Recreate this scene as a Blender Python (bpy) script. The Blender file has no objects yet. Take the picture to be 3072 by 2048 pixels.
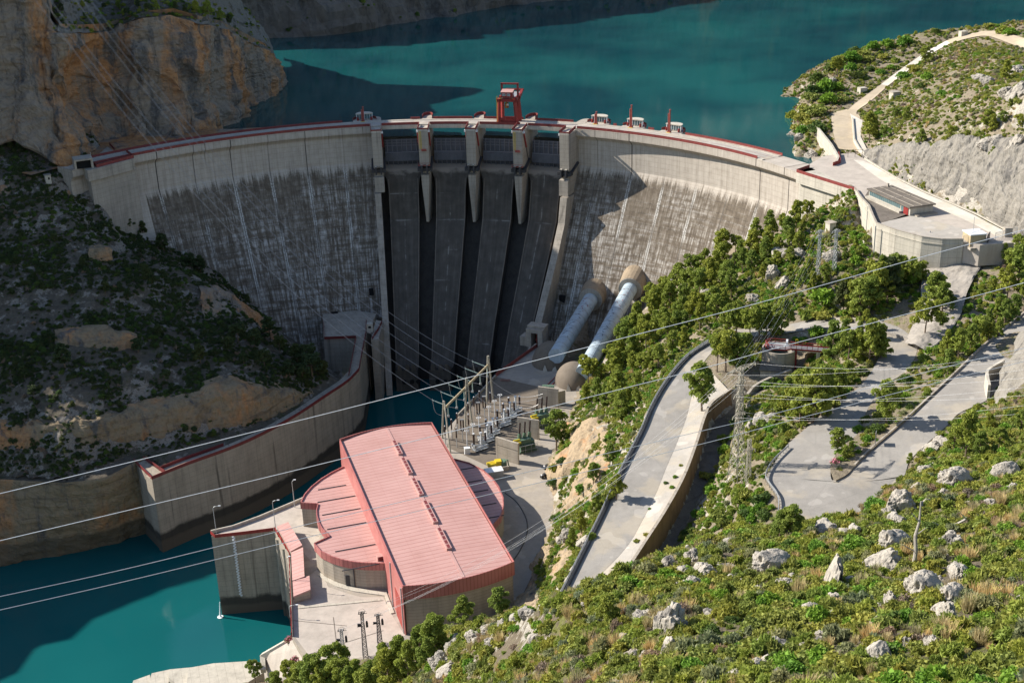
import bpy, bmesh, math, random
import numpy as np
from mathutils import Vector
from mathutils.bvhtree import BVHTree
from mathutils.geometry import delaunay_2d_cdt
R = math.radians
scene = bpy.context.scene
COL = scene.collection
random.seed(7); rng = np.random.default_rng(7)

# ------------------------------------------------------------------ camera, sky, sun, exposure
W, H_ = 3072, 2048
FPX, PITCH, ROLL, CAMZ = 3924.0, R(22.4), R(1.9), 238.0
cam = bpy.data.cameras.new("camera"); camo = bpy.data.objects.new("camera", cam); COL.objects.link(camo)
cam.sensor_fit = 'HORIZONTAL'; cam.sensor_width = 36.0; cam.lens = 36.0 * FPX / W
cam.clip_start = 1.0; cam.clip_end = 6000.0
camo.location = (0, 0, CAMZ)
from mathutils import Matrix
camo.matrix_world = Matrix.Translation((0, 0, CAMZ)) @ Matrix.Rotation(R(90) - PITCH, 4, 'X') @ Matrix.Rotation(-ROLL, 4, 'Z')
scene.camera = camo

SUN_EL, SUN_AZ = R(33.1), R(-18.5)          # direction the light travels, in plan
LD = Vector((math.cos(SUN_EL) * math.cos(SUN_AZ), math.cos(SUN_EL) * math.sin(SUN_AZ), -math.sin(SUN_EL)))
sl = bpy.data.lights.new("sun", 'SUN'); sl.energy = 4.6; sl.angle = R(0.5); sl.color = (1.0, 0.94, 0.84)
so = bpy.data.objects.new("sun", sl); COL.objects.link(so)
so.rotation_euler = LD.to_track_quat('-Z', 'Y').to_euler()
wd = bpy.data.worlds.new("World"); scene.world = wd; wd.use_nodes = True
wn = wd.node_tree.nodes; bg = wn["Background"]
sky = wn.new("ShaderNodeTexSky"); sky.sky_type = 'NISHITA'; sky.sun_disc = False
sky.sun_elevation = SUN_EL; sky.sun_rotation = math.atan2(-LD.x, -LD.y)
sky.altitude = 300; sky.dust_density = 0.6
wd.node_tree.links.new(sky.outputs[0], bg.inputs[0]); bg.inputs[1].default_value = 0.095
scene.view_settings.view_transform = 'Standard'; scene.view_settings.look = 'None'
scene.view_settings.exposure = 0.95; scene.view_settings.gamma = 1.0
scene.cycles.max_bounces = 6; scene.cycles.transparent_max_bounces = 4

# ------------------------------------------------------------------ from photo pixel to place
sR, cR = math.sin(ROLL), math.cos(ROLL)
FWD = np.array([0, math.cos(PITCH), -math.sin(PITCH)]); RGT = np.array([1., 0, 0]); UPV = np.array([0, math.sin(PITCH), math.cos(PITCH)])
CAM = np.array([0, 0, CAMZ])
def ray(px, py):
    dx, dy = px - W / 2, py - H_ / 2
    return FWD + RGT * ((dx * cR - dy * sR) / FPX) + UPV * (-(dx * sR + dy * cR) / FPX)
def at(px, py, z):
    d = ray(px, py); return CAM + d * ((z - CAMZ) / d[2])
def aty(px, py, Y):
    d = ray(px, py); return CAM + d * (Y / d[1])
def proj(p):
    w = np.asarray(p, float) - CAM; k = w @ FWD; u = w @ RGT / k * FPX; v = w @ UPV / k * FPX
    return np.stack([W / 2 + u * cR - v * sR, H_ / 2 - u * sR - v * cR], -1)
def zover(px, py, b):
    d = ray(px, py); t = (b[0] * d[0] + b[1] * d[1]) / (d[0] ** 2 + d[1] ** 2); return CAMZ + t * d[2]

# ------------------------------------------------------------------ numpy noise
def _h(ix, iy, iz):
    n = (ix.astype(np.int64) * 374761393 + iy.astype(np.int64) * 668265263 + iz.astype(np.int64) * 2147483647) & 0xffffffff
    n = ((n ^ (n >> 13)) * 1274126177) & 0xffffffff
    n = ((n ^ (n >> 15)) * 2246822519) & 0xffffffff
    return ((n ^ (n >> 16)) & 0xffffff) / float(0xffffff)
def vnoise(P):
    P = np.asarray(P, float); i = np.floor(P).astype(np.int64); f = P - i; f = f * f * (3 - 2 * f)
    r = 0
    for a in (0, 1):
        for b in (0, 1):
            for c in (0, 1):
                w = (f[:, 0] if a else 1 - f[:, 0]) * (f[:, 1] if b else 1 - f[:, 1]) * (f[:, 2] if c else 1 - f[:, 2])
                r = r + w * _h(i[:, 0] + a, i[:, 1] + b, i[:, 2] + c)
    return r * 2 - 1
def fbm(P, scale, octv=4, gain=0.5):
    P = np.asarray(P, float) / scale; r = 0; a = 1.0
    for k in range(octv):
        r = r + a * vnoise(P + 17.3 * k); P = P * 2.03; a *= gain
    return r

# ------------------------------------------------------------------ object helpers
def tag(o, label=None, cat=None, group=None, kind=None):
    if label: o['label'] = label
    if cat: o['category'] = cat
    if group: o['group'] = group
    if kind: o['kind'] = kind
    return o
def empty(name, loc, rz=0.0, label=None, cat=None, group=None):
    o = bpy.data.objects.new(name, None); COL.objects.link(o); o.location = loc; o.rotation_euler = (0, 0, rz)
    o.empty_display_size = 0.5
    return tag(o, label, cat, group)
def link(name, me, parent=None, keep=True):
    o = bpy.data.objects.new(name, me); COL.objects.link(o)
    if parent is not None:
        o.parent = parent
    return o
class MB:
    """collects shapes (world or local coordinates) and links them as ONE mesh"""
    def __init__(s): s.v = []; s.f = []; s.m = []; s.uv = None
    def add(s, vs, fs, mi=0):
        o = len(s.v); s.v += [tuple(map(float, p)) for p in vs]
        for f in fs: s.f.append(tuple(o + i for i in f)); s.m.append(mi)
        return s
    def box(s, c, sz, rz=0, mi=0, rx=0):
        hx, hy, hz = sz[0] / 2, sz[1] / 2, sz[2] / 2
        M = Matrix.Translation(c) @ Matrix.Rotation(rz, 4, 'Z') @ Matrix.Rotation(rx, 4, 'X')
        vs = [M @ Vector((x, y, z)) for z in (-hz, hz) for y in (-hy, hy) for x in (-hx, hx)]
        return s.add(vs, [(0, 2, 3, 1), (4, 5, 7, 6), (0, 1, 5, 4), (2, 6, 7, 3), (0, 4, 6, 2), (1, 3, 7, 5)], mi)
    def prism(s, poly, z0, z1, mi=0, z1f=None):
        n = len(poly); a = sum(poly[i][0] * poly[(i + 1) % n][1] - poly[(i + 1) % n][0] * poly[i][1] for i in range(n))
        if a < 0: poly = poly[::-1]
        vs = [(p[0], p[1], z0) for p in poly] + [(p[0], p[1], z1f(p) if z1f else z1) for p in poly]
        fs = [tuple(range(n))[::-1], tuple(range(n, 2 * n))] + [(i, (i + 1) % n, n + (i + 1) % n, n + i) for i in range(n)]
        return s.add(vs, fs, mi)
    def bar(s, a, b, w, h=None, mi=0):
        a, b = Vector(a), Vector(b); d = b - a; L = d.length
        if L < 1e-6: return s
        h = h or w; q = d.to_track_quat('Z', 'Y').to_matrix()
        vs = [p + q @ Vector((x * w / 2, y * h / 2, 0)) for p in (a, b) for (x, y) in ((-1, -1), (1, -1), (1, 1), (-1, 1))]
        return s.add(vs, [(3, 2, 1, 0), (4, 5, 6, 7), (0, 1, 5, 4), (1, 2, 6, 5), (2, 3, 7, 6), (3, 0, 4, 7)], mi)
    def tube(s, path, r, n=8, mi=0, cap=True):
        P = [Vector(p) for p in path]; k = len(P); rs = r if hasattr(r, '__len__') else [r] * k
        rings = []; ref = None
        for i in range(k):
            d = (P[min(i + 1, k - 1)] - P[max(i - 1, 0)]).normalized()
            if ref is None: ref = Vector((0, 0, 1)) if abs(d.z) < .9 else Vector((1, 0, 0))
            x = (ref - d * ref.dot(d)).normalized(); ref = x; y = d.cross(x)
            rings.append([P[i] + (x * math.cos(2 * math.pi * j / n) + y * math.sin(2 * math.pi * j / n)) * rs[i] for j in range(n)])
        vs = [p for r_ in rings for p in r_]
        fs = [(i * n + j, i * n + (j + 1) % n, (i + 1) * n + (j + 1) % n, (i + 1) * n + j) for i in range(k - 1) for j in range(n)]
        if cap: fs += [tuple(range(n))[::-1], tuple((k - 1) * n + j for j in range(n))]
        return s.add(vs, fs, mi)
    def cyl(s, c, r, h, n=16, mi=0, r2=None):
        c = Vector(c); return s.tube([c, c + Vector((0, 0, h))], [r, r if r2 is None else r2], n, mi)
    def ribbon(s, A, B, mi=0):
        n = len(A); vs = [tuple(p) for p in A] + [tuple(p) for p in B]
        return s.add(vs, [(i, i + 1, n + i + 1, n + i) for i in range(n - 1)], mi)
    def wall(s, path, t, z0, z1, mi=0, side=1):
        """upright wall along path; t thickness to one side; z0, z1 numbers or functions of the point"""
        P = [Vector((p[0], p[1], 0)) for p in path]; n = len(P); O = []
        for i in range(n):
            d = (P[min(i + 1, n - 1)] - P[max(i - 1, 0)]); d.z = 0; d.normalize(); O.append(P[i] + Vector((-d.y, d.x, 0)) * t * side)
        g = lambda z, i: z[i] if hasattr(z, '__len__') else z
        vs = []
        for i in range(n):
            for q, z in ((P[i], g(z0, i)), (P[i], g(z1, i)), (O[i], g(z1, i)), (O[i], g(z0, i))): vs.append((q.x, q.y, z))
        fs = [(0, 1, 2, 3), tuple(4 * (n - 1) + j for j in (3, 2, 1, 0))]
        for i in range(n - 1):
            a, b = 4 * i, 4 * i + 4
            for j in range(4): fs.append((a + j, b + j, b + (j + 1) % 4, a + (j + 1) % 4))
        return s.add(vs, fs, mi)
    def build(s, name, mats, parent=None, smooth=False, origin=None, recalc=True, uv=None):
        me = bpy.data.meshes.new(name); v = s.v
        if origin is not None: v = [(p[0] - origin[0], p[1] - origin[1], p[2] - origin[2]) for p in v]
        me.from_pydata(v, [], s.f)
        for m in (mats if isinstance(mats, (list, tuple)) else [mats]): me.materials.append(m)
        me.polygons.foreach_set('material_index', s.m)
        if recalc:
            bm = bmesh.new(); bm.from_mesh(me); bmesh.ops.recalc_face_normals(bm, faces=bm.faces); bm.to_mesh(me); bm.free()
        if smooth: me.polygons.foreach_set('use_smooth', [True] * len(me.polygons))
        if uv is not None:
            ul = me.uv_layers.new(name="UVMap"); li = np.empty(len(me.loops), np.int32); me.loops.foreach_get('vertex_index', li)
            co = np.array(s.v); ul.data.foreach_set('uv', uv(co)[li].astype(np.float32).ravel())
        o = link(name, me, parent)
        if origin is not None and parent is None: o.location = origin
        return o
def npmesh(name, V, F, mats, smooth=False, mi=None, uv=None):
    """mesh from numpy arrays; F is (n,3) or (n,4)"""
    me = bpy.data.meshes.new(name); V = np.asarray(V, np.float32); F = np.asarray(F, np.int32); k = F.shape[1]
    me.vertices.add(len(V)); me.vertices.foreach_set('co', V.ravel())
    me.loops.add(F.size); me.loops.foreach_set('vertex_index', F.ravel())
    me.polygons.add(len(F)); me.polygons.foreach_set('loop_start', np.arange(0, F.size, k, dtype=np.int32))
    for m in (mats if isinstance(mats, (list, tuple)) else [mats]): me.materials.append(m)
    if mi is not None: me.polygons.foreach_set('material_index', np.asarray(mi, np.int32))
    me.polygons.foreach_set('use_smooth', np.full(len(F), smooth))
    if uv is not None:
        ul = me.uv_layers.new(name="UVMap"); ul.data.foreach_set('uv', np.asarray(uv, np.float32)[F.ravel()].ravel())
    me.update(calc_edges=True); me.validate()
    return me
def gridfaces(n, m):
    i = np.arange(n * m).reshape(n, m)
    return np.stack([i[:-1, :-1], i[:-1, 1:], i[1:, 1:], i[1:, :-1]], -1).reshape(-1, 4)
def dup(o, loc, rz=None, scale=None, label=None, group=None, parent=None):
    c = o.copy(); COL.objects.link(c)
    if parent is not None: c.parent = parent
    if loc is not None: c.location = loc
    if rz is not None: c.rotation_euler = (0, 0, rz)
    if scale is not None: c.scale = scale if hasattr(scale, '__len__') else (scale,) * 3
    if label: c['label'] = label
    if group: c['group'] = group
    for ch in o.children: dup(ch, None, parent=c)
    return c
def spl(P, n):
    """Catmull-Rom through points, n samples"""
    P = np.asarray(P, float); m = len(P)
    if m < 3:
        t = np.linspace(0, 1, n)[:, None]; return P[0] * (1 - t) + P[-1] * t
    E = np.vstack([2 * P[0] - P[1], P, 2 * P[-1] - P[-2]])
    d = np.r_[0, np.cumsum(np.maximum(np.linalg.norm(np.diff(P[:, :3], axis=0), axis=1), 1e-6))]
    s = np.linspace(0, d[-1], n); k = np.clip(np.searchsorted(d, s, side='right') - 1, 0, m - 2)
    t = ((s - d[k]) / (d[k + 1] - d[k]))[:, None]
    a, b, c, e = E[k], E[k + 1], E[k + 2], E[k + 3]
    return 0.5 * (2 * b + (c - a) * t + (2 * a - 5 * b + 4 * c - e) * t ** 2 + (3 * b - a - 3 * c + e) * t ** 3)
def lin(P, n):
    P = np.asarray(P, float); d = np.r_[0, np.cumsum(np.linalg.norm(np.diff(P, axis=0), axis=1))]
    s = np.linspace(0, d[-1], n); return np.stack([np.interp(s, d, P[:, i]) for i in range(P.shape[1])], -1)
# ------------------------------------------------------------------ materials (all node based)
class NT:
    def __init__(s, name, rough=0.85, spec=0.3):
        s.m = bpy.data.materials.new(name); s.m.use_nodes = True; s.t = s.m.node_tree
        s.b = s.t.nodes["Principled BSDF"]; s.b.inputs['Roughness'].default_value = rough
        s.b.inputs['Specular IOR Level'].default_value = spec
    def n(s, t): return s.t.nodes.new('ShaderNode' + t)
    def put(s, sock, v):
        if isinstance(v, bpy.types.NodeSocket): s.t.links.new(v, sock)
        elif isinstance(v, (tuple, list)):
            v = tuple(v)
            sock.default_value = v + (1.0,) if (len(v) == 3 and sock.type == 'RGBA') else v
        else: sock.default_value = v
    def obj(s): return s.n('TexCoord').outputs['Object']
    def uv(s): return s.n('TexCoord').outputs['UV']
    def pos(s): return s.n('NewGeometry').outputs['Position']
    def nrm(s): return s.n('NewGeometry').outputs['Normal']
    def map(s, v, sc=(1, 1, 1), loc=(0, 0, 0)):
        n = s.n('Mapping'); s.put(n.inputs[0], v); n.inputs['Scale'].default_value = sc; n.inputs['Location'].default_value = loc; return n.outputs[0]
    def noise(s, v, sc, det=4, rough=0.55, dist=0.0):
        n = s.n('TexNoise'); s.put(n.inputs['Vector'], v); n.inputs['Scale'].default_value = sc
        n.inputs['Detail'].default_value = det; n.inputs['Roughness'].default_value = rough; n.inputs['Distortion'].default_value = dist
        return n.outputs['Fac']
    def vor(s, v, sc, feat='F1', out='Distance'):
        n = s.n('TexVoronoi'); n.feature = feat; s.put(n.inputs['Vector'], v); n.inputs['Scale'].default_value = sc; return n.outputs[out]
    def mt(s, op, a, b=0.0, c=0.0, clamp=False):
        n = s.n('Math'); n.operation = op; n.use_clamp = clamp
        for i, x in enumerate((a, b, c)): s.put(n.inputs[i], x)
        return n.outputs[0]
    def sep(s, v):
        n = s.n('SeparateXYZ'); s.put(n.inputs[0], v); return n.outputs
    def comb(s, x, y, z=0.0):
        n = s.n('CombineXYZ')
        for i, q in enumerate((x, y, z)): s.put(n.inputs[i], q)
        return n.outputs[0]
    def ss(s, x, lo, hi):
        n = s.n('MapRange'); n.interpolation_type = 'SMOOTHSTEP'; s.put(n.inputs[0], x); s.put(n.inputs[1], lo); s.put(n.inputs[2], hi); return n.outputs[0]
    def mix(s, f, a, b, mode='MIX'):
        n = s.n('Mix'); n.data_type = 'RGBA'; n.blend_type = mode; s.put(n.inputs[0], f); s.put(n.inputs[6], a); s.put(n.inputs[7], b); return n.outputs[2]
    def ramp(s, f, stops):
        n = s.n('ValToRGB'); e = n.color_ramp.elements
        while len(e) < len(stops): e.new(0.5)
        for i, (p, c) in enumerate(stops): e[i].position = p; e[i].color = tuple(c) + (1.0,)
        s.put(n.inputs[0], f); return n.outputs[0]
    def line(s, x, period, width, off=0.0):
        """1 on thin lines every `period` along x"""
        f = s.mt('FRACT', s.mt('ADD', s.mt('DIVIDE', x, period), off)); d = s.mt('MULTIPLY', s.mt('ABSOLUTE', s.mt('SUBTRACT', f, 0.5)), period)
        return s.mt('SUBTRACT', 1.0, s.ss(d, width * 0.5, width), clamp=True)
    def col(s, c): s.put(s.b.inputs['Base Color'], c); return s
    def bump(s, h, d=0.1, st=1.0):
        n = s.n('Bump'); n.inputs['Distance'].default_value = d; n.inputs['Strength'].default_value = st; s.put(n.inputs['Height'], h)
        s.t.links.new(n.outputs[0], s.b.inputs['Normal']); return s
M = {}
def plain(name, c, rough=0.6, var=0.25, sc=0.5, metal=0.0, spec=0.4):
    k = NT(name, rough, spec); k.b.inputs['Metallic'].default_value = metal
    n = k.noise(k.pos(), sc, 5, 0.6); n2 = k.noise(k.map(k.pos(), (1, 1, .15)), sc * 4, 3)
    f = k.mt('ADD', k.mt('MULTIPLY', n, .6), k.mt('MULTIPLY', n2, .4))
    k.col(k.ramp(f, [(.3, [x * (1 - var) for x in c]), (.7, [min(1, x * (1 + var * .6)) for x in c])]))
    M[name] = k.m; return k.m

def mat_dam():
    k = NT('dam_face', 0.95, 0.15); u, v, _ = k.sep(k.uv()); UV = k.uv()
    big = k.noise(UV, 0.035, 4); mid = k.noise(UV, 0.3, 5, .65); fine = k.noise(UV, 1.6, 4, .7)
    vs = k.noise(k.map(UV, (1.0, .045, 1)), 0.9, 5, .68); vs2 = k.noise(k.map(UV, (1.0, .02, 1)), 0.35, 4, .6, )
    hs = k.noise(k.map(UV, (.05, 1.0, 1)), 0.8, 5, .65)
    # clean upper concrete
    up = k.ramp(k.mt('ADD', k.mt('MULTIPLY', vs, .6), k.mt('MULTIPLY', mid, .4)), [(.28, (.26, .225, .185)), (.45, (.41, .36, .305)), (.66, (.52, .465, .40))])
    grid = k.mt('MAXIMUM', k.line(v, 2.2, .07), k.mt('MULTIPLY', k.line(u, 3.1, .08), .8))
    up = k.mix(k.mt('MULTIPLY', grid, .38), up, (.15, .10, .075))
    drip = k.mt('MULTIPLY', k.ss(k.noise(k.map(UV, (1, .03, 1)), .75, 3, .6), .62, .74), k.ss(v, 90, 104))
    up = k.mix(k.mt('MULTIPLY', drip, .75), up, (.075, .062, .05))
    # weathered lower concrete, dark algae with white lime
    lo = k.ramp(k.mt('ADD', k.mt('MULTIPLY', vs, .45), k.mt('MULTIPLY', mid, .55)), [(.3, (.070, .055, .042)), (.5, (.150, .122, .093)), (.72, (.27, .23, .185))])
    wm = k.mt('MULTIPLY', k.mt('MULTIPLY', k.ss(vs, .42, .68), k.ss(k.mt('ADD', k.mt('MULTIPLY', hs, .5), k.mt('MULTIPLY', mid, .5)), .40, .62)), k.ss(k.mt('ADD', k.mt('MULTIPLY', k.mt('SUBTRACT', 92.0, v), .010), big), .50, .86))
    lo = k.mix(k.mt('MULTIPLY', wm, 1.0, clamp=True), lo, (.56, .53, .49))
    lift = k.mt('MULTIPLY', k.line(v, 2.1, .22), k.ss(hs, .4, .65))
    lo = k.mix(k.mt('MULTIPLY', lift, .5), lo, k.mix(k.ss(mid, .45, .6), (.05, .042, .035), (.5, .47, .43)))
    vs3 = k.noise(k.map(UV, (1.0, .07, 1), (5, 2, 0)), 2.0, 4, .65); w2 = k.mt('MULTIPLY', k.mt('MULTIPLY', k.ss(vs3, .52, .64), k.ss(hs, .42, .58)), k.ss(k.mt('ADD', k.mt('MULTIPLY', k.mt('SUBTRACT', 92.0, v), .010), big), .42, .9))
    lo = k.mix(k.mt('MULTIPLY', w2, .62), lo, (.58, .55, .51)); gl = k.mt('MAXIMUM', k.line(v, 2.1, .06), k.line(u, 4.15, .09)); lo = k.mix(k.mt('MULTIPLY', gl, .45), lo, (.05, .042, .035))
    # vertical block joints: broad lime streaks
    un = k.mt('ADD', u, k.mt('MULTIPLY', k.mt('SUBTRACT', k.noise(UV, .25, 3), .5), 1.1))
    jw = k.line(un, 16.6, .95, .17); jd = k.line(u, 16.6, .30, .17)
    jn = k.noise(k.comb(k.mt('FLOOR', k.mt('ADD', k.mt('DIVIDE', u, 16.6), .17)), k.mt('MULTIPLY', v, .05)), 1.7, 3)
    lo = k.mix(k.mt('MULTIPLY', k.mt('MULTIPLY', jw, k.ss(fine, .32, .6)), k.ss(jn, .38, .6)), lo, (.60, .58, .54))
    lo = k.mix(k.mt('MULTIPLY', jd, .7), lo, (.10, .09, .08))
    up = k.mix(k.mt('MULTIPLY', jd, k.ss(vs2, .35, .6)), up, (.07, .06, .052))
    edge = k.mt('ADD', v, k.mt('ADD', k.mt('MULTIPLY', k.mt('SUBTRACT', vs, .5), 12.0), k.mt('MULTIPLY', k.mt('SUBTRACT', fine, .5), 4.0)))
    # the two abutment blocks stay clean
    edge = k.mt('ADD', edge, k.mt('MULTIPLY', k.ss(u, -117, -119.5), 60.0)); edge = k.mt('ADD', edge, k.mt('MULTIPLY', k.ss(u, 191, 194), 60.0))
    f = k.ss(edge, 84.0, 87.5)
    k.col(k.mix(f, lo, up)); k.bump(k.mt('ADD', k.mt('MULTIPLY', grid, -.5), mid), .12, .5); M['dam_face'] = k.m
def mat_chute():
    k = NT('chute', 0.9, 0.2); u, v, _ = k.sep(k.uv()); UV = k.uv()
    vs = k.noise(k.map(UV, (1, .04, 1)), .8, 5, .65); mid = k.noise(UV, .25, 5, .6); hs = k.noise(k.map(UV, (.12, 1, 1)), .25, 4)
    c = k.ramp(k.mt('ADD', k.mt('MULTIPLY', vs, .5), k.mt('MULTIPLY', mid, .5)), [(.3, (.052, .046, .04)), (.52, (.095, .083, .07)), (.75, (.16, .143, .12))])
    ln = k.mt('MULTIPLY', k.mt('MULTIPLY', k.line(v, 11.5, .3), k.ss(hs, .52, .62)), k.ss(mid, .42, .55))
    c = k.mix(k.mt('MULTIPLY', ln, .5), c, (.36, .34, .31))
    c = k.mix(k.mt('MULTIPLY', k.line(u, 6.4, .3, .5), k.ss(k.mt('MULTIPLY', k.ss(mid, .45, .6), k.ss(vs, .4, .6)), 0, 1.6)), c, (.28, .26, .235))
    top = k.ss(k.mt('ADD', v, k.mt('MULTIPLY', k.mt('SUBTRACT', k.noise(UV, .3, 3), .5), 6.)), 82.5, 84.5)
    c = k.mix(top, c, (.27, .235, .20)); k.col(c); k.bump(mid, .1, .4); M['chute'] = k.m
def mat_conc(name, base, dark=.45, stain=.5, grid=True, sc=1.0, zwet=None, gz=1.9, gx=2.6):
    k = NT(name, 0.92, 0.2); P = k.pos(); x, y, z = k.sep(P)
    vs = k.noise(k.map(P, (1, 1, .06)), .55 * sc, 5, .66); mid = k.noise(P, .22 * sc, 5, .6); fine = k.noise(P, 2.2, 4, .7)
    f = k.mt('ADD', k.mt('MULTIPLY', vs, .45), k.mt('ADD', k.mt('MULTIPLY', mid, .35), k.mt('MULTIPLY', fine, .2)))
    c = k.ramp(f, [(.3, [q * (1 - dark) for q in base]), (.52, base), (.72, [min(1, q * 1.2) for q in base])])
    st = k.ss(k.noise(k.map(P, (1, 1, .035)), .45 * sc, 4, .62), .57, .72)
    c = k.mix(k.mt('MULTIPLY', st, stain), c, (.075, .062, .05))
    if grid:
        g = k.mt('MAXIMUM', k.line(z, gz, .07), k.mt('MULTIPLY', k.line(k.mt('ADD', x, k.mt('MULTIPLY', y, .31)), gx, .09), .7))
        c = k.mix(k.mt('MULTIPLY', g, .4), c, (.10, .08, .065))
    if zwet is not None:
        wet = k.mt('SUBTRACT', 1.0, k.ss(k.mt('ADD', z, k.mt('MULTIPLY', k.mt('SUBTRACT', mid, .5), 3.)), zwet - .8, zwet + .8))
        w2 = k.mt('SUBTRACT', 1.0, k.ss(k.mt('ADD', z, k.mt('MULTIPLY', mid, 2.)), zwet * .62, zwet * .8))
        c = k.mix(k.mt('MULTIPLY', wet, .92), c, (.035, .032, .027)); c = k.mix(k.mt('MULTIPLY', w2, .6), c, (.12, .10, .075))
    k.col(c); k.bump(k.mt('ADD', mid, fine), .08, .4); M[name] = k.m
def mat_roof():
    k = NT('red_roof', 0.5, 0.35); u, v, _ = k.sep(k.uv()); n = k.noise(k.pos(), .12, 4); n2 = k.noise(k.map(k.uv(), (.15, 2, 1)), 1.2, 3)
    c = k.ramp(k.mt('ADD', k.mt('MULTIPLY', n, .55), k.mt('MULTIPLY', n2, .45)), [(.28, (.40, .215, .185)), (.5, (.47, .27, .24)), (.72, (.52, .31, .275))])
    ln = k.line(v, 1.95, .20); c = k.mix(k.mt('MULTIPLY', ln, .42), c, (.30, .11, .09)); dt = k.ss(k.noise(k.map(k.uv(), (.25, 1.6, 1)), .35, 5, .7), .52, .72); c = k.mix(k.mt('MULTIPLY', dt, .22), c, (.40, .25, .21)); c = k.mix(k.mt('MULTIPLY', k.line(u, 5.3, .10, .3), .22), c, (.34, .14, .12))
    k.col(c); k.bump(k.mt('MULTIPLY', ln, -1.0), .1, .6); M['red_roof'] = k.m
def mat_redclad():
    k = NT('red_cladding', 0.45, 0.4); P = k.pos(); x, y, z = k.sep(P); n = k.noise(P, .2, 4)
    c = k.ramp(n, [(.3, (.33, .11, .10)), (.7, (.41, .155, .14))])
    ln = k.line(k.mt('ADD', k.mt('MULTIPLY', x, .96), k.mt('MULTIPLY', y, .29)), 1.05, .12); c = k.mix(k.mt('MULTIPLY', ln, .5), c, (.10, .02, .016)); k.col(c); M['red_cladding'] = k.m
def mat_rock(name, tint, orange=.5, grey=.5, sc=1.0, dark=.0, wet=None, strata=.5):
    """limestone: pale body, grey-black water streaks, ochre scars"""
    k = NT(name, 0.95, 0.12); P = k.pos(); x, y, z = k.sep(P)
    big = k.noise(P, .022 * sc, 5, .6, .4); mid = k.noise(P, .12 * sc, 6, .65); fine = k.noise(P, .7 * sc, 6, .7)
    st = k.noise(k.map(P, (1, 1, .13)), .13 * sc, 6, .66, .3); st2 = k.noise(k.map(P, (1, 1, .2), (31, 7, 3)), .07 * sc, 6, .66, .5)
    lay = k.noise(k.map(P, (.12, .12, 1.6), (3, 9, 1)), .25 * sc, 5, .6)
    pale = [q * 1.18 for q in tint]; dk = [q * .55 for q in tint]
    c = k.ramp(k.mt('ADD', k.mt('MULTIPLY', mid, .5), k.mt('MULTIPLY', fine, .5)), [(.32, dk), (.5, tint), (.7, pale)])
    o = k.mt('MULTIPLY', k.ss(k.mt('ADD', k.mt('MULTIPLY', big, .55), k.mt('MULTIPLY', st2, .45)), .60 - .14 * orange, .72 - .14 * orange), min(1, .25 + orange))
    oc = k.ramp(k.mt('ADD', k.mt('MULTIPLY', fine, .5), k.mt('MULTIPLY', lay, .5)), [(.3, (.20, .095, .045)), (.55, (.44, .225, .10)), (.75, (.52, .33, .18))])
    c = k.mix(o, c, oc)
    g = k.mt('MULTIPLY', k.ss(st, .60 - .16 * grey, .73 - .16 * grey), .9)
    c = k.mix(g, c, k.ramp(fine, [(.3, (.055, .053, .052)), (.7, (.15, .14, .13))]))
    crk = k.mt('SUBTRACT', 1.0, k.ss(k.vor(k.map(k.mix(.12, P, k.n('TexNoise').outputs['Color']), (1, 1, .5)), .16 * sc, 'DISTANCE_TO_EDGE'), .0, .06))
    c = k.mix(k.mt('MULTIPLY', crk, k.mt('MULTIPLY', k.ss(mid, .5, .66), .28)), c, (.03, .026, .022))
    ll = k.ss(lay, .57, .67); c = k.mix(k.mt('MULTIPLY', ll, .45 * strata), c, (.06, .05, .042))
    if dark: c = k.mix(dark, c, (.05, .045, .04))
    if wet is not None:
        w = k.mt('SUBTRACT', 1.0, k.ss(k.mt('ADD', z, k.mt('MULTIPLY', k.mt('SUBTRACT', mid, .5), 4.)), wet[0], wet[0] + 1.5)); c = k.mix(k.mt('MULTIPLY', w, .8), c, wet[1])
    k.col(c); k.bump(k.mt('ADD', k.mt('ADD', fine, k.mt('MULTIPLY', mid, 1.5)), k.mt('MULTIPLY', crk, -.35)), .5 / sc, .8); M[name] = k.m
def mat_ground(name, soil, rockc, grass, rf=.5, gf=.5, sc=1.0):
    k = NT(name, 0.97, 0.1); P = k.pos(); nx, ny, nz = k.sep(k.nrm())
    a = k.noise(P, .08 * sc, 5, .6); b = k.noise(P, .5 * sc, 6, .7); d = k.noise(P, 2.2 * sc, 5, .7); e = k.noise(k.map(P, (1, 1, 1), (40, 3, 8)), .16 * sc, 5, .65)
    s = k.ramp(b, [(.3, [q * .6 for q in soil]), (.7, [q * 1.2 for q in soil])])
    r = k.ramp(d, [(.3, [q * .5 for q in rockc]), (.55, rockc), (.75, [min(1, q * 1.2) for q in rockc])])
    g = k.ramp(d, [(.3, [q * .55 for q in grass]), (.7, [q * 1.35 for q in grass])])
    c = k.mix(k.ss(k.mt('ADD', k.mt('MULTIPLY', a, .5), k.mt('MULTIPLY', b, .5)), .62 - .2 * gf, .7 - .2 * gf), s, g)
    slope = k.mt('SUBTRACT', 1.0, nz)
    rr = k.ss(k.mt('ADD', k.mt('ADD', k.mt('MULTIPLY', e, .7), k.mt('MULTIPLY', b, .3)), k.mt('MULTIPLY', slope, .35)), .70 - .2 * rf, .76 - .2 * rf)
    c = k.mix(rr, c, r); k.col(c); k.bump(k.mt('ADD', k.mt('MULTIPLY', b, 1.5), d), .4, .8); M[name] = k.m
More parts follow.
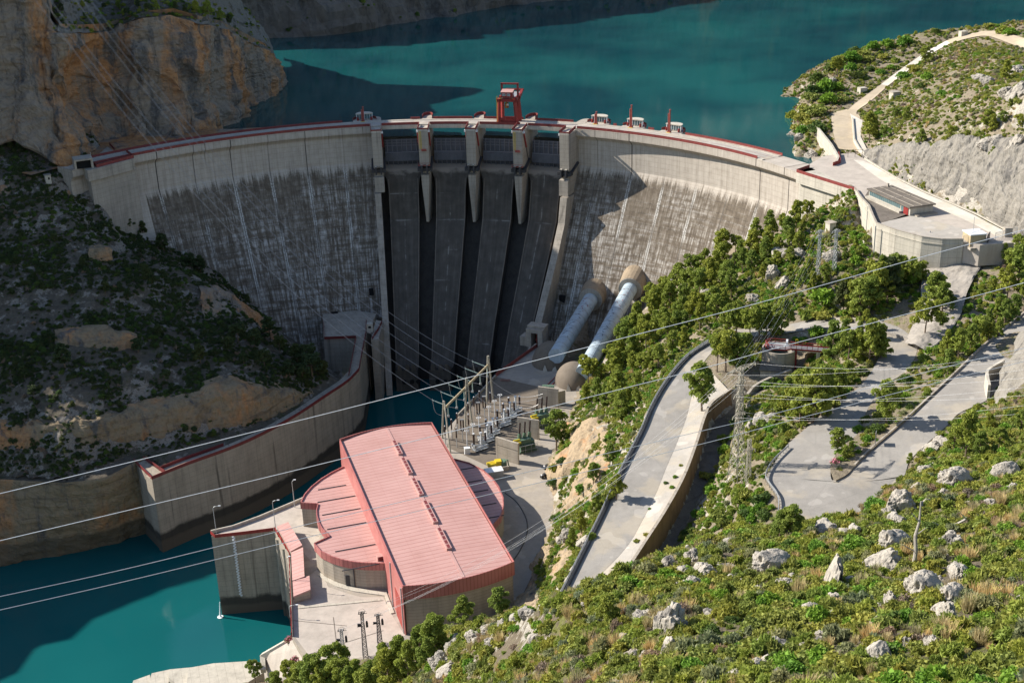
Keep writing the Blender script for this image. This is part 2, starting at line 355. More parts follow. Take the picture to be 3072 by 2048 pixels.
def mat_asphalt(name, base, crack=True, sandy=0.0):
    k = NT(name, 0.93, 0.2); P = k.pos(); a = k.noise(P, .07, 4); b = k.noise(P, .45, 5, .65); d = k.noise(P, 4, 3)
    c = k.ramp(k.mt('ADD', k.mt('MULTIPLY', a, .4), k.mt('ADD', k.mt('MULTIPLY', b, .35), k.mt('MULTIPLY', d, .25))), [(.32, [q * .72 for q in base]), (.55, base), (.72, [q * 1.22 for q in base])])
    if crack:
        ed = k.vor(k.mix(.3, P, k.n('TexNoise').outputs['Color']), .11, 'DISTANCE_TO_EDGE'); c = k.mix(k.mt('MULTIPLY', k.mt('SUBTRACT', 1.0, k.ss(ed, .0, .012)), .16), c, [q * .4 for q in base])
        pt = k.ss(k.noise(k.map(P, (1, 1, 1), (9, 4, 0)), .13, 2), .62, .64); c = k.mix(k.mt('MULTIPLY', pt, .35), c, [min(1, q * 1.5) for q in base])
    if sandy: c = k.mix(k.mt('MULTIPLY', k.ss(k.noise(k.map(P, (1, 1, 1), (2, 8, 0)), .1, 5), .5, .62), sandy), c, (.52, .42, .27))
    k.col(c); k.bump(d, .03, .4); M[name] = k.m
def mat_water(name, c1, c2, wave=.35, spec=.5, dist=.06):
    k = NT(name, 0.06, spec); P = k.pos(); n = k.noise(P, .012, 3); k.b.inputs['IOR'].default_value = 1.33
    k.col(k.ramp(n, [(.35, c1), (.65, c2)]))
    w = k.mt('ADD', k.noise(k.map(P, (1, 1.6, 1)), wave, 4, .6), k.mt('MULTIPLY', k.noise(P, wave * .15, 2), 2.0))
    k.bump(w, dist, .35); M[name] = k.m
def mat_leaf(name, c, var=.35, hue=.12):
    k = NT(name, 0.7, 0.25); oi = k.n('ObjectInfo'); P = k.pos()
    a = k.noise(P, .5, 3); b = k.noise(P, 3.0, 3)
    f = k.mt('ADD', k.mt('MULTIPLY', a, .5), k.mt('MULTIPLY', b, .5))
    col = k.ramp(f, [(.3, [q * (1 - var) for q in c]), (.7, [q * (1 + var) for q in c])])
    alt = (c[0] * 1.45, c[1] * 1.12, c[2] * .8); alt2 = (c[0] * .55, c[1] * .72, c[2] * .9)
    col = k.mix(k.mt('MULTIPLY', k.ss(oi.outputs['Random'], .45, 1.0), .75), col, k.mix(.5, col, alt)); col = k.mix(k.mt('MULTIPLY', k.ss(oi.outputs['Random'], .5, .0), .8), col, k.mix(.6, col, alt2))
    k.col(col); t = k.n('BsdfTranslucent'); k.put(t.inputs[0], col); mx = k.n('MixShader'); mx.inputs[0].default_value = .32
    o = k.t.nodes['Material Output']; k.t.links.new(k.b.outputs[0], mx.inputs[1]); k.t.links.new(t.outputs[0], mx.inputs[2]); k.t.links.new(mx.outputs[0], o.inputs[0])
    M[name] = k.m
mat_dam(); mat_chute(); mat_roof(); mat_redclad()
mat_conc('concrete', (.37, .325, .27), .4, .45)
mat_conc('pale_concrete', (.47, .43, .36), .35, .3)
mat_conc('quay_concrete', (.33, .285, .23), .4, .6, zwet=6.0)
mat_conc('wall_concrete', (.34, .29, .23), .4, .75, zwet=7.5)
mat_conc('dark_concrete', (.17, .145, .12), .5, .6)
mat_conc('block_wall', (.36, .31, .25), .35, .35, gz=1.0, gx=40)
mat_conc('paving', (.44, .385, .33), .3, .0, grid=False, sc=.7)
mat_conc('brown_wall', (.26, .17, .10), .5, .6, grid=False)
mat_conc('collar_concrete', (.30, .235, .165), .45, .35, grid=False)
mat_conc('slot_shade_concrete', (.055, .05, .045), .5, .5, grid=False); mat_conc('gravel_mound', (.17, .14, .11), .3, .1, grid=False)  # slot concrete: algae stain, but mostly the slots' shade put into the colour
mat_conc('shotcrete', (.30, .27, .235), .4, .45, grid=False, sc=.5)
plain('red_paint', (.25, .028, .024), .5, .35); plain('rail_red', (.22, .042, .036), .6, .4, .8); plain('dark_red_paint', (.17, .03, .03), .5, .35); plain('dull_red_paint', (.30, .07, .055), .6, .4, 1.2); plain('door_red', (.26, .032, .026), .5, .2)
plain('gate_steel', (.06, .066, .085), .5, .4, .4); plain('gate_rib', (.15, .155, .18), .5, .3, .4); plain('steel_dark', (.045, .045, .05), .5, .3); plain('galvanised', (.42, .43, .44), .45, .2, 1, .4); plain('lattice_steel', (.40, .37, .30), .6, .25, 1)
plain('white_metal', (.72, .73, .74), .4, .12); plain('insulator', (.035, .018, .014), .25, .2); plain('glass_insulator', (.33, .42, .38), .15, .15)
plain('yellow_paint', (.62, .46, .02), .5, .15); plain('transformer_green', (.12, .19, .13), .5, .3, .8); plain('tan_paint', (.42, .33, .20), .6, .15)
plain('pipe_paint', (.40, .48, .54), .45, .3, .35); plain('black_gap', (.008, .008, .009), .9, .2); plain('timber', (.16, .09, .04), .8, .4); plain('bark', (.16, .115, .08), .9, .4, 2); plain('dead_wood', (.40, .36, .31), .9, .3, 2)
plain('cable', (.62, .62, .62), .4, .1, 1, .2); plain('dark_cable', (.30, .30, .31), .4, .1, 1, .2); plain('window_glass', (.10, .16, .165), .12, .3, .6); plain('pink_flower', (.55, .16, .24), .7, .3, 3); plain('dry_leaf', (.30, .13, .04), .8, .4, 2)
plain('foam', (.8, .85, .85), .6, .1)
mat_rock('cliff_rock', (.25, .205, .16), .98, .60, 1.0)
mat_rock('far_rock', (.155, .13, .11), .5, .55, .45)
mat_rock('band_rock', (.25, .19, .12), .74, .42, 1.3, strata=1.0, wet=(7.0, (.10, .085, .06)))
mat_rock('yard_rock', (.34, .26, .17), .62, .3, 2.2)
mat_rock('boulder_rock', (.37, .335, .285), .12, .50, 5.0, strata=.3)
mat_rock('shot_rock', (.235, .215, .185), .02, .42, 1.2, strata=.1)
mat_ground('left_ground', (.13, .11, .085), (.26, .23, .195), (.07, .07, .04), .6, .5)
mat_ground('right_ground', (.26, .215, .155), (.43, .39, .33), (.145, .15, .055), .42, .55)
mat_ground('fore_ground', (.17, .14, .10), (.40, .365, .31), (.15, .155, .05), .22, .62, 1.6)
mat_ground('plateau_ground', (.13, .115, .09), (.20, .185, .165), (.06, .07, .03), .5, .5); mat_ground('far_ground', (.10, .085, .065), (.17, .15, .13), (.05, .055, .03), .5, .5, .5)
mat_asphalt('asphalt', (.285, .265, .24), True, .22); mat_asphalt('concrete_road', (.40, .365, .32), True, .25); mat_asphalt('white_road', (.62, .57, .49), False, .3); mat_asphalt('dirt_road', (.45, .37, .27), False, .4); mat_asphalt('yard_paving', (.335, .295, .25), True, .15); mat_asphalt('dirt', (.40, .31, .21), False, .3); mat_asphalt('straw', (.32, .21, .12), False, .2)
mat_water('lake_water', (.003, .042, .054), (.009, .092, .092), .25, .5)
mat_water('tail_water', (.0045, .082, .088), (.006, .098, .10), .5, .5)
mat_leaf('pine_leaf', (.26, .31, .055)); mat_leaf('dark_leaf', (.10, .155, .034)); mat_leaf('scrub_leaf', (.27, .29, .060), .45); mat_leaf('grey_leaf', (.24, .26, .13)); mat_leaf('bright_leaf', (.17, .30, .036)); mat_leaf('dry_grass', (.50, .41, .21), .3); mat_leaf('twig', (.29, .22, .16), .4); mat_leaf('shade_leaf', (.075, .10, .035))  # shade_leaf is a darkened leaf copy, shade put into its colour
# ------------------------------------------------------------------ the dam
DC = np.array([-45.57, 410.99]); RD = 171.0; RU = 182.0; ZC = 105.0; LAKE = 97.5; YARD = 29.0
def pol(r, a, z): return (DC[0] + r * math.sin(R(a)), DC[1] + r * math.cos(R(a)), z)
def slope_at(a): return float(np.interp(a, [-50, -40, -15, 26, 40, 66], [.34, .38, .55, .55, .44, .36]))
def face_r(z, a):
    """radius of the downstream face"""
    if z >= 102: return RD
    if z >= 99.6: return RD + 2.6 * (1 - ((z - 99.6) / 2.4) ** 1.6)
    if z >= 88: return RD + 2.6
    return RD + 2.6 - slope_at(a) * (88 - z)
def damhit(px, py, out=0.0):
    d = ray(px, py); lo, hi = 200.0, 900.0
    def f(t):
        p = CAM + d * t; q = p[:2] - DC; r = np.hypot(*q); a = math.degrees(math.atan2(q[0], q[1])); return r - face_r(p[2], a) + out
    t = 380.0
    while t < 900 and f(t) < 0: t += 1.0
    lo, hi = t - 1, t
    for _ in range(30):
        m = (lo + hi) / 2
        if f(m) < 0: lo = m
        else: hi = m
    return CAM + d * hi
dam = empty('arch_dam', pol(RD, 11, 0), 0, 'curved concrete arch dam across the gorge, stained below and pale along its crest', 'dam')
DO = np.array(dam.location)
def rel(mb, name, mats, **k): return mb.build(name, mats, dam, origin=DO, **k)
ZP = [105.0, 102.0, 101.4, 100.7, 100.1, 99.6, 96, 92, 88, 80, 70, 60, 50, 40, 30, 20, 8, -6]
def face_part(a0, a1, name):
    n = max(8, int(abs(a1 - a0) / .8)); A = np.linspace(a0, a1, n); V = []; UVs = []
    for a in A:
        V.append(pol(RU, a, ZC)); UVs.append((RD * R(a), 112))
        for z in ZP: V.append(pol(face_r(z, a), a, z)); UVs.append((RD * R(a), z))
        V.append(pol(RU, a, -6)); UVs.append((RD * R(a), -20)); V.append(pol(RU, a, ZC)); UVs.append((RD * R(a), 112))
    m = len(ZP) + 3; V = np.array(V) - DO; F = gridfaces(n, m)
    me = npmesh(name, V, F, M['dam_face'], uv=UVs); o = link(name, me, dam)
    # end caps
    for a in (a0, a1):
        mb = MB(); mb.add([pol(RU - .05, a, ZC - .05)] + [pol(face_r(z, a) + .05, a, z - .05) for z in ZP] + [pol(RU - .05, a, -6)], [tuple(range(len(ZP) + 2))]); rel(mb, 'end_wall', M['concrete'])
face_part(-50, -4.9, 'face_wall'); face_part(26.6, 66, 'face_wall')
# spillway body behind the chutes, bays, chutes, piers
PA = [-4.14, 3.15, 10.68, 18.2, 25.85]
CH = [(178, 86.5), (175.5, 87.0), (173.5, 86.6), (171, 85), (168.6, 81), (166, 74), (162.8, 64), (157, 56.5), (150, 47), (141, 35.5), (133, 25.5), (127, 17), (123, 11.5), (119.5, 9.2), (116, 8.8), (113.5, 9.8), (113.3, -5)]
A = np.linspace(-4.9, 26.6, 40); V = []; U = []
prof = [(RU, 84)] + [(r + 6.5, z - 3 if z > 80 else z) for r, z in CH[:-4]] + [(124, -5)]
for a in A:
    for r, z in prof: V.append(pol(r, a, z)); U.append((RD * R(a), z))
link('spillway_wall', npmesh('spillway_wall', np.array(V) - DO, gridfaces(40, len(prof)), M['slot_shade_concrete'], uv=U), dam)
for b in range(4):
    ac = (PA[b] + PA[b + 1]) / 2; hb = 2.45; V = []; U = []; n = 9
    for i in range(n):
        t = i / (n - 1) * 2 - 1
        for r, z in CH:
            wide = float(np.interp(z, [8, 60, 80, 84], [2.45, 2.25, 2.3, 3.3])); a = ac + t * wide
            V.append(pol(r, a, z)); U.append((t * 5.4 + b * 13, z))
    mchute = np.array(V) - DO; o = link('spillway_chute', npmesh('spillway_chute', mchute, gridfaces(n, len(CH)), M['chute'], uv=U), dam)
    sd = MB()
    for t in (-1, 1):
        pf = []
        for r, z in CH:
            wide = float(np.interp(z, [8, 60, 80, 84], [2.45, 2.25, 2.3, 3.3])); pf.append((pol(r, ac + t * wide, z), pol(r + 9, ac + t * wide, z - 1)))
        k = len(pf); sd.add([p[0] for p in pf] + [p[1] for p in pf], [(i, i + 1, k + i + 1, k + i) for i in range(k - 1)])
        # pale edge kerb of the chute
        for i in range(4, k - 5): sd.bar(pol(CH[i][0] - .1, ac + t * 2.27, CH[i][1]), pol(CH[i + 1][0] - .1, ac + t * 2.27, CH[i + 1][1]), .45, .35, 1)
    rel(sd, 'chute_side', [M['slot_shade_concrete'], M['dark_concrete']])
    # flip bucket teeth
    for t in (-.75, .1, .8):
        tb = MB(); tb.add([pol(113.4, ac + t * 2 - .5, 9.6), pol(113.4, ac + t * 2 + .5, 9.6), pol(118.5, ac + t * 2 + .5, 9.1), pol(118.5, ac + t * 2 - .5, 9.1), pol(112.2, ac + t * 2 - .3, 13.2), pol(112.2, ac + t * 2 + .3, 13.2)],
               [(0, 1, 5, 4), (0, 4, 3), (1, 2, 5), (2, 3, 4, 5), (0, 3, 2, 1)])
        td = MB(); td.tube([pol(112.8, ac + t * 2 + .9, 4.5), pol(114.5, ac + t * 2 + .9, 4.5)], 1.0, 10)
        rel(tb, 'bucket_tooth', M['dark_concrete']); rel(td, 'bucket_drain', M['black_gap'])
    # radial gate: ribbed skin, lower apron beam
    g = MB(); w = 2.55; nr = 7
    def gp(t, r, z): return pol(r, ac + t * w, z)
    g.add([gp(-1, 173.2, 98.3), gp(1, 173.2, 98.3), gp(1, 172.6, 92.3), gp(-1, 172.6, 92.3)], [(0, 1, 2, 3)])
    g.add([gp(-1, 171.4, 92.2), gp(1, 171.4, 92.2), gp(1, 171.0, 88.6), gp(-1, 171.0, 88.6), gp(-1, 172.8, 92.4), gp(1, 172.8, 92.4)], [(0, 1, 2, 3), (0, 4, 5, 1)])
    g.add([gp(-1, 173.0, 88.6), gp(1, 173.0, 88.6), gp(1, 173.6, 85.6), gp(-1, 173.6, 85.6)], [(0, 1, 2, 3)])
    gate = rel(g, 'radial_gate', M['gate_steel'])
    rb = MB()
    for i in range(nr):
        t = -1 + 2 * (i + .5) / nr
        rb.bar(gp(t, 172.7, 98.3), gp(t, 172.2, 92.4), .32, .6); rb.bar(gp(t, 172.6, 88.4), gp(t, 173.0, 85.8), .25, .5)
    for z in (97.9, 96.6, 95.4, 94.2, 93): rb.bar(gp(-1, 172.95, z), gp(1, 172.95, z), .18, .3)
    for i in range(26):
        t = -1 + 2 * (i + .5) / 26; rb.bar(gp(t, 171.25, 92.1), gp(t, 170.9, 88.7), .12, .16)
    rb.bar(gp(-1, 171.9, 92.5), gp(1, 171.9, 92.5), .5, .5, 0)
    rel(rb, 'gate_rib', M['gate_rib'])
# piers
def pier(a, first=False, last=False):
    ro = [(104.0, 162.8, 2.15), (88.0, 162.8, 2.15)]
    lo = [(87.9, 165.5, 1.9), (84.2, 165.5, 1.9), (84.0, 162.6, 1.75), (79.5, 162.5, 1.6), (74, 162.5, 1.25), (68, 162.6, .85), (62, 162.9, .6)]
    if last or first: lo = [(87.9, 164.2, 2.0), (84.2, 163.2, 2.0), (84.0, 161.4, 2.1), (77.0, 161.2, 2.1)]
    mb = MB(); S = ro + lo; n = len(S)
    def pp(r, off, z):
        x, y, _ = pol(r, a, z); c, s = math.cos(R(a)), math.sin(R(a)); return (x + c * off, y - s * off, z)
    for (z, r, hw) in S:
        k = len(mb.v); mb.v += [pp(r, -hw, z), pp(r, hw, z), pp(180 if z > 86 else 176, 2.15 if not (first or last) else 2.2, z), pp(180 if z > 86 else 176, -2.15 if not (first or last) else -2.2, z)]
    for i in range(n - 1):
        q = 4 * i
        for j in range(4): mb.f.append((q + j, q + (j + 1) % 4, q + 4 + (j + 1) % 4, q + 4 + j)); mb.m.append(0)
    mb.f.append((0, 1, 2, 3)); mb.m.append(0)
    mb.f.append((4 * n - 4, 4 * n - 3, 4 * n - 2, 4 * n - 1)); mb.m.append(0)
    # upstream rounded nose
    nose = [pp(180, 2.15, 0)] + [pp(186 + 4.2 * math.sin(t), 2.15 * math.cos(t) , 0) for t in np.linspace(0.15, math.pi - .15, 9)] + [pp(180, -2.15, 0)]
    mb.prism([p[:2] for p in nose], 80, 105.2)
    rel(mb, 'pier', M['concrete'])
    # deck upstand rails on the pier cap
    rr = MB()
    for sgn in (-1, 1):
        rr.bar(pp(162.9, 2.3 * sgn, 105.0), pp(170.6, 2.3 * sgn, 105.9), .16, 1.3)
    rr.bar(pp(163.0, -2.2, 104.9), pp(163.0, 2.2, 104.9), .14, .9)
    rel(rr, 'pier_rail', M['rail_red'])
    cap = MB(); cap.box(pp(166.9, 0, 104.35), (4.4, 8.0, .7), -R(a)); rel(cap, 'pier_cap', M['pale_concrete'])
    # steel anchorage and trunnion bracket
    br = MB()
    br.box(pp(163.6, 0, 86.6), (6.4, 2.6, 1.5), -R(a))
    for s_ in (-1.15, 1.15): br.box(pp(162.2, s_, 86.9), (.75, 2.2, 3.6), -R(a)); br.box(pp(161.9, s_, 88.7), (.9, 1.2, .5), -R(a), 1)
    br.bar(pp(163.5, 2.4, 86.7), pp(172.0, 2.4, 89.8), 1.5, .9); br.bar(pp(163.5, -2.4, 86.7), pp(172.0, -2.4, 89.8), 1.5, .9)
    rel(br, 'trunnion_bracket', [M['steel_dark'], M['pale_concrete']])
    hy = MB()
    for s_ in ((-1, 1) if not first else (1,)):
        if last and s_ == 1: continue
        hy.tube([pp(164.6, 2.5 * s_, 103.4), pp(167.8, 2.5 * s_, 96.2)], .36, 8, 0); hy.tube([pp(167.8, 2.5 * s_, 96.2), pp(170.6, 2.5 * s_, 89.6)], .14, 6, 1)
        hy.box(pp(164.2, 2.55 * s_, 103.7), (.9, 1.1, .9), -R(a), 2)
    rel(hy, 'gate_cylinder', [M['red_paint'], M['steel_dark'], M['white_metal']])
    # nose deck rail (hairpin of red plate)
    if not (first or last):
        nr_ = [pp(183.2, 2.35, 0)] + [pp(186.2 + 4.4 * math.sin(t), 2.35 * math.cos(t), 0) for t in np.linspace(0.1, math.pi - .1, 11)] + [pp(183.2, -2.35, 0)]
        w = MB().wall([p[:2] for p in nr_], .12, 105.1, 106.5); rel(w, 'nose_rail', M['rail_red'])
    return pp
PP = [pier(a, i == 0, i == 4) for i, a in enumerate(PA)]
ld = MB()
for i in (1, 3):
    for s_ in (-.35, .35): ld.bar(PP[i](162.55, -1.2 + s_, 103.8), PP[i](162.55, -1.2 + s_, 96), .12, .12, 0)
    for z in np.arange(96, 104, .6): ld.bar(PP[i](162.5, -1.6, z), PP[i](162.5, -.8, z), .08, .08, 0)
    ld.box(PP[i](162.2, .2, 95.2), (2.2, 1.0, .15), -R(PA[i]), 1); ld.box(PP[i](161.8, .2, 95.7), (2.2, .1, .8), -R(PA[i]), 1)
    ld.box(PP[i](162.0, 0, 88.6), (5.4, 1.6, .15), -R(PA[i]), 1)
    for s_ in (-2.6, -.9, .9, 2.6): ld.bar(PP[i](161.3, s_, 88.6), PP[i](161.3, s_, 89.8), .1, .1, 1)
    ld.bar(PP[i](161.3, -2.6, 89.8), PP[i](161.3, 2.6, 89.8), .1, .1, 1)
rel(ld, 'access_ladder', [M['yellow_paint'], M['dull_red_paint']])
# training walls running down either side of the chutes
for a, hw, out in ((-4.5, 1.35, 5.0), (26.2, 1.6, 6.5)):
    T = MB(); c, s = math.cos(R(a)), math.sin(R(a)); k = [(161.5, 77.0)] + [(r, z) for r, z in CH[6:13]]
    def tp(r, off, z): x, y, _ = pol(r, a, z); return (x + c * off, y - s * off, z)
    for r, z in [(161.3, 77), (158.5, 66), (150.5, 54), (143, 44), (133, 31), (124, 19), (118, 11), (112, 3), (110, -5)]:
        n0 = len(T.v); T.v += [tp(r - out * .35, -hw, z), tp(r - out * .35, hw, z), tp(r + 16, hw, z - 1), tp(r + 16, -hw, z - 1)]
    for i in range(8):
        q = 4 * i
        for j in range(4): T.f.append((q + j, q + (j + 1) % 4, q + 4 + (j + 1) % 4, q + 4 + j)); T.m.append(0)
    T.f.append((0, 1, 2, 3)); T.m.append(0)
    rel(T, 'training_wall', M['concrete'])
# bridge deck over the spillway and crest road
dk = MB(); AA = np.linspace(-5.2, 26.9, 50)
for (r0, r1, z0, z1, mi) in ((RD, RU, 103.3, 105.0, 0),):
    n = len(AA); vs = [pol(r, a, z) for a in AA for (r, z) in ((r0, z0), (r0, z1), (r1, z1), (r1, z0))]
    dk.add(vs, [(4 * i + j, 4 * i + 4 + j, 4 * i + 4 + (j + 1) % 4, 4 * i + (j + 1) % 4) for i in range(n - 1) for j in range(4)])
rel(dk, 'bridge_deck', M['pale_concrete'])
rd = MB(); AA = np.linspace(-47, 58.5, 140)
rd.ribbon([pol(RD + 1.9, a, ZC + .05) for a in AA], [pol(RU - 2.2, a, ZC + .05) for a in AA]); rel(rd, 'crest_road', M['concrete_road'])
for r0, r1 in ((RD + .35, RD + 1.9), (RU - 2.2, RU - .3)):
    kb = MB(); n = len(AA); vs = [pol(r, a, z) for a in AA for (r, z) in ((r0, ZC), (r0, ZC + .25), (r1, ZC + .25), (r1, ZC))]
    kb.add(vs, [(4 * i + j, 4 * i + 4 + j, 4 * i + 4 + (j + 1) % 4, 4 * i + (j + 1) % 4) for i in range(n - 1) for j in range(4)]); rel(kb, 'kerb', M['pale_concrete'])
rl = MB()
for r in (177.2, 174.2, RU - 1.1): rl.ribbon([pol(r - .07, a, ZC + .3 if r > 179 else ZC + .08) for a in AA], [pol(r + .07, a, ZC + .3 if r > 179 else ZC + .08) for a in AA])
rel(rl, 'crane_rail', M['dull_red_paint'])
# parapet railings: red steel sheets on posts
def rail(a0, a1, r, name='parapet_rail', z0=ZC + .15, z1=ZC + 1.15):
    A_ = np.linspace(a0, a1, max(4, int(abs(a1 - a0) * 1.5))); m = MB().wall([pol(r, a, 0)[:2] for a in A_], .12, z0, z1)
    for a in np.arange(a0, a1, 1.9): m.box(pol(r + .2, a, z1 - .45), (.3, .3, .35), -R(a), 1)
    m.wall([pol(r - .05, a, 0)[:2] for a in A_], .25, z1, z1 + .1, 0)
    rel(m, name, [M['rail_red'], M['steel_dark']])
rail(-47, PA[0] - .9, RD + .2)
for b in range(4): rail(PA[b] + .85, PA[b + 1] - .85, RD + .2)
rail(PA[4] + .9, 57.6, RD + .2)
NA = [(-7.6, -.4)] + [(PA[i] - .9, PA[i] + .9) for i in (1, 2, 3)]
for a0, a1 in ((-47, -9.0), (0.8, 2.2), (4.1, 9.8), (11.6, 17.3), (19.1, 24.8), (30.9, 31.4), (36.3, 37.2), (42.2, 58.6)): rail(a0, a1, RU - .4)
# drain scuppers / small openings in the face
for px, py, w, h in ((1114, 878, 2.0, 4.0), (1687, 897, 2.6, 3.4), (1003, 945, 3.2, 3.0)):
    p = damhit(px, py); a = math.degrees(math.atan2(p[0] - DC[0], p[1] - DC[1])); op = MB(); op.box((p[0], p[1], p[2]), (w, 1.2, h), -R(a)); rel(op, 'gallery_opening', M['black_gap'])
# abutment blocks: left platform and its fascia, right abutment wing
def zl(pts, z): return [tuple(at(x, y, z)[:2]) for x, y in pts]
lp = MB(); L = zl([(401, 476), (290, 506), (262, 512), (236, 492), (300, 460), (322, 440), (345, 455)], ZC)
lp.prism(L, 100.4, ZC); lw = zl([(404, 480), (292, 509), (268, 515)], ZC - 1)
lp.prism(lw[:1] + lw[1:] + [(lw[2][0] - 8, lw[2][1] + 14), (lw[0][0] - 6, lw[0][1] + 16)], 40, 100.5)
rel(lp, 'abutment_block', M['concrete'])
lr = MB(); q = zl([(401, 474), (290, 503), (281, 494)], ZC); lr.wall(q, .14, ZC, ZC + 1.3); q = zl([(345, 452), (329, 435)], ZC); lr.wall(q, .14, ZC, ZC + 1.3)
q = zl([(378, 456), (401, 474)], ZC); lr.wall(q, .14, ZC, ZC + 1.3); rel(lr, 'parapet_rail', M['rail_red'])
rp = MB(); J = zl([(2389, 517), (2428, 503)], ZC); Q = zl([(2389, 517), (2567, 573)], ZC); Q2 = zl([(2428, 503), (2600, 545)], ZC)
rp.prism([Q[0], Q[1], (Q2[1][0] + 4, Q2[1][1]), Q2[0]], 101, ZC); e = np.array(Q[1]) - np.array(Q[0]); nn = np.array([e[1], -e[0]]) / np.linalg.norm(e); nn = nn if nn[1] > 0 else -nn
rp.prism([tuple(np.array(Q[0]) + nn * 1.6), tuple(np.array(Q[1]) + nn * 1.6), Q2[1], Q2[0]], 84, 101.1)
rel(rp, 'abutment_block', M['pale_concrete'])
rr = MB(); rr.wall([J[1], Q[0], Q[1]], .14, ZC, ZC + 1.2, 0); rel(rr, 'parapet_rail', M['rail_red'])
pd = MB()
for o_, r_ in ((0, .55), (1.6, .55)): 
    a_, b_ = np.array(at(2518 + o_ * 3, 566 + o_ * 4, 102.6)), np.array(at(2565, 580 + o_ * 5, 102.6)); off = np.array([*(-nn * .8), 0])
    pd.tube([a_ + off - np.array([0, 0, 2.2]), a_ + off, b_ + off], r_, 6)
pd.tube([at(2518, 580, 100) + np.array([0, -1, 0]), at(2440, 625, 84) + np.array([0, -1.5, 0])], .5, 6)
rel(pd, 'cable_duct', M['galvanised'])
# intake towers on the upstream side: semicircular deck, glazed hut, round roof
def intake(aC, label, pole_h, two=True, mirror=False):
    o = empty('intake_tower', pol(183.7, aC, ZC), -R(aC), label, 'intake tower', 'round-roofed intake huts on the upstream edge of the crest'); o.scale = (.86, .86, .84)
    d = MB(); n = 15; arc = [(-6.2, -4.6), (-6.2, 0)] + [(-6.2 * math.cos(t), 7.0 * math.sin(t)) for t in np.linspace(0, math.pi, n)][1:-1] + [(6.2, 0), (6.2, -4.6)]
    d.prism(arc, -40, .18); d.build('tower_shaft', M['pale_concrete'], o)
    w = MB().wall(arc[1:-1], .14, .18, 1.5); w.build('parapet_rail', M['rail_red'], o)
    hut = MB(); hp = [(-4.2, 1.2)] + [(-4.2 * math.cos(t), 1.2 + 4.2 * math.sin(t)) for t in np.linspace(0.05, math.pi - .05, 11)] + [(4.2, 1.2)]
    hut.prism(hp, .2, .75); hut.build('hut_base', M['concrete'], o)
    gl = MB(); gl.prism([(x * .97, 1.3 + (y - 1.2) * .97) for x, y in hp], .75, 3.3); gl.build('hut_window', M['window_glass'], o)
    mu = MB()
    for x, y in hp: mu.box((x * .985, 1.2 + (y - 1.2) * .985, 2.0), (.28, .28, 2.7))
    for x in (-2.8, -1.4, 0, 1.4, 2.8): mu.box((x, 1.2, 2.0), (.14, .2, 2.7))
    mu.build('window_post', M['white_metal'], o)
    rf = MB(); rf.prism([(x * 1.08, 1.2 + (y - 1.2) * 1.08 - (.35 if y < 1.3 else 0)) for x, y in hp], 3.3, 3.75); rf.build('hut_roof', M['pale_concrete'], o)
    for x in (-3.6, 3.6): tk = MB(); tk.cyl((x, .2, .2), .55, 1.7, 10); tk.build('red_tank', M['red_paint'], o)
    pl = MB(); x0 = -.9 if mirror else -.3
    pl.box((x0, -2.6, .45), (1.7, 1.5, .7)); pl.cyl((x0 - .35, -2.6, .4), .38, pole_h * .86, 10); pl.cyl((x0 + .4, -2.6, .4), .36, pole_h, 10)
    pl.cyl((x0 + .4, -2.6, .4 + pole_h), .5, .5, 10)
    pl.build('gate_hoist', M['dull_red_paint'], o)
    st = MB(); st.box((x0, -3.4, .28), (2.6, 1.0, .18)); st.build('hoist_plinth', M['yellow_paint'], o)
    return o
intake(28.3, 'round-roofed intake hut with a short red hoist, first right of the spillway', 6.0)
intake(33.7, 'round-roofed intake hut with tall red hoist masts, middle of the three right of the spillway', 11.2)
intake(39.7, 'round-roofed intake hut with tall red hoist masts, rightmost on the crest', 11.2)
intake(-5.8, 'round-roofed intake hut left of the spillway on the dam crest', 7.5, mirror=True)
# crest gantry crane
ca = 15.8; cr = empty('gantry_crane', pol(175.6, ca, ZC + .1), -R(ca) + R(2), 'tall red gantry crane with a roofed cabin standing on the dam crest', 'crane'); cr.scale = (.98, .8, .70)
b = MB()
for y in (-4.6, 4.6): b.box((0, y, .75), (11.4 if y < 0 else 9.5, 1.2, 1.3)); b.box((0, y + .3, 1.9), (8.4, .7, 1.4))
b.build('bogie_beam', M['red_paint'], cr)
for x in (-1, 1):
    for y in (-1, 1):
        l = MB(); l.tube([(x * 4.2, y * 4.4, 1.2), (x * (3.9 if x < 0 else 3.4), y * 4.3, 16.2)], [.95, .85], 4); l.build('leg', M['red_paint'], cr)
tb = MB()
for y in (-4.3, 4.3): tb.box((-.2, y, 15.4), (9.6, 1.2, 2.0))
for x in (-3.9, 3.4): tb.box((x, 2.2, 15.6), (1.1, 17.0, 1.8)); tb.add([(x - .55, 10.7, 16.5), (x + .55, 10.7, 16.5), (x + .55, 15.5, 18.3), (x - .55, 15.5, 18.3), (x - .55, 10.7, 14.8), (x + .55, 10.7, 14.8), (x + .55, 15.5, 17.4), (x - .55, 15.5, 17.4)], [(0, 1, 2, 3), (4, 7, 6, 5), (0, 3, 7, 4), (1, 5, 6, 2), (2, 6, 7, 3)])
tb.box((0, 15.2, 17.7), (8.4, .6, 1.2))
tb.build('bridge_beam', M['red_paint'], cr)
pf = MB(); pf.box((0, 5.5, 16.4), (6.6, 18, .15)); pf.build('walkway', M['galvanised'], cr)
hd = MB()
for x in (-3.4, 4.0): hd.box((x, 1.2, 20.6), (.8, 1.0, 8.6))
hd.box((.3, 1.2, 24.6), (8.4, 1.0, .9)); hd.build('head_frame', M['red_paint'], cr)
cb = MB(); cb.box((-.1, -2.6, 18.7), (5.2, 4.2, 3.6)); cbo = cb.build('cabin', M['red_paint'], cr)
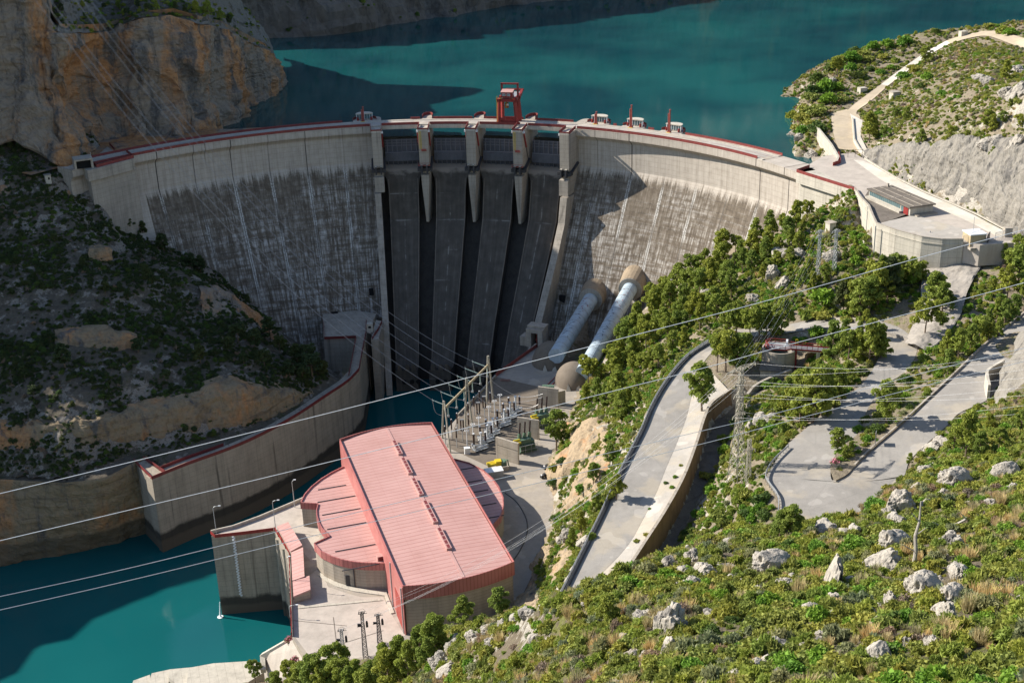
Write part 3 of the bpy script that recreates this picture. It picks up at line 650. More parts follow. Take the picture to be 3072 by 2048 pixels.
rf = MB(); rf.add([(-2.9, -5.0, 20.6), (2.7, -5.0, 20.6), (2.7, -.3, 21.6), (-2.9, -.3, 21.6), (-2.9, -5.0, 20.4), (2.7, -5.0, 20.4), (2.7, -.3, 21.4), (-2.9, -.3, 21.4)], [(0, 1, 2, 3), (4, 7, 6, 5), (0, 4, 5, 1), (1, 5, 6, 2), (2, 6, 7, 3), (3, 7, 4, 0)]); rf.build('cabin_roof', M['red_roof'], cbo)
for x in (-1.5, .7):
    w = MB(); w.box((x, -4.72, 18.8), (1.5, .08, 1.5)); wf = w.build('window', M['white_metal'], cbo)
    w = MB(); w.box((x - .32, -4.78, 18.8), (.5, .06, 1.15)); w.box((x + .32, -4.78, 18.8), (.5, .06, 1.15)); w.build('pane', M['window_glass'], wf)
w = MB(); w.box((2.53, -2.6, 18.9), (.08, 1.2, 1.4)); w.build('window', M['white_metal'], cbo)
wh = MB(); wh.tube([(-3.6, -4.2, 17.6), (-2.6, -4.2, 17.6)], .9, 10); wh.tube([(3.0, -4.4, 17.0), (4.2, -4.4, 17.0)], .7, 10); wh.box((3.2, -5.0, 16.6), (1.0, .6, .4)); wh.build('winch', M['red_paint'], cr)
yl = MB()
for x in (-3.0, 2.8): yl.box((x, -4.9, 16.6), (1.0, .3, .25), .4)
yl.build('buffer', M['yellow_paint'], cr)
op = MB(); op.box((-.8, -1.5, 11.4), (1.5, 1.5, 3.2)); op.bar((-.8, -1.5, 13), (-.8, -1.5, 16), .5); opo = op.build('operator_cab', M['red_paint'], cr)
w = MB(); w.box((-.05, -1.9, 12.0), (.12, .9, 1.2)); w.box((-.5, -2.27, 12.0), (.7, .06, 1.2)); w.build('window', M['white_metal'], opo)
la = MB()
for x in (-5.0, -4.6): la.bar((x, -5.2, 1), (x + .2, -5.2, 18.2), .13)
for z in np.arange(1.5, 18, .9): la.bar((-5.0, -5.2, z), (-4.6, -5.2, z), .1)
la.bar((-1.0, -2.5, 10), (-1.0, -2.5, 16), .12); la.bar((-.6, -2.5, 10), (-.6, -2.5, 16), .12); la.build('ladder', M['yellow_paint'], cr)
kb = MB(); kb.box((-2.5, -4.6, 3.4), (2.6, 1.4, 1.4)); kb.box((-3.4, -4.6, 2.4), (.8, 1.2, 2.4)); kb.build('drive_box', M['red_paint'], cr)
# ------------------------------------------------------------------ terrain
def pip(P, poly):
    x, y = P[:, 0], P[:, 1]; r = np.zeros(len(P), bool); n = len(poly)
    for i in range(n):
        x1, y1 = poly[i]; x2, y2 = poly[(i + 1) % n]; c = ((y1 > y) != (y2 > y)) & (x < (x2 - x1) * (y - y1) / (y2 - y1 + 1e-12) + x1); r ^= c
    return r
def P3(l):
    """list of (px, py, z[, rough]) -> xyz + rough"""
    return [(*at(p[0], p[1], p[2]), p[3] if len(p) > 3 else 1.0) for p in l]
def tin(lines, step, bounds, amp, mat, name, seed=0, blur=2, amps=None, extra=None, excl=None):
    V = []; E = []
    for L in lines:
        closed = False
        if isinstance(L, tuple): closed, L = True, list(L[0])
        n0 = len(V)
        for p in L: V.append(p)
        for i in range(len(L) - 1): E.append((n0 + i, n0 + i + 1))
    V = np.array(V, float)
    # merge duplicates
    o = delaunay_2d_cdt([Vector(p[:2]) for p in V], E, [], 0, 1e-3)
    vv = np.array([list(p) for p in o[0]]); src = o[3]; ZR = np.zeros((len(vv), 2))
    for i, s in enumerate(src):
        if s: ZR[i] = V[s[0], 2:4]
        else:
            d = np.linalg.norm(V[:, :2] - vv[i], axis=1); k = np.argsort(d)[:3]; w = 1 / (d[k] + .1); ZR[i] = (V[k, 2:4] * w[:, None]).sum(0) / w.sum()
    x0, x1, y0, y1 = bounds; nx = int((x1 - x0) / step) + 1; ny = int((y1 - y0) / step) + 1
    xs = x0 + np.arange(nx) * step; ys = y0 + np.arange(ny) * step
    Z = np.full((ny, nx), np.nan); Q = np.ones((ny, nx))
    for f in o[2]:
        a, b, c = (vv[i] for i in f[:3]); za = ZR[list(f[:3])]
        den = (b[1] - c[1]) * (a[0] - c[0]) + (c[0] - b[0]) * (a[1] - c[1])
        if abs(den) < 1e-9: continue
        i0, i1 = np.searchsorted(xs, [min(a[0], b[0], c[0]) - 1e-6, max(a[0], b[0], c[0]) + 1e-6]); j0, j1 = np.searchsorted(ys, [min(a[1], b[1], c[1]) - 1e-6, max(a[1], b[1], c[1]) + 1e-6])
        if i1 <= i0 or j1 <= j0: continue
        X, Y = np.meshgrid(xs[i0:i1], ys[j0:j1])
        l0 = ((b[1] - c[1]) * (X - c[0]) + (c[0] - b[0]) * (Y - c[1])) / den; l1 = ((c[1] - a[1]) * (X - c[0]) + (a[0] - c[0]) * (Y - c[1])) / den; l2 = 1 - l0 - l1
        ok = (l0 >= -1e-6) & (l1 >= -1e-6) & (l2 >= -1e-6)
        z = l0 * za[0, 0] + l1 * za[1, 0] + l2 * za[2, 0]; q = l0 * za[0, 1] + l1 * za[1, 1] + l2 * za[2, 1]
        S = Z[j0:j1, i0:i1]; S[ok] = z[ok]; T = Q[j0:j1, i0:i1]; T[ok] = q[ok]
    ok = ~np.isnan(Z); Zf = np.where(ok, Z, 0)
    if excl is not None: XX, YY = np.meshgrid(xs, ys); ok &= ~pip(np.stack([XX.ravel(), YY.ravel()], -1), excl).reshape(ny, nx)
    for _ in range(blur):
        w = ok.astype(float); num = Zf * w; den = w.copy()
        for ax in (0, 1):
            num = np.roll(num, 1, ax) + 2 * num + np.roll(num, -1, ax); den = np.roll(den, 1, ax) + 2 * den + np.roll(den, -1, ax)
        B = num / np.maximum(den, 1e-6); Zf = np.where(ok, Zf + (B - Zf) * np.clip(Q, 0, 1), 0)
    X, Y = np.meshgrid(xs, ys); P = np.stack([X.ravel(), Y.ravel(), Zf.ravel() * .6], -1)
    gy, gx = np.gradient(Zf, step); sl = np.clip(np.hypot(gx, gy), 0, 2.5).ravel()
    nz = amp * (fbm(P + seed, 14, 4) + .45 * fbm(P + seed, 3.2, 4, .6)) * (.6 + .5 * sl)
    Zf = (Zf.ravel() + nz * np.clip(Q.ravel(), 0, 2.0)).reshape(ny, nx)
    if extra: Zf = extra(X, Y, Zf)
    dx = (step * .38 * np.clip(Q, 0, 1) * sl.reshape(ny, nx) * (fbm(P + 50, 4.0, 3)).reshape(ny, nx))
    V3 = np.stack([X + dx, Y + dx * .6, Zf], -1).reshape(-1, 3)
    F = gridfaces(ny, nx)[:, [0, 1, 2, 3]]; F = F[ok.ravel()[F].all(1)]
    used = np.unique(F); mp = -np.ones(nx * ny, int); mp[used] = np.arange(len(used)); V3 = V3[used]; F = mp[F]
    me = npmesh(name, V3, F, mat, smooth=False); o = link(name, me); tag(o, kind='structure')
    return o, BVHTree.FromPolygons([tuple(p) for p in V3], [tuple(f) for f in F.tolist()])
def hid(L, dx, dy, dz, rough=1.0): return [(p[0] + dx, p[1] + dy, p[2] + dz, rough) for p in L]

# ---- right bank
yard_foot = P3([(1640, 1025, 29, .2), (1700, 1075, 29, .2), (1745, 1120, 29, .4), (1735, 1180, 29, .4), (1700, 1260, 29, .4), (1668, 1340, 29, .3), (1640, 1400, 29, .3), (1662, 1480, 29, .3), (1652, 1580, 29, .3), (1610, 1680, 29, .3), (1550, 1780, 29, .3), (1470, 1860, 29, .3)])
yard_top = P3([(1790, 1150, 37), (1775, 1215, 40), (1772, 1270, 46), (1805, 1300, 51), (1815, 1380, 51), (1800, 1470, 48), (1775, 1570, 45), (1720, 1680, 43), (1655, 1770, 42), (1590, 1850, 42)])
LRL = P3([(2180, 1000, 77, 0), (2125, 1030, 75, 0), (2060, 1075, 73, 0), (2000, 1145, 71.5, 0), (1955, 1220, 70, 0), (1925, 1290, 69, 0), (1890, 1360, 67.5, 0), (1850, 1440, 66, 0), (1800, 1550, 63, 0), (1740, 1670, 60, 0), (1680, 1790, 57, 0), (1640, 1860, 55, 0)])
LRR = P3([(2240, 1010, 77, 0), (2160, 1040, 75, 0), (2110, 1090, 73.3, 0), (2079, 1173, 71.7, 0), (2060, 1250, 70.3, 0), (2030, 1330, 69, 0), (2000, 1400, 67.7, 0), (1967, 1482, 66, 0), (1927, 1562, 64, 0), (1882, 1638, 62, 0), (1802, 1723, 59.5, 0), (1708, 1800, 57, 0), (1680, 1860, 55, 0)])
CWT = P3([(2189, 1175, 74, 0), (2133, 1213, 72.5, 0), (2110, 1258, 71.5, 0), (2084, 1340, 70, 0), (2047, 1437, 68, 0), (1994, 1535, 66, 0), (1936, 1625, 63.5, 0), (1860, 1741, 60, 0), (1800, 1820, 57, 0)])
CWB = [(p[0] + .9, p[1] - .3, z, 0) for p, z in zip(CWT, (69, 67, 65.5, 63.8, 61.8, 59.6, 57.2, 53.8, 51))]
CFR = P3([(2235, 1205, 69.3, .2), (2190, 1290, 66.5, .2), (2152, 1390, 64, .2), (2100, 1490, 61.5, .2), (2050, 1590, 59, .2), (1985, 1690, 56, .2), (1900, 1790, 52, .2)])
GRL = P3([(2410, 1290, 81, .3), (2365, 1347, 80.5, 0), (2318, 1392, 80.2, 0), (2296, 1435, 80, 0), (2312, 1465, 79.6, 0), (2334, 1500, 79.4, 0), (2330, 1560, 79.2, 0), (2300, 1640, 79, 0)])
IRL = P3([(2360, 1336, 80.6, 0), (2450, 1258, 82, 0), (2494, 1226, 82.6, 0), (2539, 1190, 83.2, 0), (2584, 1155, 84, 0), (2620, 1105, 85, 0), (2640, 1050, 85.8, 0), (2600, 1010, 85.2, 0), (2472, 985, 82.2, 0), (2360, 1000, 79.6, 0), (2250, 1012, 77.2, 0)])
IRR = P3([(2579, 1300, 82.4, 0), (2601, 1232, 83.2, 0), (2650, 1160, 84.3, 0), (2700, 1128, 85, 0), (2735, 1093, 85.7, 0), (2749, 1039, 86.6, 0), (2700, 985, 86.2, 0), (2600, 955, 84.6, 0), (2472, 955, 82.0, 0), (2355, 975, 79.6, 0), (2200, 990, 77.2, 0)])
URL = P3([(2500, 1450, 81, 0), (2566, 1400, 81.7, 0), (2619, 1347, 82.8, 0), (2718, 1262, 85, 0), (2852, 1137, 88.5, 0), (2959, 1035, 91, 0), (3048, 963, 93, 0), (3150, 880, 96, 0)])
URR = P3([(2360, 1660, 79, 0), (2441, 1600, 79.2, 0), (2579, 1549, 79.8, 0), (2642, 1486, 81, 0), (2709, 1424, 82.8, 0), (2744, 1366, 83.6, 0), (2843, 1276, 86, 0), (2878, 1240, 87, 0), (2968, 1196, 88.8, 0), (3017, 1129, 90.5, 0), (3072, 1102, 91.8, 0), (3200, 1040, 95, 0)])
dc = [damhit(x, y, .0) for x, y in ((2560, 600), (2500, 612), (2440, 640), (2350, 695), (2250, 722), (2170, 747), (2060, 800), (1990, 866), (1940, 930), (1880, 1000), (1800, 1080))]
DCON = [(*p, .6) for p in dc]; DBEH = [(p[0] + 3, p[1] + 14, p[2] + 4, 1) for p in dc]
PLB = P3([(2575, 610, 97, .3), (2602, 672, 97, .3), (2608, 712, 97, .3), (2627, 735, 97, .3), (2701, 755, 98, .3), (2775, 768, 98, .3), (2841, 768, 98, .3), (2885, 765, 98, .3), (2930, 770, 98, .3)])
PLI = [(p[0] + (2.2 if i < 3 else 0), p[1] + (0 if i < 3 else 4.0), 104.0, 0) for i, p in enumerate(PLB)]
SLP = [P3([(2500, 660, 96, 1), (2450, 720, 93, 1), (2380, 760, 88, 1), (2300, 800, 82, 1), (2200, 830, 76, 1), (2100, 880, 69, 1), (2030, 940, 61, 1), (1960, 1010, 53, 1), (1890, 1070, 45, 1), (1830, 1110, 39, 1)]),
       P3([(2560, 760, 94, 1), (2500, 800, 91, 1), (2420, 850, 87, 1), (2330, 880, 83, 1), (2230, 920, 78, 1), (2140, 950, 73.5, 1), (2060, 1010, 69, 1), (1990, 1080, 65, 1), (1930, 1150, 60, 1), (1880, 1220, 57, 1)]),
       P3([(2640, 830, 92, 1), (2580, 870, 88.5, .6), (2500, 900, 85.5, .6), (2420, 920, 83, .6)]),
       P3([(2730, 800, 94, .6), (2800, 830, 93, .5), (2790, 910, 90, .5), (2760, 975, 87.8, .4), (2820, 1020, 88.3, .5), (2870, 960, 91.5, .6), (2960, 880, 95, .8), (3072, 800, 99, 1)]),
       P3([(2640, 920, 87.5, .2), (2700, 905, 88.5, .2), (2740, 960, 88, .2), (2690, 965, 86.8, .1)]),
       P3([(2690, 1160, 85, .5), (2760, 1090, 87, .5), (2860, 1020, 89.5, .5), (2950, 950, 92.5, .6)]),
       P3([(2540, 1330, 82, .4), (2640, 1260, 84, .4)]),
       P3([(2250, 1300, 75, .7), (2230, 1390, 74, .7), (2210, 1448, 74, .5), (2190, 1530, 72, .7), (2150, 1610, 70, .7), (2260, 1530, 77, .6), (2220, 1640, 75, .8)]),
       P3([(2300, 1230, 76, .6), (2400, 1190, 79, .6), (2480, 1160, 81.5, .5), (2540, 1090, 83.4, .5)]),
       P3([(2160, 1120, 74, 0), (2220, 1150, 73.6, 0), (2290, 1150, 73.4, 0), (2360, 1120, 73.6, 0), (2400, 1080, 74.6, 0), (2420, 1050, 76.5, .2)]),
       P3([(2240, 1195, 73.8, 0), (2300, 1160, 73.4, 0), (2380, 1125, 73.6, 0)])]
right_lines = [yard_foot, yard_top, LRL, LRR, CWT, CWB, CFR, GRL, IRL, IRR, URL, URR, DCON, DBEH, PLB, PLI] + SLP
# upper part: platform, road to the headland, shoreline, hillside
PLAT = P3([(2470, 470, 104, 0), (2545, 448, 104, 0), (2575, 470, 104, 0), (2650, 520, 104, 0), (2770, 590, 104, 0), (2900, 655, 104, 0), (3040, 718, 104, 0), (3120, 760, 104, 0)])
SHT = P3([(2588, 463, 104.6, 0), (2640, 452, 111, .3), (2720, 449, 117, .5), (2780, 445, 121, .5), (2850, 440, 122, .5), (2960, 440, 124, .6), (3072, 460, 126, .6), (3150, 480, 128, 1)])
def setback(l, line, ratio, z0):
    """height at which the photo point stands far enough behind the foot line"""
    L = np.array([q[:2] for q in line]); out = []
    for px, py, zmax, rgh in l:
        best = z0 + .3
        for z in np.arange(z0 + .3, zmax, .25):
            q = np.array(at(px, py, z))[:2]; dmin = 1e9; sg = 1
            for a, b in zip(L[:-1], L[1:]):
                t = np.clip(((q - a) @ (b - a)) / ((b - a) @ (b - a)), 0, 1); dd = q - (a + (b - a) * t); n_ = np.array([-(b - a)[1], (b - a)[0]]); n_ = n_ if n_[0] + n_[1] * .3 > 0 else -n_
                if np.linalg.norm(dd) < dmin: dmin = np.linalg.norm(dd); sg = np.sign(dd @ n_)
            if sg * dmin >= (z - z0) * ratio: best = z
        out.append((*at(px, py, best), rgh))
    return out
SHB = P3([(2592, 474, 103.6, 0), (2680, 535, 103.6, 0), (2770, 580, 103.6, 0), (2850, 615, 103.6, 0), (2930, 645, 103.6, 0), (3000, 684, 103.6, 0), (3100, 735, 103.6, 0), (3180, 775, 103.6, 0)])
SHT = setback([(2590, 463, 106, 0), (2640, 453, 122, .3), (2690, 450, 124, .4), (2740, 450, 125, .5), (2800, 441, 127, .5), (2870, 429, 128, .5), (2960, 436, 129, .6), (3072, 448, 130, .6), (3150, 470, 130, 1)], SHB, .45, 104)
RDL = P3([(2515, 448, 104.2, 0), (2500, 400, 104.3, 0), (2497, 345, 104.6, 0), (2540, 330, 105.5, 0), (2600, 290, 107, 0), (2650, 250, 109, 0), (2720, 200, 112, 0), (2780, 155, 115.5, 0), (2840, 122, 119, 0), (2890, 108, 121.5, 0), (2960, 95, 124, 0), (3020, 105, 125.5, 0)])
RDR = P3([(2600, 460, 104.4, 0), (2560, 400, 104.4, 0), (2580, 355, 105, 0), (2560, 340, 105.5, 0), (2660, 262, 108.8, 0), (2740, 200, 112, 0), (2800, 157, 115.5, 0), (2850, 132, 119, 0), (2900, 117, 121.5, 0), (2960, 108, 123.5, 0), (3040, 135, 125.5, 0), (3100, 160, 127, 0)])
SHORE = P3([(2490, 520, 96, .3), (2440, 480, 96.5, .3), (2415, 455, 97, .3), (2380, 420, 97, .5), (2372, 395, 97, .5), (2385, 340, 97, .5), (2400, 300, 97, .5)])
SHO2 = hid(SHORE, -14, 6, -14)
RDGE = P3([(2395, 305, 103), (2440, 265, 106), (2480, 235, 108), (2540, 185, 111), (2600, 150, 114), (2680, 120, 117), (2740, 100, 120), (2830, 90, 122), (2900, 82, 124), (2980, 75, 126), (3072, 60, 129), (3200, 45, 133)])
LSL = P3([(2400, 440, 101), (2400, 400, 102), (2420, 350, 103), (2450, 310, 105), (2520, 250, 107.5), (2600, 200, 110.5), (2680, 160, 114), (2760, 130, 118)])
HILL = [P3([(2640, 400, 109), (2700, 400, 115), (2800, 400, 121), (2950, 400, 126), (3072, 410, 129)]),
        P3([(2600, 370, 106.5), (2660, 350, 110), (2760, 330, 118), (2880, 330, 127), (3000, 330, 134), (3120, 330, 140)]),
        P3([(2640, 300, 108.5), (2720, 270, 113), (2830, 260, 121), (2950, 250, 131), (3072, 250, 140), (3200, 250, 148)]),
        P3([(2780, 200, 114.5), (2850, 170, 119), (2950, 160, 126), (3050, 190, 133), (3150, 200, 141)])]
right_lines += [SHT, SHB, RDL, RDR, SHORE, SHO2, RDGE, hid(RDGE, -14, 22, -9), hid(RDGE, -30, 50, -32), LSL] + HILL
right_lines += [[(330, 250, 150, 1), (330, 400, 170, 1), (340, 600, 185, 1)]]
right_hill, BR = tin(right_lines, 1.25, (4, 335, 235, 860), .75, M['right_ground'], 'right_hillside', excl=[(-30, yard_foot[1][1])] + [(p[0] - .8, p[1]) for p in yard_foot[1:]] + [(-30, yard_foot[-1][1])])

# ---- near hillside at the foot of the viewpoint
FR = P3([(640, 2052, 5), (740, 2040, 8), (840, 2040, 14), (930, 2012, 27), (1000, 1988, 31), (1150, 1960, 44), (1230, 1935, 56), (1310, 1905, 80), (1400, 1868, 105), (1500, 1842, 120), (1650, 1815, 140), (1720, 1792, 145), (1850, 1752, 148), (1950, 1702, 146), (2050, 1645, 140), (2200, 1602, 137), (2300, 1580, 134), (2450, 1592, 138), (2580, 1545, 134), (2680, 1478, 128), (2800, 1388, 120), (2960, 1245, 110), (3072, 1145, 104), (3200, 1080, 102)])
FM = [P3([(1250, 1990, 90), (1400, 1950, 115), (1550, 1900, 130), (1750, 1870, 150), (1950, 1800, 154), (2150, 1730, 151), (2350, 1690, 149), (2550, 1660, 149), (2750, 1580, 143), (2950, 1450, 134), (3100, 1330, 128)]),
      P3([(1300, 2048, 105), (1500, 2020, 132), (1750, 1980, 156), (2000, 1920, 163), (2300, 1850, 163), (2600, 1780, 162), (2850, 1680, 157), (3072, 1560, 151), (3200, 1500, 148)]),
      P3([(1000, 2100, 50), (1300, 2150, 120), (1600, 2150, 156), (2000, 2100, 174), (2400, 2060, 178), (2800, 2000, 179), (3200, 1900, 176)]),
      P3([(1500, 2400, 170), (2200, 2400, 192), (3000, 2400, 200), (3400, 2200, 195)])]
fl = [FR] + FM
fl += [hid(FR[8:], 0, 16, -16), hid(FR[8:], 0, 45, -52), [(p[0], p[1] + 10, max(-6, p[2] - 14), 1) for p in FR[:8]], [(-100, 270, -4, 1), (-75, 225, 30, 1), (-45, 170, 70, 1), (-40, 120, 105, 1), (-30, 70, 150, 1)]]
fore_hill, BF = tin(fl, .7, (-85, 150, 40, 330), .8, M['fore_ground'], 'near_hillside', seed=9)

# ---- left bank
dl = [damhit(x, y) for x, y in ((272, 560), (290, 610), (330, 660), (400, 700), (480, 735), (560, 765), (640, 810), (700, 865), (770, 930), (830, 990), (900, 1040), (960, 1090), (1010, 1110))]
LC = [(*p, .7) for p in dl]; LCB = [(p[0] - 2, p[1] + 16, p[2] + 8, 1) for p in dl]
WLK = P3([(395, 1370, 29, .1), (470, 1395, 28.6, .1), (560, 1370, 28.6, .1), (700, 1318, 28.6, .1), (800, 1275, 28.6, .1), (893, 1222, 28.6, .1), (955, 1185, 28.6, .1), (1010, 1140, 28.6, .1)])
WAT = [at(-120, 1745, -3), at(0, 1720, -3), at(200, 1680, -3), at(448, 1612, -3)]
CT0 = P3([(-150, 1420, 29, .6), (0, 1425, 29, .6), (150, 1435, 29, .6), (300, 1420, 29, .5), (395, 1370, 29, .3)])
CB = [P3([(-150, 1400, 31, .5), (0, 1405, 31, .5), (200, 1415, 31, .5), (380, 1350, 31, .5), (560, 1320, 31, .5), (760, 1270, 30, .5), (900, 1200, 30, .5)])]
def Y3(l): return [(*aty(p[0], p[1], p[2]), p[3] if len(p) > 3 else 1.0) for p in l]
CBT = Y3([(-150, 1290, 412, .7), (0, 1285, 411, .7), (200, 1270, 410, .7), (400, 1246, 422, .7), (560, 1208, 428, .7), (680, 1170, 436, .6), (790, 1165, 445, .6), (880, 1172, 455, .6), (935, 1165, 463, .6)])
LS = [Y3([(-150, 1180, 424), (0, 1170, 424), (150, 1160, 424), (330, 1140, 429), (520, 1130, 439), (700, 1110, 451), (850, 1110, 463), (950, 1130, 470)]),
      Y3([(-150, 1060, 438), (0, 1050, 440), (300, 1040, 444), (560, 1020, 462), (700, 1010, 475), (850, 1040, 488)]),
      Y3([(-150, 985, 450), (0, 970, 452), (300, 970, 457), (560, 955, 479), (700, 930, 493)]),
      Y3([(-150, 850, 470), (0, 840, 472), (300, 840, 479), (600, 840, 503)]),
      Y3([(-150, 720, 490), (0, 710, 494), (280, 720, 501), (380, 760, 508), (480, 790, 514)]),
      Y3([(-150, 600, 508), (0, 590, 512), (120, 575, 515), (220, 590, 523), (262, 610, 529)]),
      Y3([(-150, 540, 514), (0, 535, 517), (100, 530, 521), (180, 520, 526), (235, 505, 532)])]
CB.append(CBT)
WOUT = [(x - .3, y + 1.3, 27.2, 0) for x, y, z, r_ in P3([(402, 1385, 28.7), (456, 1434, 28.7), (560, 1396, 28.7), (700, 1345, 28.7), (804, 1297, 28.7), (893, 1247, 28.7), (976, 1192, 28.7), (1040, 1147, 28.7)])]
left_lines = [LC, LCB, WLK, WOUT, CT0] + CB + LS
left_lines += [hid(LS[-1], -8, 30, 12), [(-212, 330, 6, 1), (-224, 340, 27, 1), (-226, 359, 40, 1), (-227, 376, 52, 1), (-229, 404, 73, 1), (-255, 450, 110, 1), (-270, 520, 150, 1), (-285, 600, 190, 1)]]
LT = [(-212., 385.)] + [tuple(np.array(at(x, y, 29))[:2]) for x, y in ((-160, 1432), (0, 1440), (100, 1446), (200, 1450), (320, 1430), (410, 1385), (440, 1370))]
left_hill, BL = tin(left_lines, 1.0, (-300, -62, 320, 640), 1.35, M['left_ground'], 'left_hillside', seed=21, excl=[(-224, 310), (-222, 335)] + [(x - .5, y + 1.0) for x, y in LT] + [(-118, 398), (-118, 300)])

# ---- cliffs as displaced lofts
def loft(rows, nu, nv, amp, name, mat, seed=0, fn=None, sc=1.0):
    G = np.array([spl(r, nu) for r in rows]); G = np.stack([spl(G[:, j], nv) for j in range(nu)], 1)
    du = np.gradient(G, axis=1); dv = np.gradient(G, axis=0); N = np.cross(du, dv); N /= np.maximum(np.linalg.norm(N, axis=-1, keepdims=True), 1e-6)
    c = G - CAM; s = np.sign((N * c).sum(-1).mean()); N = -N * (s if s else 1)
    P = G.reshape(-1, 3); Q = P * np.array([1, 1, .45]); st = P * np.array([.25, .25, 1.6])
    d = amp * (1.5 * fbm(Q + seed, 26 * sc, 4) + .9 * (.5 - np.abs(fbm(Q + seed + 40, 12 * sc, 3))) + .5 * fbm(P + seed, 4.5 * sc, 4, .6) + .35 * fbm(st + seed, 5 * sc, 3))
    if fn is not None: d = d + fn(P)
    w = np.ones((nv, nu)); w[-1] = .4; w[0] = .5
    V = P + N.reshape(-1, 3) * (d * w.ravel())[:, None]
    me = npmesh(name, V, gridfaces(nv, nu), mat, smooth=False); o = link(name, me); tag(o, kind='structure')
    return o, BVHTree.FromPolygons([tuple(p) for p in V], [tuple(f) for f in gridfaces(nv, nu).tolist()])
# upper left cliff
bot = [aty(-140, 440, 532), aty(0, 436, 532), aty(80, 446, 533), aty(150, 482, 533), at(205, 505, 104), at(250, 468, 104), at(308, 440, 104), at(345, 428, 104), at(400, 431, 104), at(513, 412, 104), at(585, 403, 104), at(674, 394, 97), at(723, 357, 95), at(800, 312, 95), at(853, 274, 95), at(862, 262, 95)]
topx = [(-140, -40), (0, -30), (110, -20), (150, 60), (175, 98), (240, 100), (310, 96), (365, 80), (430, 58), (520, 50), (590, 70), (660, 85), (735, 122), (795, 152), (835, 205), (850, 240)]
top = [aty(x, y, b[1] + s) for (x, y), b, s in zip(topx, bot, (30, 30, 26, 24, 22, 24, 25, 25, 25, 24, 22, 20, 16, 10, 6, 3))]
bot = [np.array([-268., 452, 92]), np.array([-238., 486, 100])] + list(bot[1:]); top = [np.array([-280., 468, 158]), np.array([-246., 503, 172]), np.array([-209., 547, 193]), np.array([-190., 557, 205])] + list(top[3:])
bot = [np.array(b) for b in bot]; top = [np.array(t) for t in top]
mid1 = [b * .72 + t * .28 + np.array([0, 4, 0]) for b, t in zip(bot, top)]; mid2 = [b * .3 + t * .7 + np.array([0, -2, 0]) for b, t in zip(bot, top)]
cav = np.array(aty(310, 235, (bot[7][1] + top[7][1]) / 2)); cav2 = np.array(aty(460, 300, (bot[9][1] + top[9][1]) / 2))
def caves(P):
    r = np.zeros(len(P))
    for c, rx, rz, a in ((cav, 13, 15, 7.5), (cav + np.array([10, 0, -22]), 12, 14, 5), (cav2, 9, 20, 4.5), (cav2 + np.array([14, 8, -4]), 6, 16, 3.5)):
        q = ((P[:, 0] - c[0]) / rx) ** 2 + ((P[:, 2] - c[2]) / rz) ** 2; r -= a * np.clip(1.25 - q, 0, 1)
    return r
cliff, BC = loft([top, mid2, mid1, bot], 300, 130, 2.6, 'cliff', M['cliff_rock'], 3, caves)
# plateau above it
back = [t + np.array([-6, 26, 7]) for t in top]; back2 = [t + np.array([-14, 70, 6 if i < 4 else 28 if i < 13 else 10]) for i, t in enumerate(top)]; back3 = [t + np.array([-60, 160, 20 if i < 4 else 75 if i < 11 else 5]) for i, t in enumerate(top)]
for L_ in (back, back2, back3):
    for i in range(14, 17): L_[i] = top[i] + (L_[i] - top[i]) * (.55 - .18 * (i - 14)) + np.array([0, 4, -4 - 6 * (i - 14)])
mb = MB(); mb.ribbon([tuple(t + np.array([-.5, 4, 3.0])) for t in top], [tuple(t + np.array([-2, 13, -9])) for t in top]); tag(mb.build('rock_backing', M['cliff_rock']), kind='structure')
plateau, BP = loft([back3, back2, back, top], 150, 70, 1.6, 'plateau', M['plateau_ground'], 5)
# rock walls hidden behind the headland, down to the water
# far bank
fw = [(560, 175), (700, 158), (790, 141), (900, 126), (1000, 116), (1200, 86), (1400, 60), (1540, 34), (1800, 6), (2050, -18), (2500, -50), (3000, -75), (3600, -110)]
f0 = [np.array(at(x, y, LAKE - 3)) for x, y in fw]
dirn = np.array([-.25, .97, 0])
rows = [[p + dirn * q + np.array([0, 0, h]) for p in f0] for q, h in ((620, 420), (330, 260), (120, 150), (62, 112), (26, 62), (12, 26), (0, 0))]
far, BFAR = loft(rows, 300, 150, 6.5, 'far_cliff', M['far_rock'], 11, None, 1.9)
# off-frame ridge on the left, continuing the plateau (it throws the valley into shade)
rw = [[np.array([x, y, z]) for x, y, z in r] for r in ([(-260, 200, 20), (-292, 380, 92), (-310, 520, 180), (-360, 640, 250), (-380, 800, 260)], [(-420, 230, 90), (-430, 400, 145), (-450, 540, 250), (-470, 680, 320), (-480, 820, 320)])]
ridge, _ = loft([rw[1], rw[0]], 60, 30, 5, 'left_ridge', M['left_ground'], 8, None, 2)
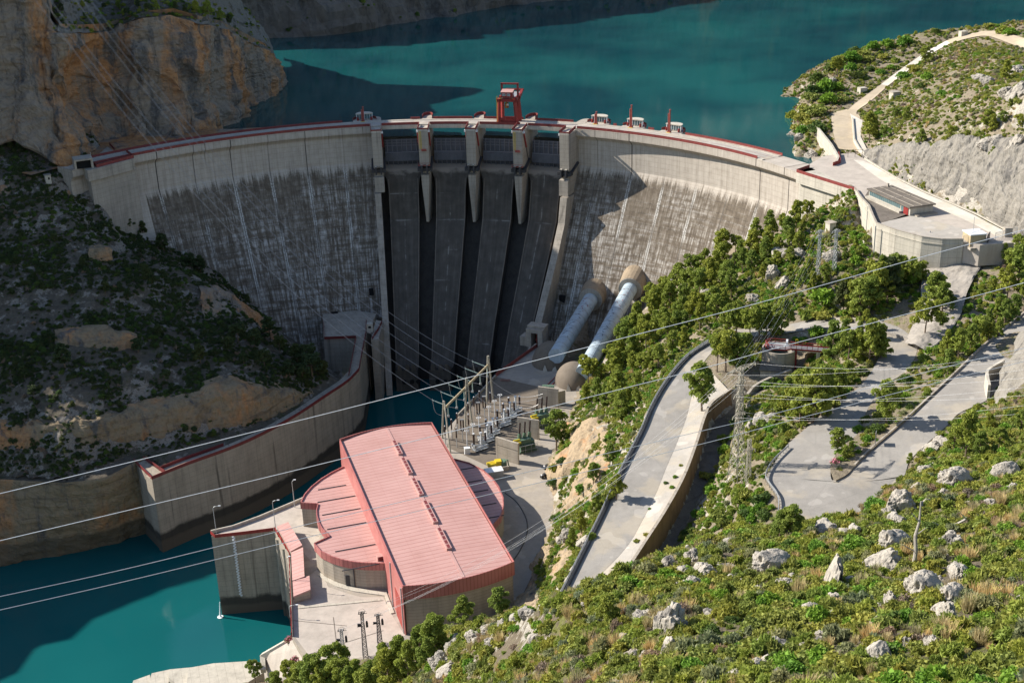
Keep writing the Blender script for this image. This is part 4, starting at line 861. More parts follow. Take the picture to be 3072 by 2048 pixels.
# lower left cliff: from the tail water up to the ledge
wl = [np.array([-222., 322, -3]), np.array([-202., 362, -3]), at(-160, 1752, -3), at(0, 1722, -3), at(100, 1702, -3), at(200, 1682, -3), at(330, 1650, -3), at(448, 1614, -3), at(500, 1600, -3)]
lt = [np.array([*(np.array(at(x, y, 29))[:2]), 29.5]) for x, y in ((-160, 1432), (0, 1440), (100, 1446), (200, 1450), (320, 1430), (410, 1385), (440, 1370))]
lt = [np.array([-228., 330, 14]), np.array([-212., 385, 28])] + lt
mb = MB(); mb.ribbon([tuple(q + np.array([.4, -.6, -.8])) for q in lt], [tuple(q + np.array([-2, 5, .2])) for q in lt]); tag(mb.build('cliff_ledge', M['left_ground']), kind='structure')
mb = MB(); sk = [(-232, 318), (-225, 335), (-214, 386), (-200, 405)]; mb.ribbon([(x, y, -3) for x, y in sk], [(x, y, z) for (x, y), z in zip(sk, (25, 36, 50, 33))]); tag(mb.build('cliff_foot', M['band_rock']), kind='structure')  # off-frame skirt, added to keep sun from passing under the hillside sheet
lw_, BW = loft([lt, [a * .6 + b * .4 + np.array([1.5, -1.5, 0]) for a, b in zip(lt, wl)], [a * .2 + b * .8 + np.array([.5, -1, 0]) for a, b in zip(lt, wl)], wl], 160, 60, .75, 'water_cliff', M['band_rock'], 15, None, .6)
# sandy banded cliff above the walkway
c0 = [(-160, 1410, 29), (0, 1412, 29), (120, 1410, 29), (250, 1395, 29), (400, 1350, 29), (560, 1322, 29), (700, 1290, 29), (800, 1255, 29), (890, 1210, 29), (945, 1180, 29)]
c1 = [(-160, 1290, 51), (0, 1286, 51), (120, 1280, 51), (250, 1262, 50.5), (400, 1246, 50), (560, 1208, 48), (680, 1170, 47), (790, 1165, 44), (880, 1172, 39), (935, 1165, 35)]
b0 = [np.array(at(*p)) + np.array([.6, -1.2, 0]) for p in c0]; b1 = [np.array(p[:3]) + np.array([.8, -1.4, .5]) for p in Y3([(-160, 1290, 412), (0, 1286, 411), (120, 1278, 410), (250, 1262, 412), (400, 1246, 422), (560, 1208, 428), (680, 1170, 436), (790, 1165, 445), (880, 1172, 455), (935, 1165, 463)])]
bc, BB = loft([[q + np.array([-6, 7, 2]) for q in b1], b1, [a * .5 + b * .5 + np.array([.5, -.6, 0]) for a, b in zip(b0, b1)], b0], 190, 46, .8, 'banded_cliff', M['band_rock'], 18, None, .5)
# broken rock steps on the scrub slope and rock wall under the abutment
def ledge(ptsT, ptsB, name, mat, seed, amp=.7, nu=60, nv=24, sc=.5):
    t = [np.array(aty(*p)) + np.array([.5, -1.0, .3]) for p in ptsT]; b = [np.array(aty(*p)) + np.array([.4, -1.6, 0]) for p in ptsB]
    return loft([[q + np.array([-2, 5, -.8]) for q in t], t, [u * .5 + v * .5 for u, v in zip(t, b)], [q - np.array([0, -1.5, 1.0]) for q in b]], nu, nv, amp, name, mat, seed, None, sc)
ledge([(165, 1000, 448), (230, 985, 450), (300, 985, 452), (350, 1000, 453), (410, 1012, 453)], [(165, 1040, 443), (230, 1048, 442), (300, 1052, 443), (350, 1052, 446), (410, 1040, 450)], 'rock_step', M['band_rock'], 31, .6)
ledge([(20, 1065, 439), (90, 1060, 439), (150, 1070, 440)], [(20, 1095, 435), (90, 1095, 434), (150, 1092, 436)], 'rock_step', M['band_rock'], 37, .5)
ledge([(600, 880, 494), (650, 872, 500), (710, 890, 503), (770, 945, 503), (815, 1010, 500)], [(610, 950, 482), (655, 965, 484), (715, 985, 488), (765, 1025, 492), (805, 1050, 494)], 'rock_step', M['cliff_rock'], 33, 1.3)
ledge([(265, 745, 494), (300, 742, 497), (335, 750, 498)], [(265, 775, 490), (300, 778, 492), (335, 772, 495)], 'rock_step', M['band_rock'], 38, .5)
ledge([(-120, 552, 517), (0, 550, 518), (80, 546, 521), (170, 548, 526), (225, 552, 531), (275, 575, 536)], [(-120, 592, 508), (0, 592, 510), (80, 588, 513), (170, 605, 518), (240, 640, 522), (300, 690, 524)], 'rock_step', M['cliff_rock'], 35, .8)
# ochre rock face over the yard
yt = [np.array(p[:3]) for p in yard_top[2:]]; yb = [np.array(p[:3]) for p in yard_foot[4:12]]
yr, BY = loft([[q + np.array([3, -2, 1.5]) for q in yt], [q + np.array([-.6, 0, .4]) for q in yt], [a * .5 + b * .5 + np.array([-.8, 0, 0]) for a, b in zip(yt, yb)], [q + np.array([-.5, 0, -1]) for q in yb]], 110, 50, 1.0, 'yard_cliff', M['yard_rock'], 41, None, .45)
# sprayed-concrete faced cutting behind the crest platform
st_ = [np.array(p[:3]) for p in SHT]; sb_ = [np.array(p[:3]) for p in SHB]
sc_, BS = loft([[q + np.array([3, 3, .6]) for q in st_], [q + np.array([0, -.8, .5]) for q in st_], [a * .5 + b * .5 + np.array([-.5, -1.0, 0]) for a, b in zip(st_, sb_)], [q + np.array([-.3, -.8, -1]) for q in sb_]], 170, 56, 1.0, 'shotcrete_cutting', M['shot_rock'], 44, None, .55)
s2t = [at(2885, 772, 97.6), at(2850, 850, 94), at(2830, 930, 91.5), at(2790, 1000, 88.6), at(2740, 1050, 87)]; s2b = [at(2790, 775, 97), at(2765, 850, 92.5), at(2760, 930, 89.6), at(2735, 985, 87.8), at(2715, 1035, 86.4)]
s2r = [at(2960, 775, 98), at(2905, 870, 95), at(2880, 950, 92), at(2830, 1020, 89), at(2780, 1060, 87.5)]
loft([[np.array(q) + np.array([0, 0, .3]) for q in s2r], [np.array(q) + np.array([0, 0, 1.6]) for q in s2t], [np.array(q) + np.array([0, 0, .5]) for q in s2b]], 90, 40, .35, 'shotcrete_slope', M['shotcrete'], 47, None, .5)
s3a = [at(3072, 1000, 99), at(3040, 1090, 96), at(3010, 1180, 94), at(3000, 1290, 92)]; s3b = [at(3020, 1120, 91), at(2985, 1190, 89.5), at(2960, 1250, 88), at(2930, 1330, 87)]; s3c = [at(3200, 960, 112), at(3160, 1050, 108), at(3110, 1180, 104), at(3080, 1290, 100)]
loft([[np.array(q) for q in s3c], [np.array(q) + np.array([0, 0, 1]) for q in s3a], [np.array(q) for q in s3b]], 60, 40, .9, 'shotcrete_slope', M['shot_rock'], 49, None, .5)
mb = MB(); aa = np.linspace(-54, -14, 40); mb.ribbon([pol(RU - .6, a, ZC - .6) for a in aa], [pol(RU + float(np.interp(a, [-54, -30, -24, -14], [30, 26, 10, 1])), a, ZC - .2) for a in aa]); tag(mb.build('rock_bench', M['cliff_rock']), kind='structure')
# ---- water
def sheet(name, poly, z, mat):
    mb = MB(); mb.add([(x, y, z) for x, y in poly], [tuple(range(len(poly)))]); o = mb.build(name, mat, recalc=False); tag(o, kind='structure')
    if o.data.polygons[0].normal.z < 0: o.data.flip_normals()
    return o
arc_ = [pol(RU - .3, a, 0)[:2] for a in np.linspace(-52, 66, 60)]
sheet('lake', [(-420, 560)] + arc_ + [(900, 470), (1600, 900), (1600, 1500), (-700, 1500)], LAKE, M['lake_water'])
sheet('tail_water', [(-420, 120), (30, 120), (30, 560), (-420, 560)], 0, M['tail_water'])
sheet('ground', [(-2600, -900), (2600, -900), (2600, 3000), (-2600, 3000)], -9, M['far_ground'])
# ------------------------------------------------------------------ yard, quay, walls
def zxy(pts, z): return [tuple(float(q) for q in at(x, y, z)[:2]) for x, y in pts]
YP = zxy([(634, 1607), (822, 1592), (870, 1665), (872, 1700), (877, 1912), (930, 1990), (1100, 2010), (1300, 1930), (1480, 1880), (1570, 1780), (1665, 1580), (1672, 1480), (1652, 1400), (1690, 1320), (1712, 1250), (1748, 1180), (1760, 1110), (1700, 1060), (1640, 1020), (1605, 1044), (1489, 1127), (1451, 1170), (1376, 1248), (1300, 1330), (1240, 1400), (905, 1500)], YARD)
mb = MB().prism(YP, -9, YARD, 0); yo = mb.build('yard_ground', M['quay_concrete']); tag(yo, kind='structure')
mb = MB(); mb.add([(x, y, YARD + .02) for x, y in YP], [tuple(range(len(YP)))]); yo = mb.build('yard_paving', M['yard_paving'], recalc=False); tag(yo, kind='structure')
if yo.data.polygons[0].normal.z < 0: yo.data.flip_normals()
# pale slabs, floor joints and the ring rail on the yard
def patch(name, pts, z, mat):
    q = zxy(pts, z); m = MB(); m.add([(x, y, z) for x, y in q], [tuple(range(len(q)))]); o = m.build(name, mat, recalc=False)
    if o.data.polygons[0].normal.z < 0: o.data.flip_normals()
    return tag(o, kind='structure')
patch('front_paving', [(880, 1800), (935, 1720), (960, 1700), (985, 1760), (1080, 1790), (1150, 1790), (1180, 1850), (1215, 1905), (1120, 1965), (1000, 1985), (935, 1975), (882, 1905)], YARD + .05, M['paving'])
patch('side_paving', [(640, 1604), (905, 1508), (960, 1480), (965, 1590), (985, 1640), (940, 1690), (905, 1650), (830, 1588)], YARD + .05, M['paving'])
patch('gravel_bed', [(1375, 1252), (1490, 1130), (1640, 1165), (1620, 1260), (1500, 1370), (1470, 1400), (1340, 1340)], YARD + .05, M['gravel_mound'])
mb = MB(); pth = [at(x, y, YARD + .1) for x, y in [(1515, 1478), (1545, 1500), (1570, 1535), (1582, 1570), (1578, 1610), (1560, 1650), (1540, 1680)]]
mb.tube([tuple(p) for p in spl(pth, 30)], .18, 5); tag(mb.build('rail_track', M['steel_dark']), kind='structure')
mb = MB()
for a, b in (((890, 1825), (1150, 1800)), ((1000, 1850), (1010, 1935)), ((880, 1860), (1040, 1876)), ((930, 1960), (1150, 1890))):
    p, q = at(*a, YARD + .07), at(*b, YARD + .07); mb.bar(tuple(p), tuple(q), .22, .03, 0)
tag(mb.build('floor_joint', M['dark_concrete']), kind='structure')
mb = MB(); mb.bar(tuple(at(895, 1822, YARD + .07)), tuple(at(1145, 1798, YARD + .07)), 1.2, .03); tag(mb.build('paving_strip', M['pale_concrete']), kind='structure')

# quay parapets and red edge rails
q = empty('quay_parapet', (*zxy([(634, 1607)], YARD)[0], YARD), 0, 'low concrete parapet along the tailrace edge of the quay, left of the powerhouse', 'parapet')
mb = MB(); L = zxy([(634, 1600), (700, 1585), (780, 1556), (905, 1503), (930, 1490)], YARD); mb.wall(L, .45, YARD, YARD + 1.1); mb.build('parapet_wall', M['pale_concrete'], q, origin=q.location)
mb = MB(); L = zxy([(632, 1603), (645, 1614), (735, 1604), (822, 1593)], YARD); mb.wall(L, .14, YARD + .2, YARD + 1.3); mb.build('edge_rail', M['red_paint'], q, origin=q.location)
q = empty('quay_rail', (*zxy([(822, 1593)], YARD)[0], YARD), 0, 'red railing along the quay edge in front of the red-roofed sheds', 'railing')
mb = MB(); L = zxy([(824, 1592), (868, 1662), (869, 1700), (872, 1800), (875, 1908)], YARD); mb.wall(L, .16, YARD + .2, YARD + 1.4); mb.build('rail_sheet', M['red_paint'], q, origin=q.location)
mb = MB()
for p in lin([(*a, 0) for a in L], 16): mb.box((p[0], p[1], YARD + .7), (.25, .25, 1.4))
mb.build('post', M['red_paint'], q, origin=q.location)
# white staircase ladder down the quay face and round fender columns
def vpt(px, py, base): return (base[0], base[1], zover(px, py, base))
b0 = at(699, 1606, YARD); b1 = at(702, 1606, YARD)
mb = MB()
for i in range(42):
    z = YARD - .3 - i * .52; mb.box((b0[0] + (i % 2) * .35, b0[1] - .35 + .02 * i * 0, z), (.55, .5, .34))
o = mb.build('wall_ladder', M['white_metal'], origin=(b0[0], b0[1], 8)); tag(o, 'white zigzag ladder fixed down the face of the quay wall', 'ladder')
for i, (px, py, lab) in enumerate(((833, 1612, 'round concrete fender column at the inner corner of the quay, left of its twin'), (852, 1640, 'round concrete fender column by the quay rail, right of its twin'))):
    b = at(px, py, YARD - 1); mb = MB().cyl((0, 0, 0), .9, 36, 12); o = mb.build('fender_column', M['quay_concrete'], smooth=False); o.location = (b[0] + .2, b[1] - .5, -8); tag(o, lab, 'column', 'fender columns')
mb = MB().tube([(-.1, 0, 5.5), (-.35, -.1, 2.5), (-.5, -.15, 0)], [.12, .2, .35], 6); mb.cyl((-.5, -.15, 0), 1.0, .08, 10); bq = at(668, 1846, 0); o = mb.build('outfall_jet', M['foam']); o.location = (bq[0] - .1, bq[1] - .5, .05); tag(o, 'thin white jet of water spilling from the quay corner into the river', 'water jet')

# ---- long curved training wall with its walkway
CW = [(402, 1385), (456, 1438), (560, 1396), (700, 1345), (804, 1297), (893, 1247), (976, 1192), (1043, 1147), (1078, 1112)]
cwp = [np.array(at(x, y, 28.7)) for x, y in CW]
o = empty('training_wall', (*cwp[1][:2], 0), 0, 'long curved concrete river wall with a red rail along its walkway, below the left bank', 'river wall')
arc = spl(cwp[1:], 40); arc = [p for p in arc] + [np.array(at(1087, 1060, 28.7)), np.array(at(1099, 1000, 28.7)), np.array(at(1100, 965, 28.7))]
def off(path, d):
    P = np.array(path)[:, :2]; T = np.gradient(P, axis=0); T /= np.linalg.norm(T, axis=1, keepdims=True); N = np.stack([-T[:, 1], T[:, 0]], -1); return P + N * d
inn = off(arc, 4.2)
mb = MB(); n = len(arc); vs = []
for p, i_ in zip(arc, inn): vs += [(p[0] + .0, p[1], -9), (p[0], p[1], 28.7), (i_[0], i_[1], 28.7), (i_[0], i_[1], 8)]
fs = [(4 * i + j, 4 * i + 4 + j, 4 * i + 4 + (j + 1) % 4, 4 * i + (j + 1) % 4) for i in range(n - 1) for j in range(4)] + [(0, 1, 2, 3)]
mb.add(vs, fs)
E0 = cwp[0][:2]; E1 = cwp[1][:2]; en = np.array([E1[1] - E0[1], -(E1[0] - E0[0])]); en /= np.linalg.norm(en); e2 = en if en[0] > 0 else -en
mb.prism([tuple(E0), tuple(E1), tuple(E1 + e2 * 3.6 + np.array([0, 2])), tuple(E0 + e2 * 3.6)], -9, 28.72)
mb.build('wall_body', M['wall_concrete'], o, origin=o.location)
mb = MB(); mb.wall([tuple(p[:2]) for p in arc], .2, 28.7, 29.9); mb.wall([tuple(E1), tuple(E0)], .2, 28.7, 29.9, 0, -1); mb.build('edge_rail', M['dark_red_paint'], o, origin=o.location)
mb = MB(); k = [tuple(E0 + e2 * 3.4), tuple(E1 + e2 * 3.6 + np.array([.5, 2.2]))]; mb.wall(k, .16, 28.7, 29.9); mb.wall([k[1]] + [tuple(p) for p in inn[2:12]], .16, 28.7, 29.9); mb.build('inner_rail', M['dark_red_paint'], o, origin=o.location)
mb = MB(); mb.wall([tuple(p) for p in off(arc, 1.0)[:-3]], .5, 28.7, 29.1); mb.build('kerb', M['concrete'], o, origin=o.location)
o_ = patch('corner_fill', [(398, 1388), (458, 1432), (560, 1385), (600, 1340), (480, 1340), (405, 1355)], 28.3, M['left_ground'])
# landing platform at the foot of the dam, with its dividing wall, cabin and rails
o = empty('landing_platform', (*at(1000, 1010, 29)[:2], 29), 0, 'shaded concrete landing at the foot of the dam where the curved river wall ends', 'platform')
LPp = zxy([(968, 1012), (1068, 1012), (1062, 1100), (1098, 1022), (1150, 980), (1160, 940), (968, 925)], 28.8)
mb = MB(); mb.prism(zxy([(970, 1012), (1066, 1012), (1100, 1000), (1130, 940), (968, 920)], 28.8), 2, 28.85); mb.prism(zxy([(1113, 1018), (1135, 1018), (1150, 965), (1128, 960)], 28.8), -9, 28.9); mb.build('platform_slab', M['concrete'], o, origin=o.location)
mb = MB(); mb.wall(zxy([(969, 965), (973, 1018), (1068, 1014), (1046, 1128)], 28.9), .14, 28.9, 30.1); mb.wall(zxy([(1117, 1018), (1135, 992), (1147, 968)], 28.9), .14, 28.9, 30.1); mb.build('edge_rail', M['dark_red_paint'], o, origin=o.location)
bx = at(1111, 995, 29); mb = MB().box((bx[0], bx[1], 31), (2.6, 2.6, 4)); cb = mb.build('cabin', M['pale_concrete'], o, origin=o.location); mb = MB().box((bx[0], bx[1] - 1.3, 31.6), (1.2, .1, 1)); w_ = mb.build('cabin_window', M['black_gap'], o, origin=o.location)
# red edge plate along the yard above the stilling pool, with the little portal house
o = empty('pool_rail', (*zxy([(1489, 1127)], YARD)[0], YARD), 0, 'rust-red edge plate between the yard and the stilling pool, below the penstocks', 'railing')
mb = MB(); mb.wall(zxy([(1489, 1129), (1605, 1046), (1625, 1035)], YARD), .2, YARD - .3, YARD + 1.5); mb.build('edge_plate', M['dull_red_paint'], o, origin=o.location)
mb = MB(); mb.wall(zxy([(1376, 1248), (1451, 1171), (1489, 1130)], YARD), .5, YARD, YARD + .9); mb.build('kerb_wall', M['concrete'], o, origin=o.location)
bq = at(1612, 1035, YARD); o = empty('portal_house', tuple(bq), R(-25), 'small concrete portal with a dark doorway at the foot of the right spillway wall', 'portal')
mb = MB(); mb.box((-2.6, 0, 4), (2.2, 6, 8)); mb.box((2.6, 0, 4), (2.2, 6, 8)); mb.box((0, 0, 7.2), (3.0, 6, 1.6)); mb.box((0, 1, 8.4), (7.8, 4.4, .8)); mb.box((-5.2, 0, 2), (3, 5, 4)); mb.build('portal_frame', M['concrete'], o)
mb = MB().box((0, 1.6, 3.2), (3.0, .3, 6.4)); mb.build('doorway', M['black_gap'], o); mb = MB().box((0, -.5, 3.6), (.25, .25, 5)); mb.cyl((0, -.5, 2), .4, 1.2, 8); mb.build('valve', M['dull_red_paint'], o)

# ------------------------------------------------------------------ powerhouse
PB, PR, PF, PL = (np.array(at(x, y, 44.57))[:2] for x, y in ((1018, 1316.3), (1295, 1265.8), (1545.4, 1684), (1206.7, 1757)))
ax_l = (PL - PB) / np.linalg.norm(PL - PB); ax_w = (PR - PB); WID = np.linalg.norm(ax_w); ax_w = ax_w / WID; LEN = np.linalg.norm(PL - PB)
phC = (PB + PR + PF + PL) / 4; prz = math.atan2(ax_l[0], -ax_l[1]); EX = np.array([math.cos(prz), math.sin(prz)]); EY = np.array([-math.sin(prz), math.cos(prz)]); SKW = float((PR - PB) @ EY) / 2; WID = float((PR - PB) @ EX)
ph = empty('powerhouse', (*phC, YARD), prz, 'large powerhouse with pink metal roof, red cladding and rounded side wings', 'powerhouse')
hw, hl = WID / 2, LEN / 2; yl = -hl; 
def locl(p): d = np.array(p[:2]) - phC; return (float(d @ EX), float(d @ EY))
def outline(inset=0, n=13):
    b = hw - inset; L = hl - inset; pts = []
    for t in np.linspace(-1, 1, n): pts.append((t * b, -L - 2.7 * (1 - t * t) + SKW * t))
    for t in np.linspace(1, -1, n): pts.append((t * b, L + 2.9 * (1 - t * t) + SKW * t))
    return pts
RZ = 44.57 - YARD
oo = outline(.45); mb = MB().prism(oo, 0, RZ - 4.2); mb.build('wall', M['block_wall'], ph)
fo = outline(0); mb = MB(); n = len(fo)
mb.add([(x, y, RZ - 4.3) for x, y in fo] + [(x, y, RZ + .05) for x, y in fo] + [(x * .985, y * .995, RZ + .05) for x, y in fo] + [(x * .985, y * .995, RZ - 1.0) for x, y in fo],
       [(i, (i + 1) % n, n + (i + 1) % n, n + i) for i in range(n)] + [(n + i, n + (i + 1) % n, 2 * n + (i + 1) % n, 2 * n + i) for i in range(n)] + [(2 * n + i, 2 * n + (i + 1) % n, 3 * n + (i + 1) % n, 3 * n + i) for i in range(n)])
mb.build('fascia', M['red_cladding'], ph)
mb = MB()
for s_ in (-1,): mb.box((s_ * (hw + .04), -1, RZ / 2 - .2), (.3, 2 * hl - .4, RZ - .5))
mb.build('side_cladding', M['red_cladding'], ph)
ny = 60; V = []; 
ys = np.linspace(-1, 1, ny)
def roofz(x, y): return RZ - .75 + .9 * (1 - abs(x) / hw) * .6
V = []; F = []
xs_ = np.linspace(-1, 1, 13)
for t in ys:
    for x in xs_: V.append((x * (hw - .45), t * (hl - .4 + (2.7 if t < 0 else 2.9) * (1 - x * x)) + SKW * x, RZ - .75 + .55 * (1 - abs(x))))
V = np.array(V); link('roof', npmesh('roof', V, gridfaces(ny, 13), M['red_roof'], uv=np.stack([V[:, 0], V[:, 1]], -1)), ph)
mb = MB().box((.6, 0, RZ - .12), (.9, 2 * hl + 4, .12)); mb.build('ridge_cap', M['red_roof'], ph, uv=None)
for y0, y1 in ((37.5, 27.5), (24.5, 13.5), (10, -1.0), (-5, -18.5), (-22, -34)):
    mb = MB(); mb.box((.6, (y0 + y1) / 2, RZ + .25), (1.5, abs(y0 - y1), .7)); so_ = mb.build('roof_vent', M['red_roof'], ph)
    mb = MB(); m_ = 5
    for i in range(m_): mb.box((.6, y1 + (y0 - y1) * (i + .5) / m_, RZ + .62), (.8, abs(y0 - y1) / m_ - .5, .06))
    mb.build('vent_opening', M['dark_red_paint'], so_)
# wings
WZ = 37.5 - YARD
def wing(pts_loc, name):
    w = MB().prism([(x * .99, y * .995) for x, y in pts_loc], 0, WZ - 1.9); w.build('wing_wall', M['block_wall'], ph)
    n = len(pts_loc); c = np.mean(np.array(pts_loc), 0); inn_ = [tuple(np.array(p) + (c - np.array(p)) / np.linalg.norm(c - np.array(p)) * .5) for p in pts_loc]
    mb = MB(); mb.add([(x, y, WZ - 2.1) for x, y in pts_loc] + [(x, y, WZ + .35) for x, y in pts_loc] + [(x, y, WZ + .35) for x, y in inn_] + [(x, y, WZ - .4) for x, y in inn_],
        [(i, (i + 1) % n, n + (i + 1) % n, n + i) for i in range(n)] + [(n + i, n + (i + 1) % n, 2 * n + (i + 1) % n, 2 * n + i) for i in range(n)] + [(2 * n + i, 2 * n + (i + 1) % n, 3 * n + (i + 1) % n, 3 * n + i) for i in range(n)])
    mb.build('wing_fascia', M['red_cladding'], ph)
    mb = MB(); mb.add([(x, y, WZ - .1) for x, y in inn_], [tuple(range(n))]); ro = mb.build('wing_roof', M['red_roof'], ph, recalc=False, uv=lambda co: co[:, :2])
    if ro.data.polygons[0].normal.z < 0: ro.data.flip_normals()
    return ro
def im(l, z, ox, oy, s): return [locl(at(ox + x / s, oy + y / s, z)) for x, y in l]
rwl = im([(975, 300), (1080, 328), (1180, 380), (1250, 440), (1295, 500), (1328, 580), (1330, 640), (1310, 710), (1255, 775)], 37.85, 960, 1250, 2.412)
rwl = [(hw - 1, rwl[0][1] + 1)] + rwl + [(hw - 1, rwl[-1][1] - 3)]
wing(rwl, 'r')
lwl = im([(1405, 113), (1330, 150), (1260, 193), (1195, 245), (1150, 295), (1120, 352), (1240, 358), (1228, 400), (1228, 440), (1240, 490), (1265, 530), (1320, 580), (1212, 630), (1260, 682), (1330, 716), (1400, 738), (1470, 752), (1550, 760), (1675, 762)], 37.85, 400, 1348, 2.24)
lwl = [(-hw + 1, lwl[0][1] + .5)] + lwl + [(-hw + 1, lwl[-1][1] - .5)]
wing(lwl, 'l')
for x, y, l in [(-hw - 6.5, y, 12.0 if abs(y) < 24 else 9) for y in (27, 19, 10.5, 1.5, -12, -23)] + [(hw + 4.0, y, 8) for y in (24, 15, 8, -1, -9)]:
    mb = MB().box((x, y, WZ), (l, .3, .18)); mb.build('roof_gutter', M['steel_dark'], ph)
hq = locl(at(1134, 1676, 38)); mb = MB().box((-hw - .9, hq[1] + .6, WZ + .6), (1.8, 1.8, 1.4)); mb.build('roof_hatch', M['red_roof'], ph); mb = MB().box((-hw - .8, hq[1] - .35, WZ + .6), (1.3, .1, 1.1)); mb.build('hatch_opening', M['dark_red_paint'], ph)
# doors, downpipes and the wall grilles
dl_ = locl(at(1195, 1862, YARD)); mb = MB().box((-hw - .24, -hl + 5.2, 4.6), (.16, 8.4, 9.2)); mb.build('main_door', M['door_red'], ph)
for y in (-hl + .4, -hl + 14.0): mb = MB().bar((-hw - .35, y, 0), (-hw - .35, y, RZ - 1.2), .35); mb.build('downpipe', M['galvanised'], ph)
dq = locl(at(1051, 1758, YARD)); mb = MB().box((dq[0], dq[1] + .25, 1.9), (2.2, .7, 3.8), -.28); mb.build('side_door', M['steel_dark'], ph)
for px, py in ((974, 1715), (1065, 1762)):
    mb = MB(); q_ = locl(at(px, py, YARD)); mb.bar((q_[0], q_[1] - .1, 0), (q_[0], q_[1] - .1, WZ - 2), .35); mb.build('downpipe', M['steel_dark'], ph)
pk = im([(1240, 845), (1290, 885), (1370, 925), (1480, 955), (1580, 970), (1690, 985), (1730, 1105), (1755, 1100), (1700, 960), (1600, 950), (1480, 930), (1380, 900), (1300, 860), (1255, 830)], YARD, 400, 1348, 2.24)
mb = MB().prism(pk, 0, .3); mb.build('plinth_kerb', M['pale_concrete'], ph)
# sheds with lean-to red roofs by the quay
def shed(name, roof, label, zlo, zhi):
    """roof: 4 photo points a,b (low, river side) c,d (high side)"""
    pts = [np.array(at(x, y, z)) for (x, y), z in zip(roof, (zlo, zlo, zhi, zhi))]; c = sum(pts) / 4
    o = empty(name, (c[0], c[1], YARD), 0, label, 'shed', 'red-roofed sheds by the quay'); L = [p - np.array([c[0], c[1], YARD]) for p in pts]; ins = [(p[0] * .94, p[1] * .97, p[2] - .3) for p in L]
    mb = MB(); mb.add([(x, y, 0) for x, y, z in ins] + ins, [(0, 1, 5, 4), (1, 2, 6, 5), (2, 3, 7, 6), (3, 0, 4, 7), (4, 5, 6, 7)]); mb.build('shed_wall', M['block_wall'], o)
    e = L[1] - L[0]; e = e / np.linalg.norm(e)
    mb = MB(); mb.add([tuple(p) for p in L] + [(p[0], p[1], p[2] - .55) for p in L], [(0, 1, 2, 3), (4, 7, 6, 5), (0, 4, 5, 1), (1, 5, 6, 2), (2, 6, 7, 3), (3, 7, 4, 0)])
    mb.build('shed_roof', M['red_roof'], o, uv=lambda co: np.stack([co[:, 0], co[:, :2] @ e[:2]], -1) * 1.0)
    return o
def c7(l): return [(400 + x / 2.24, 1348 + y / 2.24) for x, y in l]
shed('quay_shed', c7([(965, 515), (1058, 682), (1135, 640), (1040, 485)]), 'red-roofed quay shed farthest from the viewer, beside the corner lamp', 31.6, 32.6)
shed('quay_shed', c7([(1060, 690), (1068, 880), (1150, 850), (1140, 655)]), 'middle red-roofed quay shed, the longest of the row', 31.6, 32.6)
shed('quay_shed', c7([(1070, 885), (1076, 985), (1190, 938), (1183, 845)]), 'nearest and widest red-roofed quay shed, at the open paving', 31.6, 32.4)
# sloping apron and footings at the water's edge
o = empty('bank_apron', (*at(860, 1960, 12)[:2], 0), 0, 'sloping pale concrete apron below the quay corner, bottom left', 'apron')
a_ = [at(877, 1918, 28), at(788, 1970, 16), at(790, 2000, 14), at(830, 2040, 14), at(930, 2000, 27), at(900, 1940, 28.5)]
mb = MB(); mb.add([tuple(p) for p in a_] + [(p[0], p[1], -6) for p in a_], [tuple(range(6))] + [(i, (i + 1) % 6, 6 + (i + 1) % 6, 6 + i) for i in range(6)]); mb.build('apron_slab', M['paving'], o, origin=o.location)
mb = MB(); w0, w1 = at(868, 1922, 24), at(788, 1968, 16.5); mb.bar(tuple(w0), tuple(w1), 1.6, 1.6); mb.bar(tuple(w1), tuple(at(790, 2012, 15)), 1.4, 1.6); mb.build('apron_kerb', M['pale_concrete'], o, origin=o.location)
for i, (pts, z, lab) in enumerate((([(770, 1980), (640, 1988), (565, 2002), (560, 2048), (720, 2060), (800, 2010)], 7.0, 'pale concrete footing at the water edge, nearest the apron'), ([(575, 2000), (510, 2006), (505, 2030), (540, 2060), (590, 2050)], 5.2, 'second concrete footing from the apron, at the water edge'), ([(515, 2005), (455, 2018), (445, 2050), (500, 2070)], 3.8, 'third concrete footing from the apron, at the water edge'), ([(450, 2022), (400, 2040), (390, 2070), (450, 2080)], 2.4, 'lowest concrete footing in the bottom left corner'))):
    pl_ = zxy(pts, z); c = np.mean(pl_, 0); mb = MB().prism([(x - c[0], y - c[1]) for x, y in pl_], -z - 3, 0); o = mb.build('bank_footing', M['pale_concrete']); o.location = (c[0], c[1], z); tag(o, lab, 'footing', 'stepped footings on the shore')
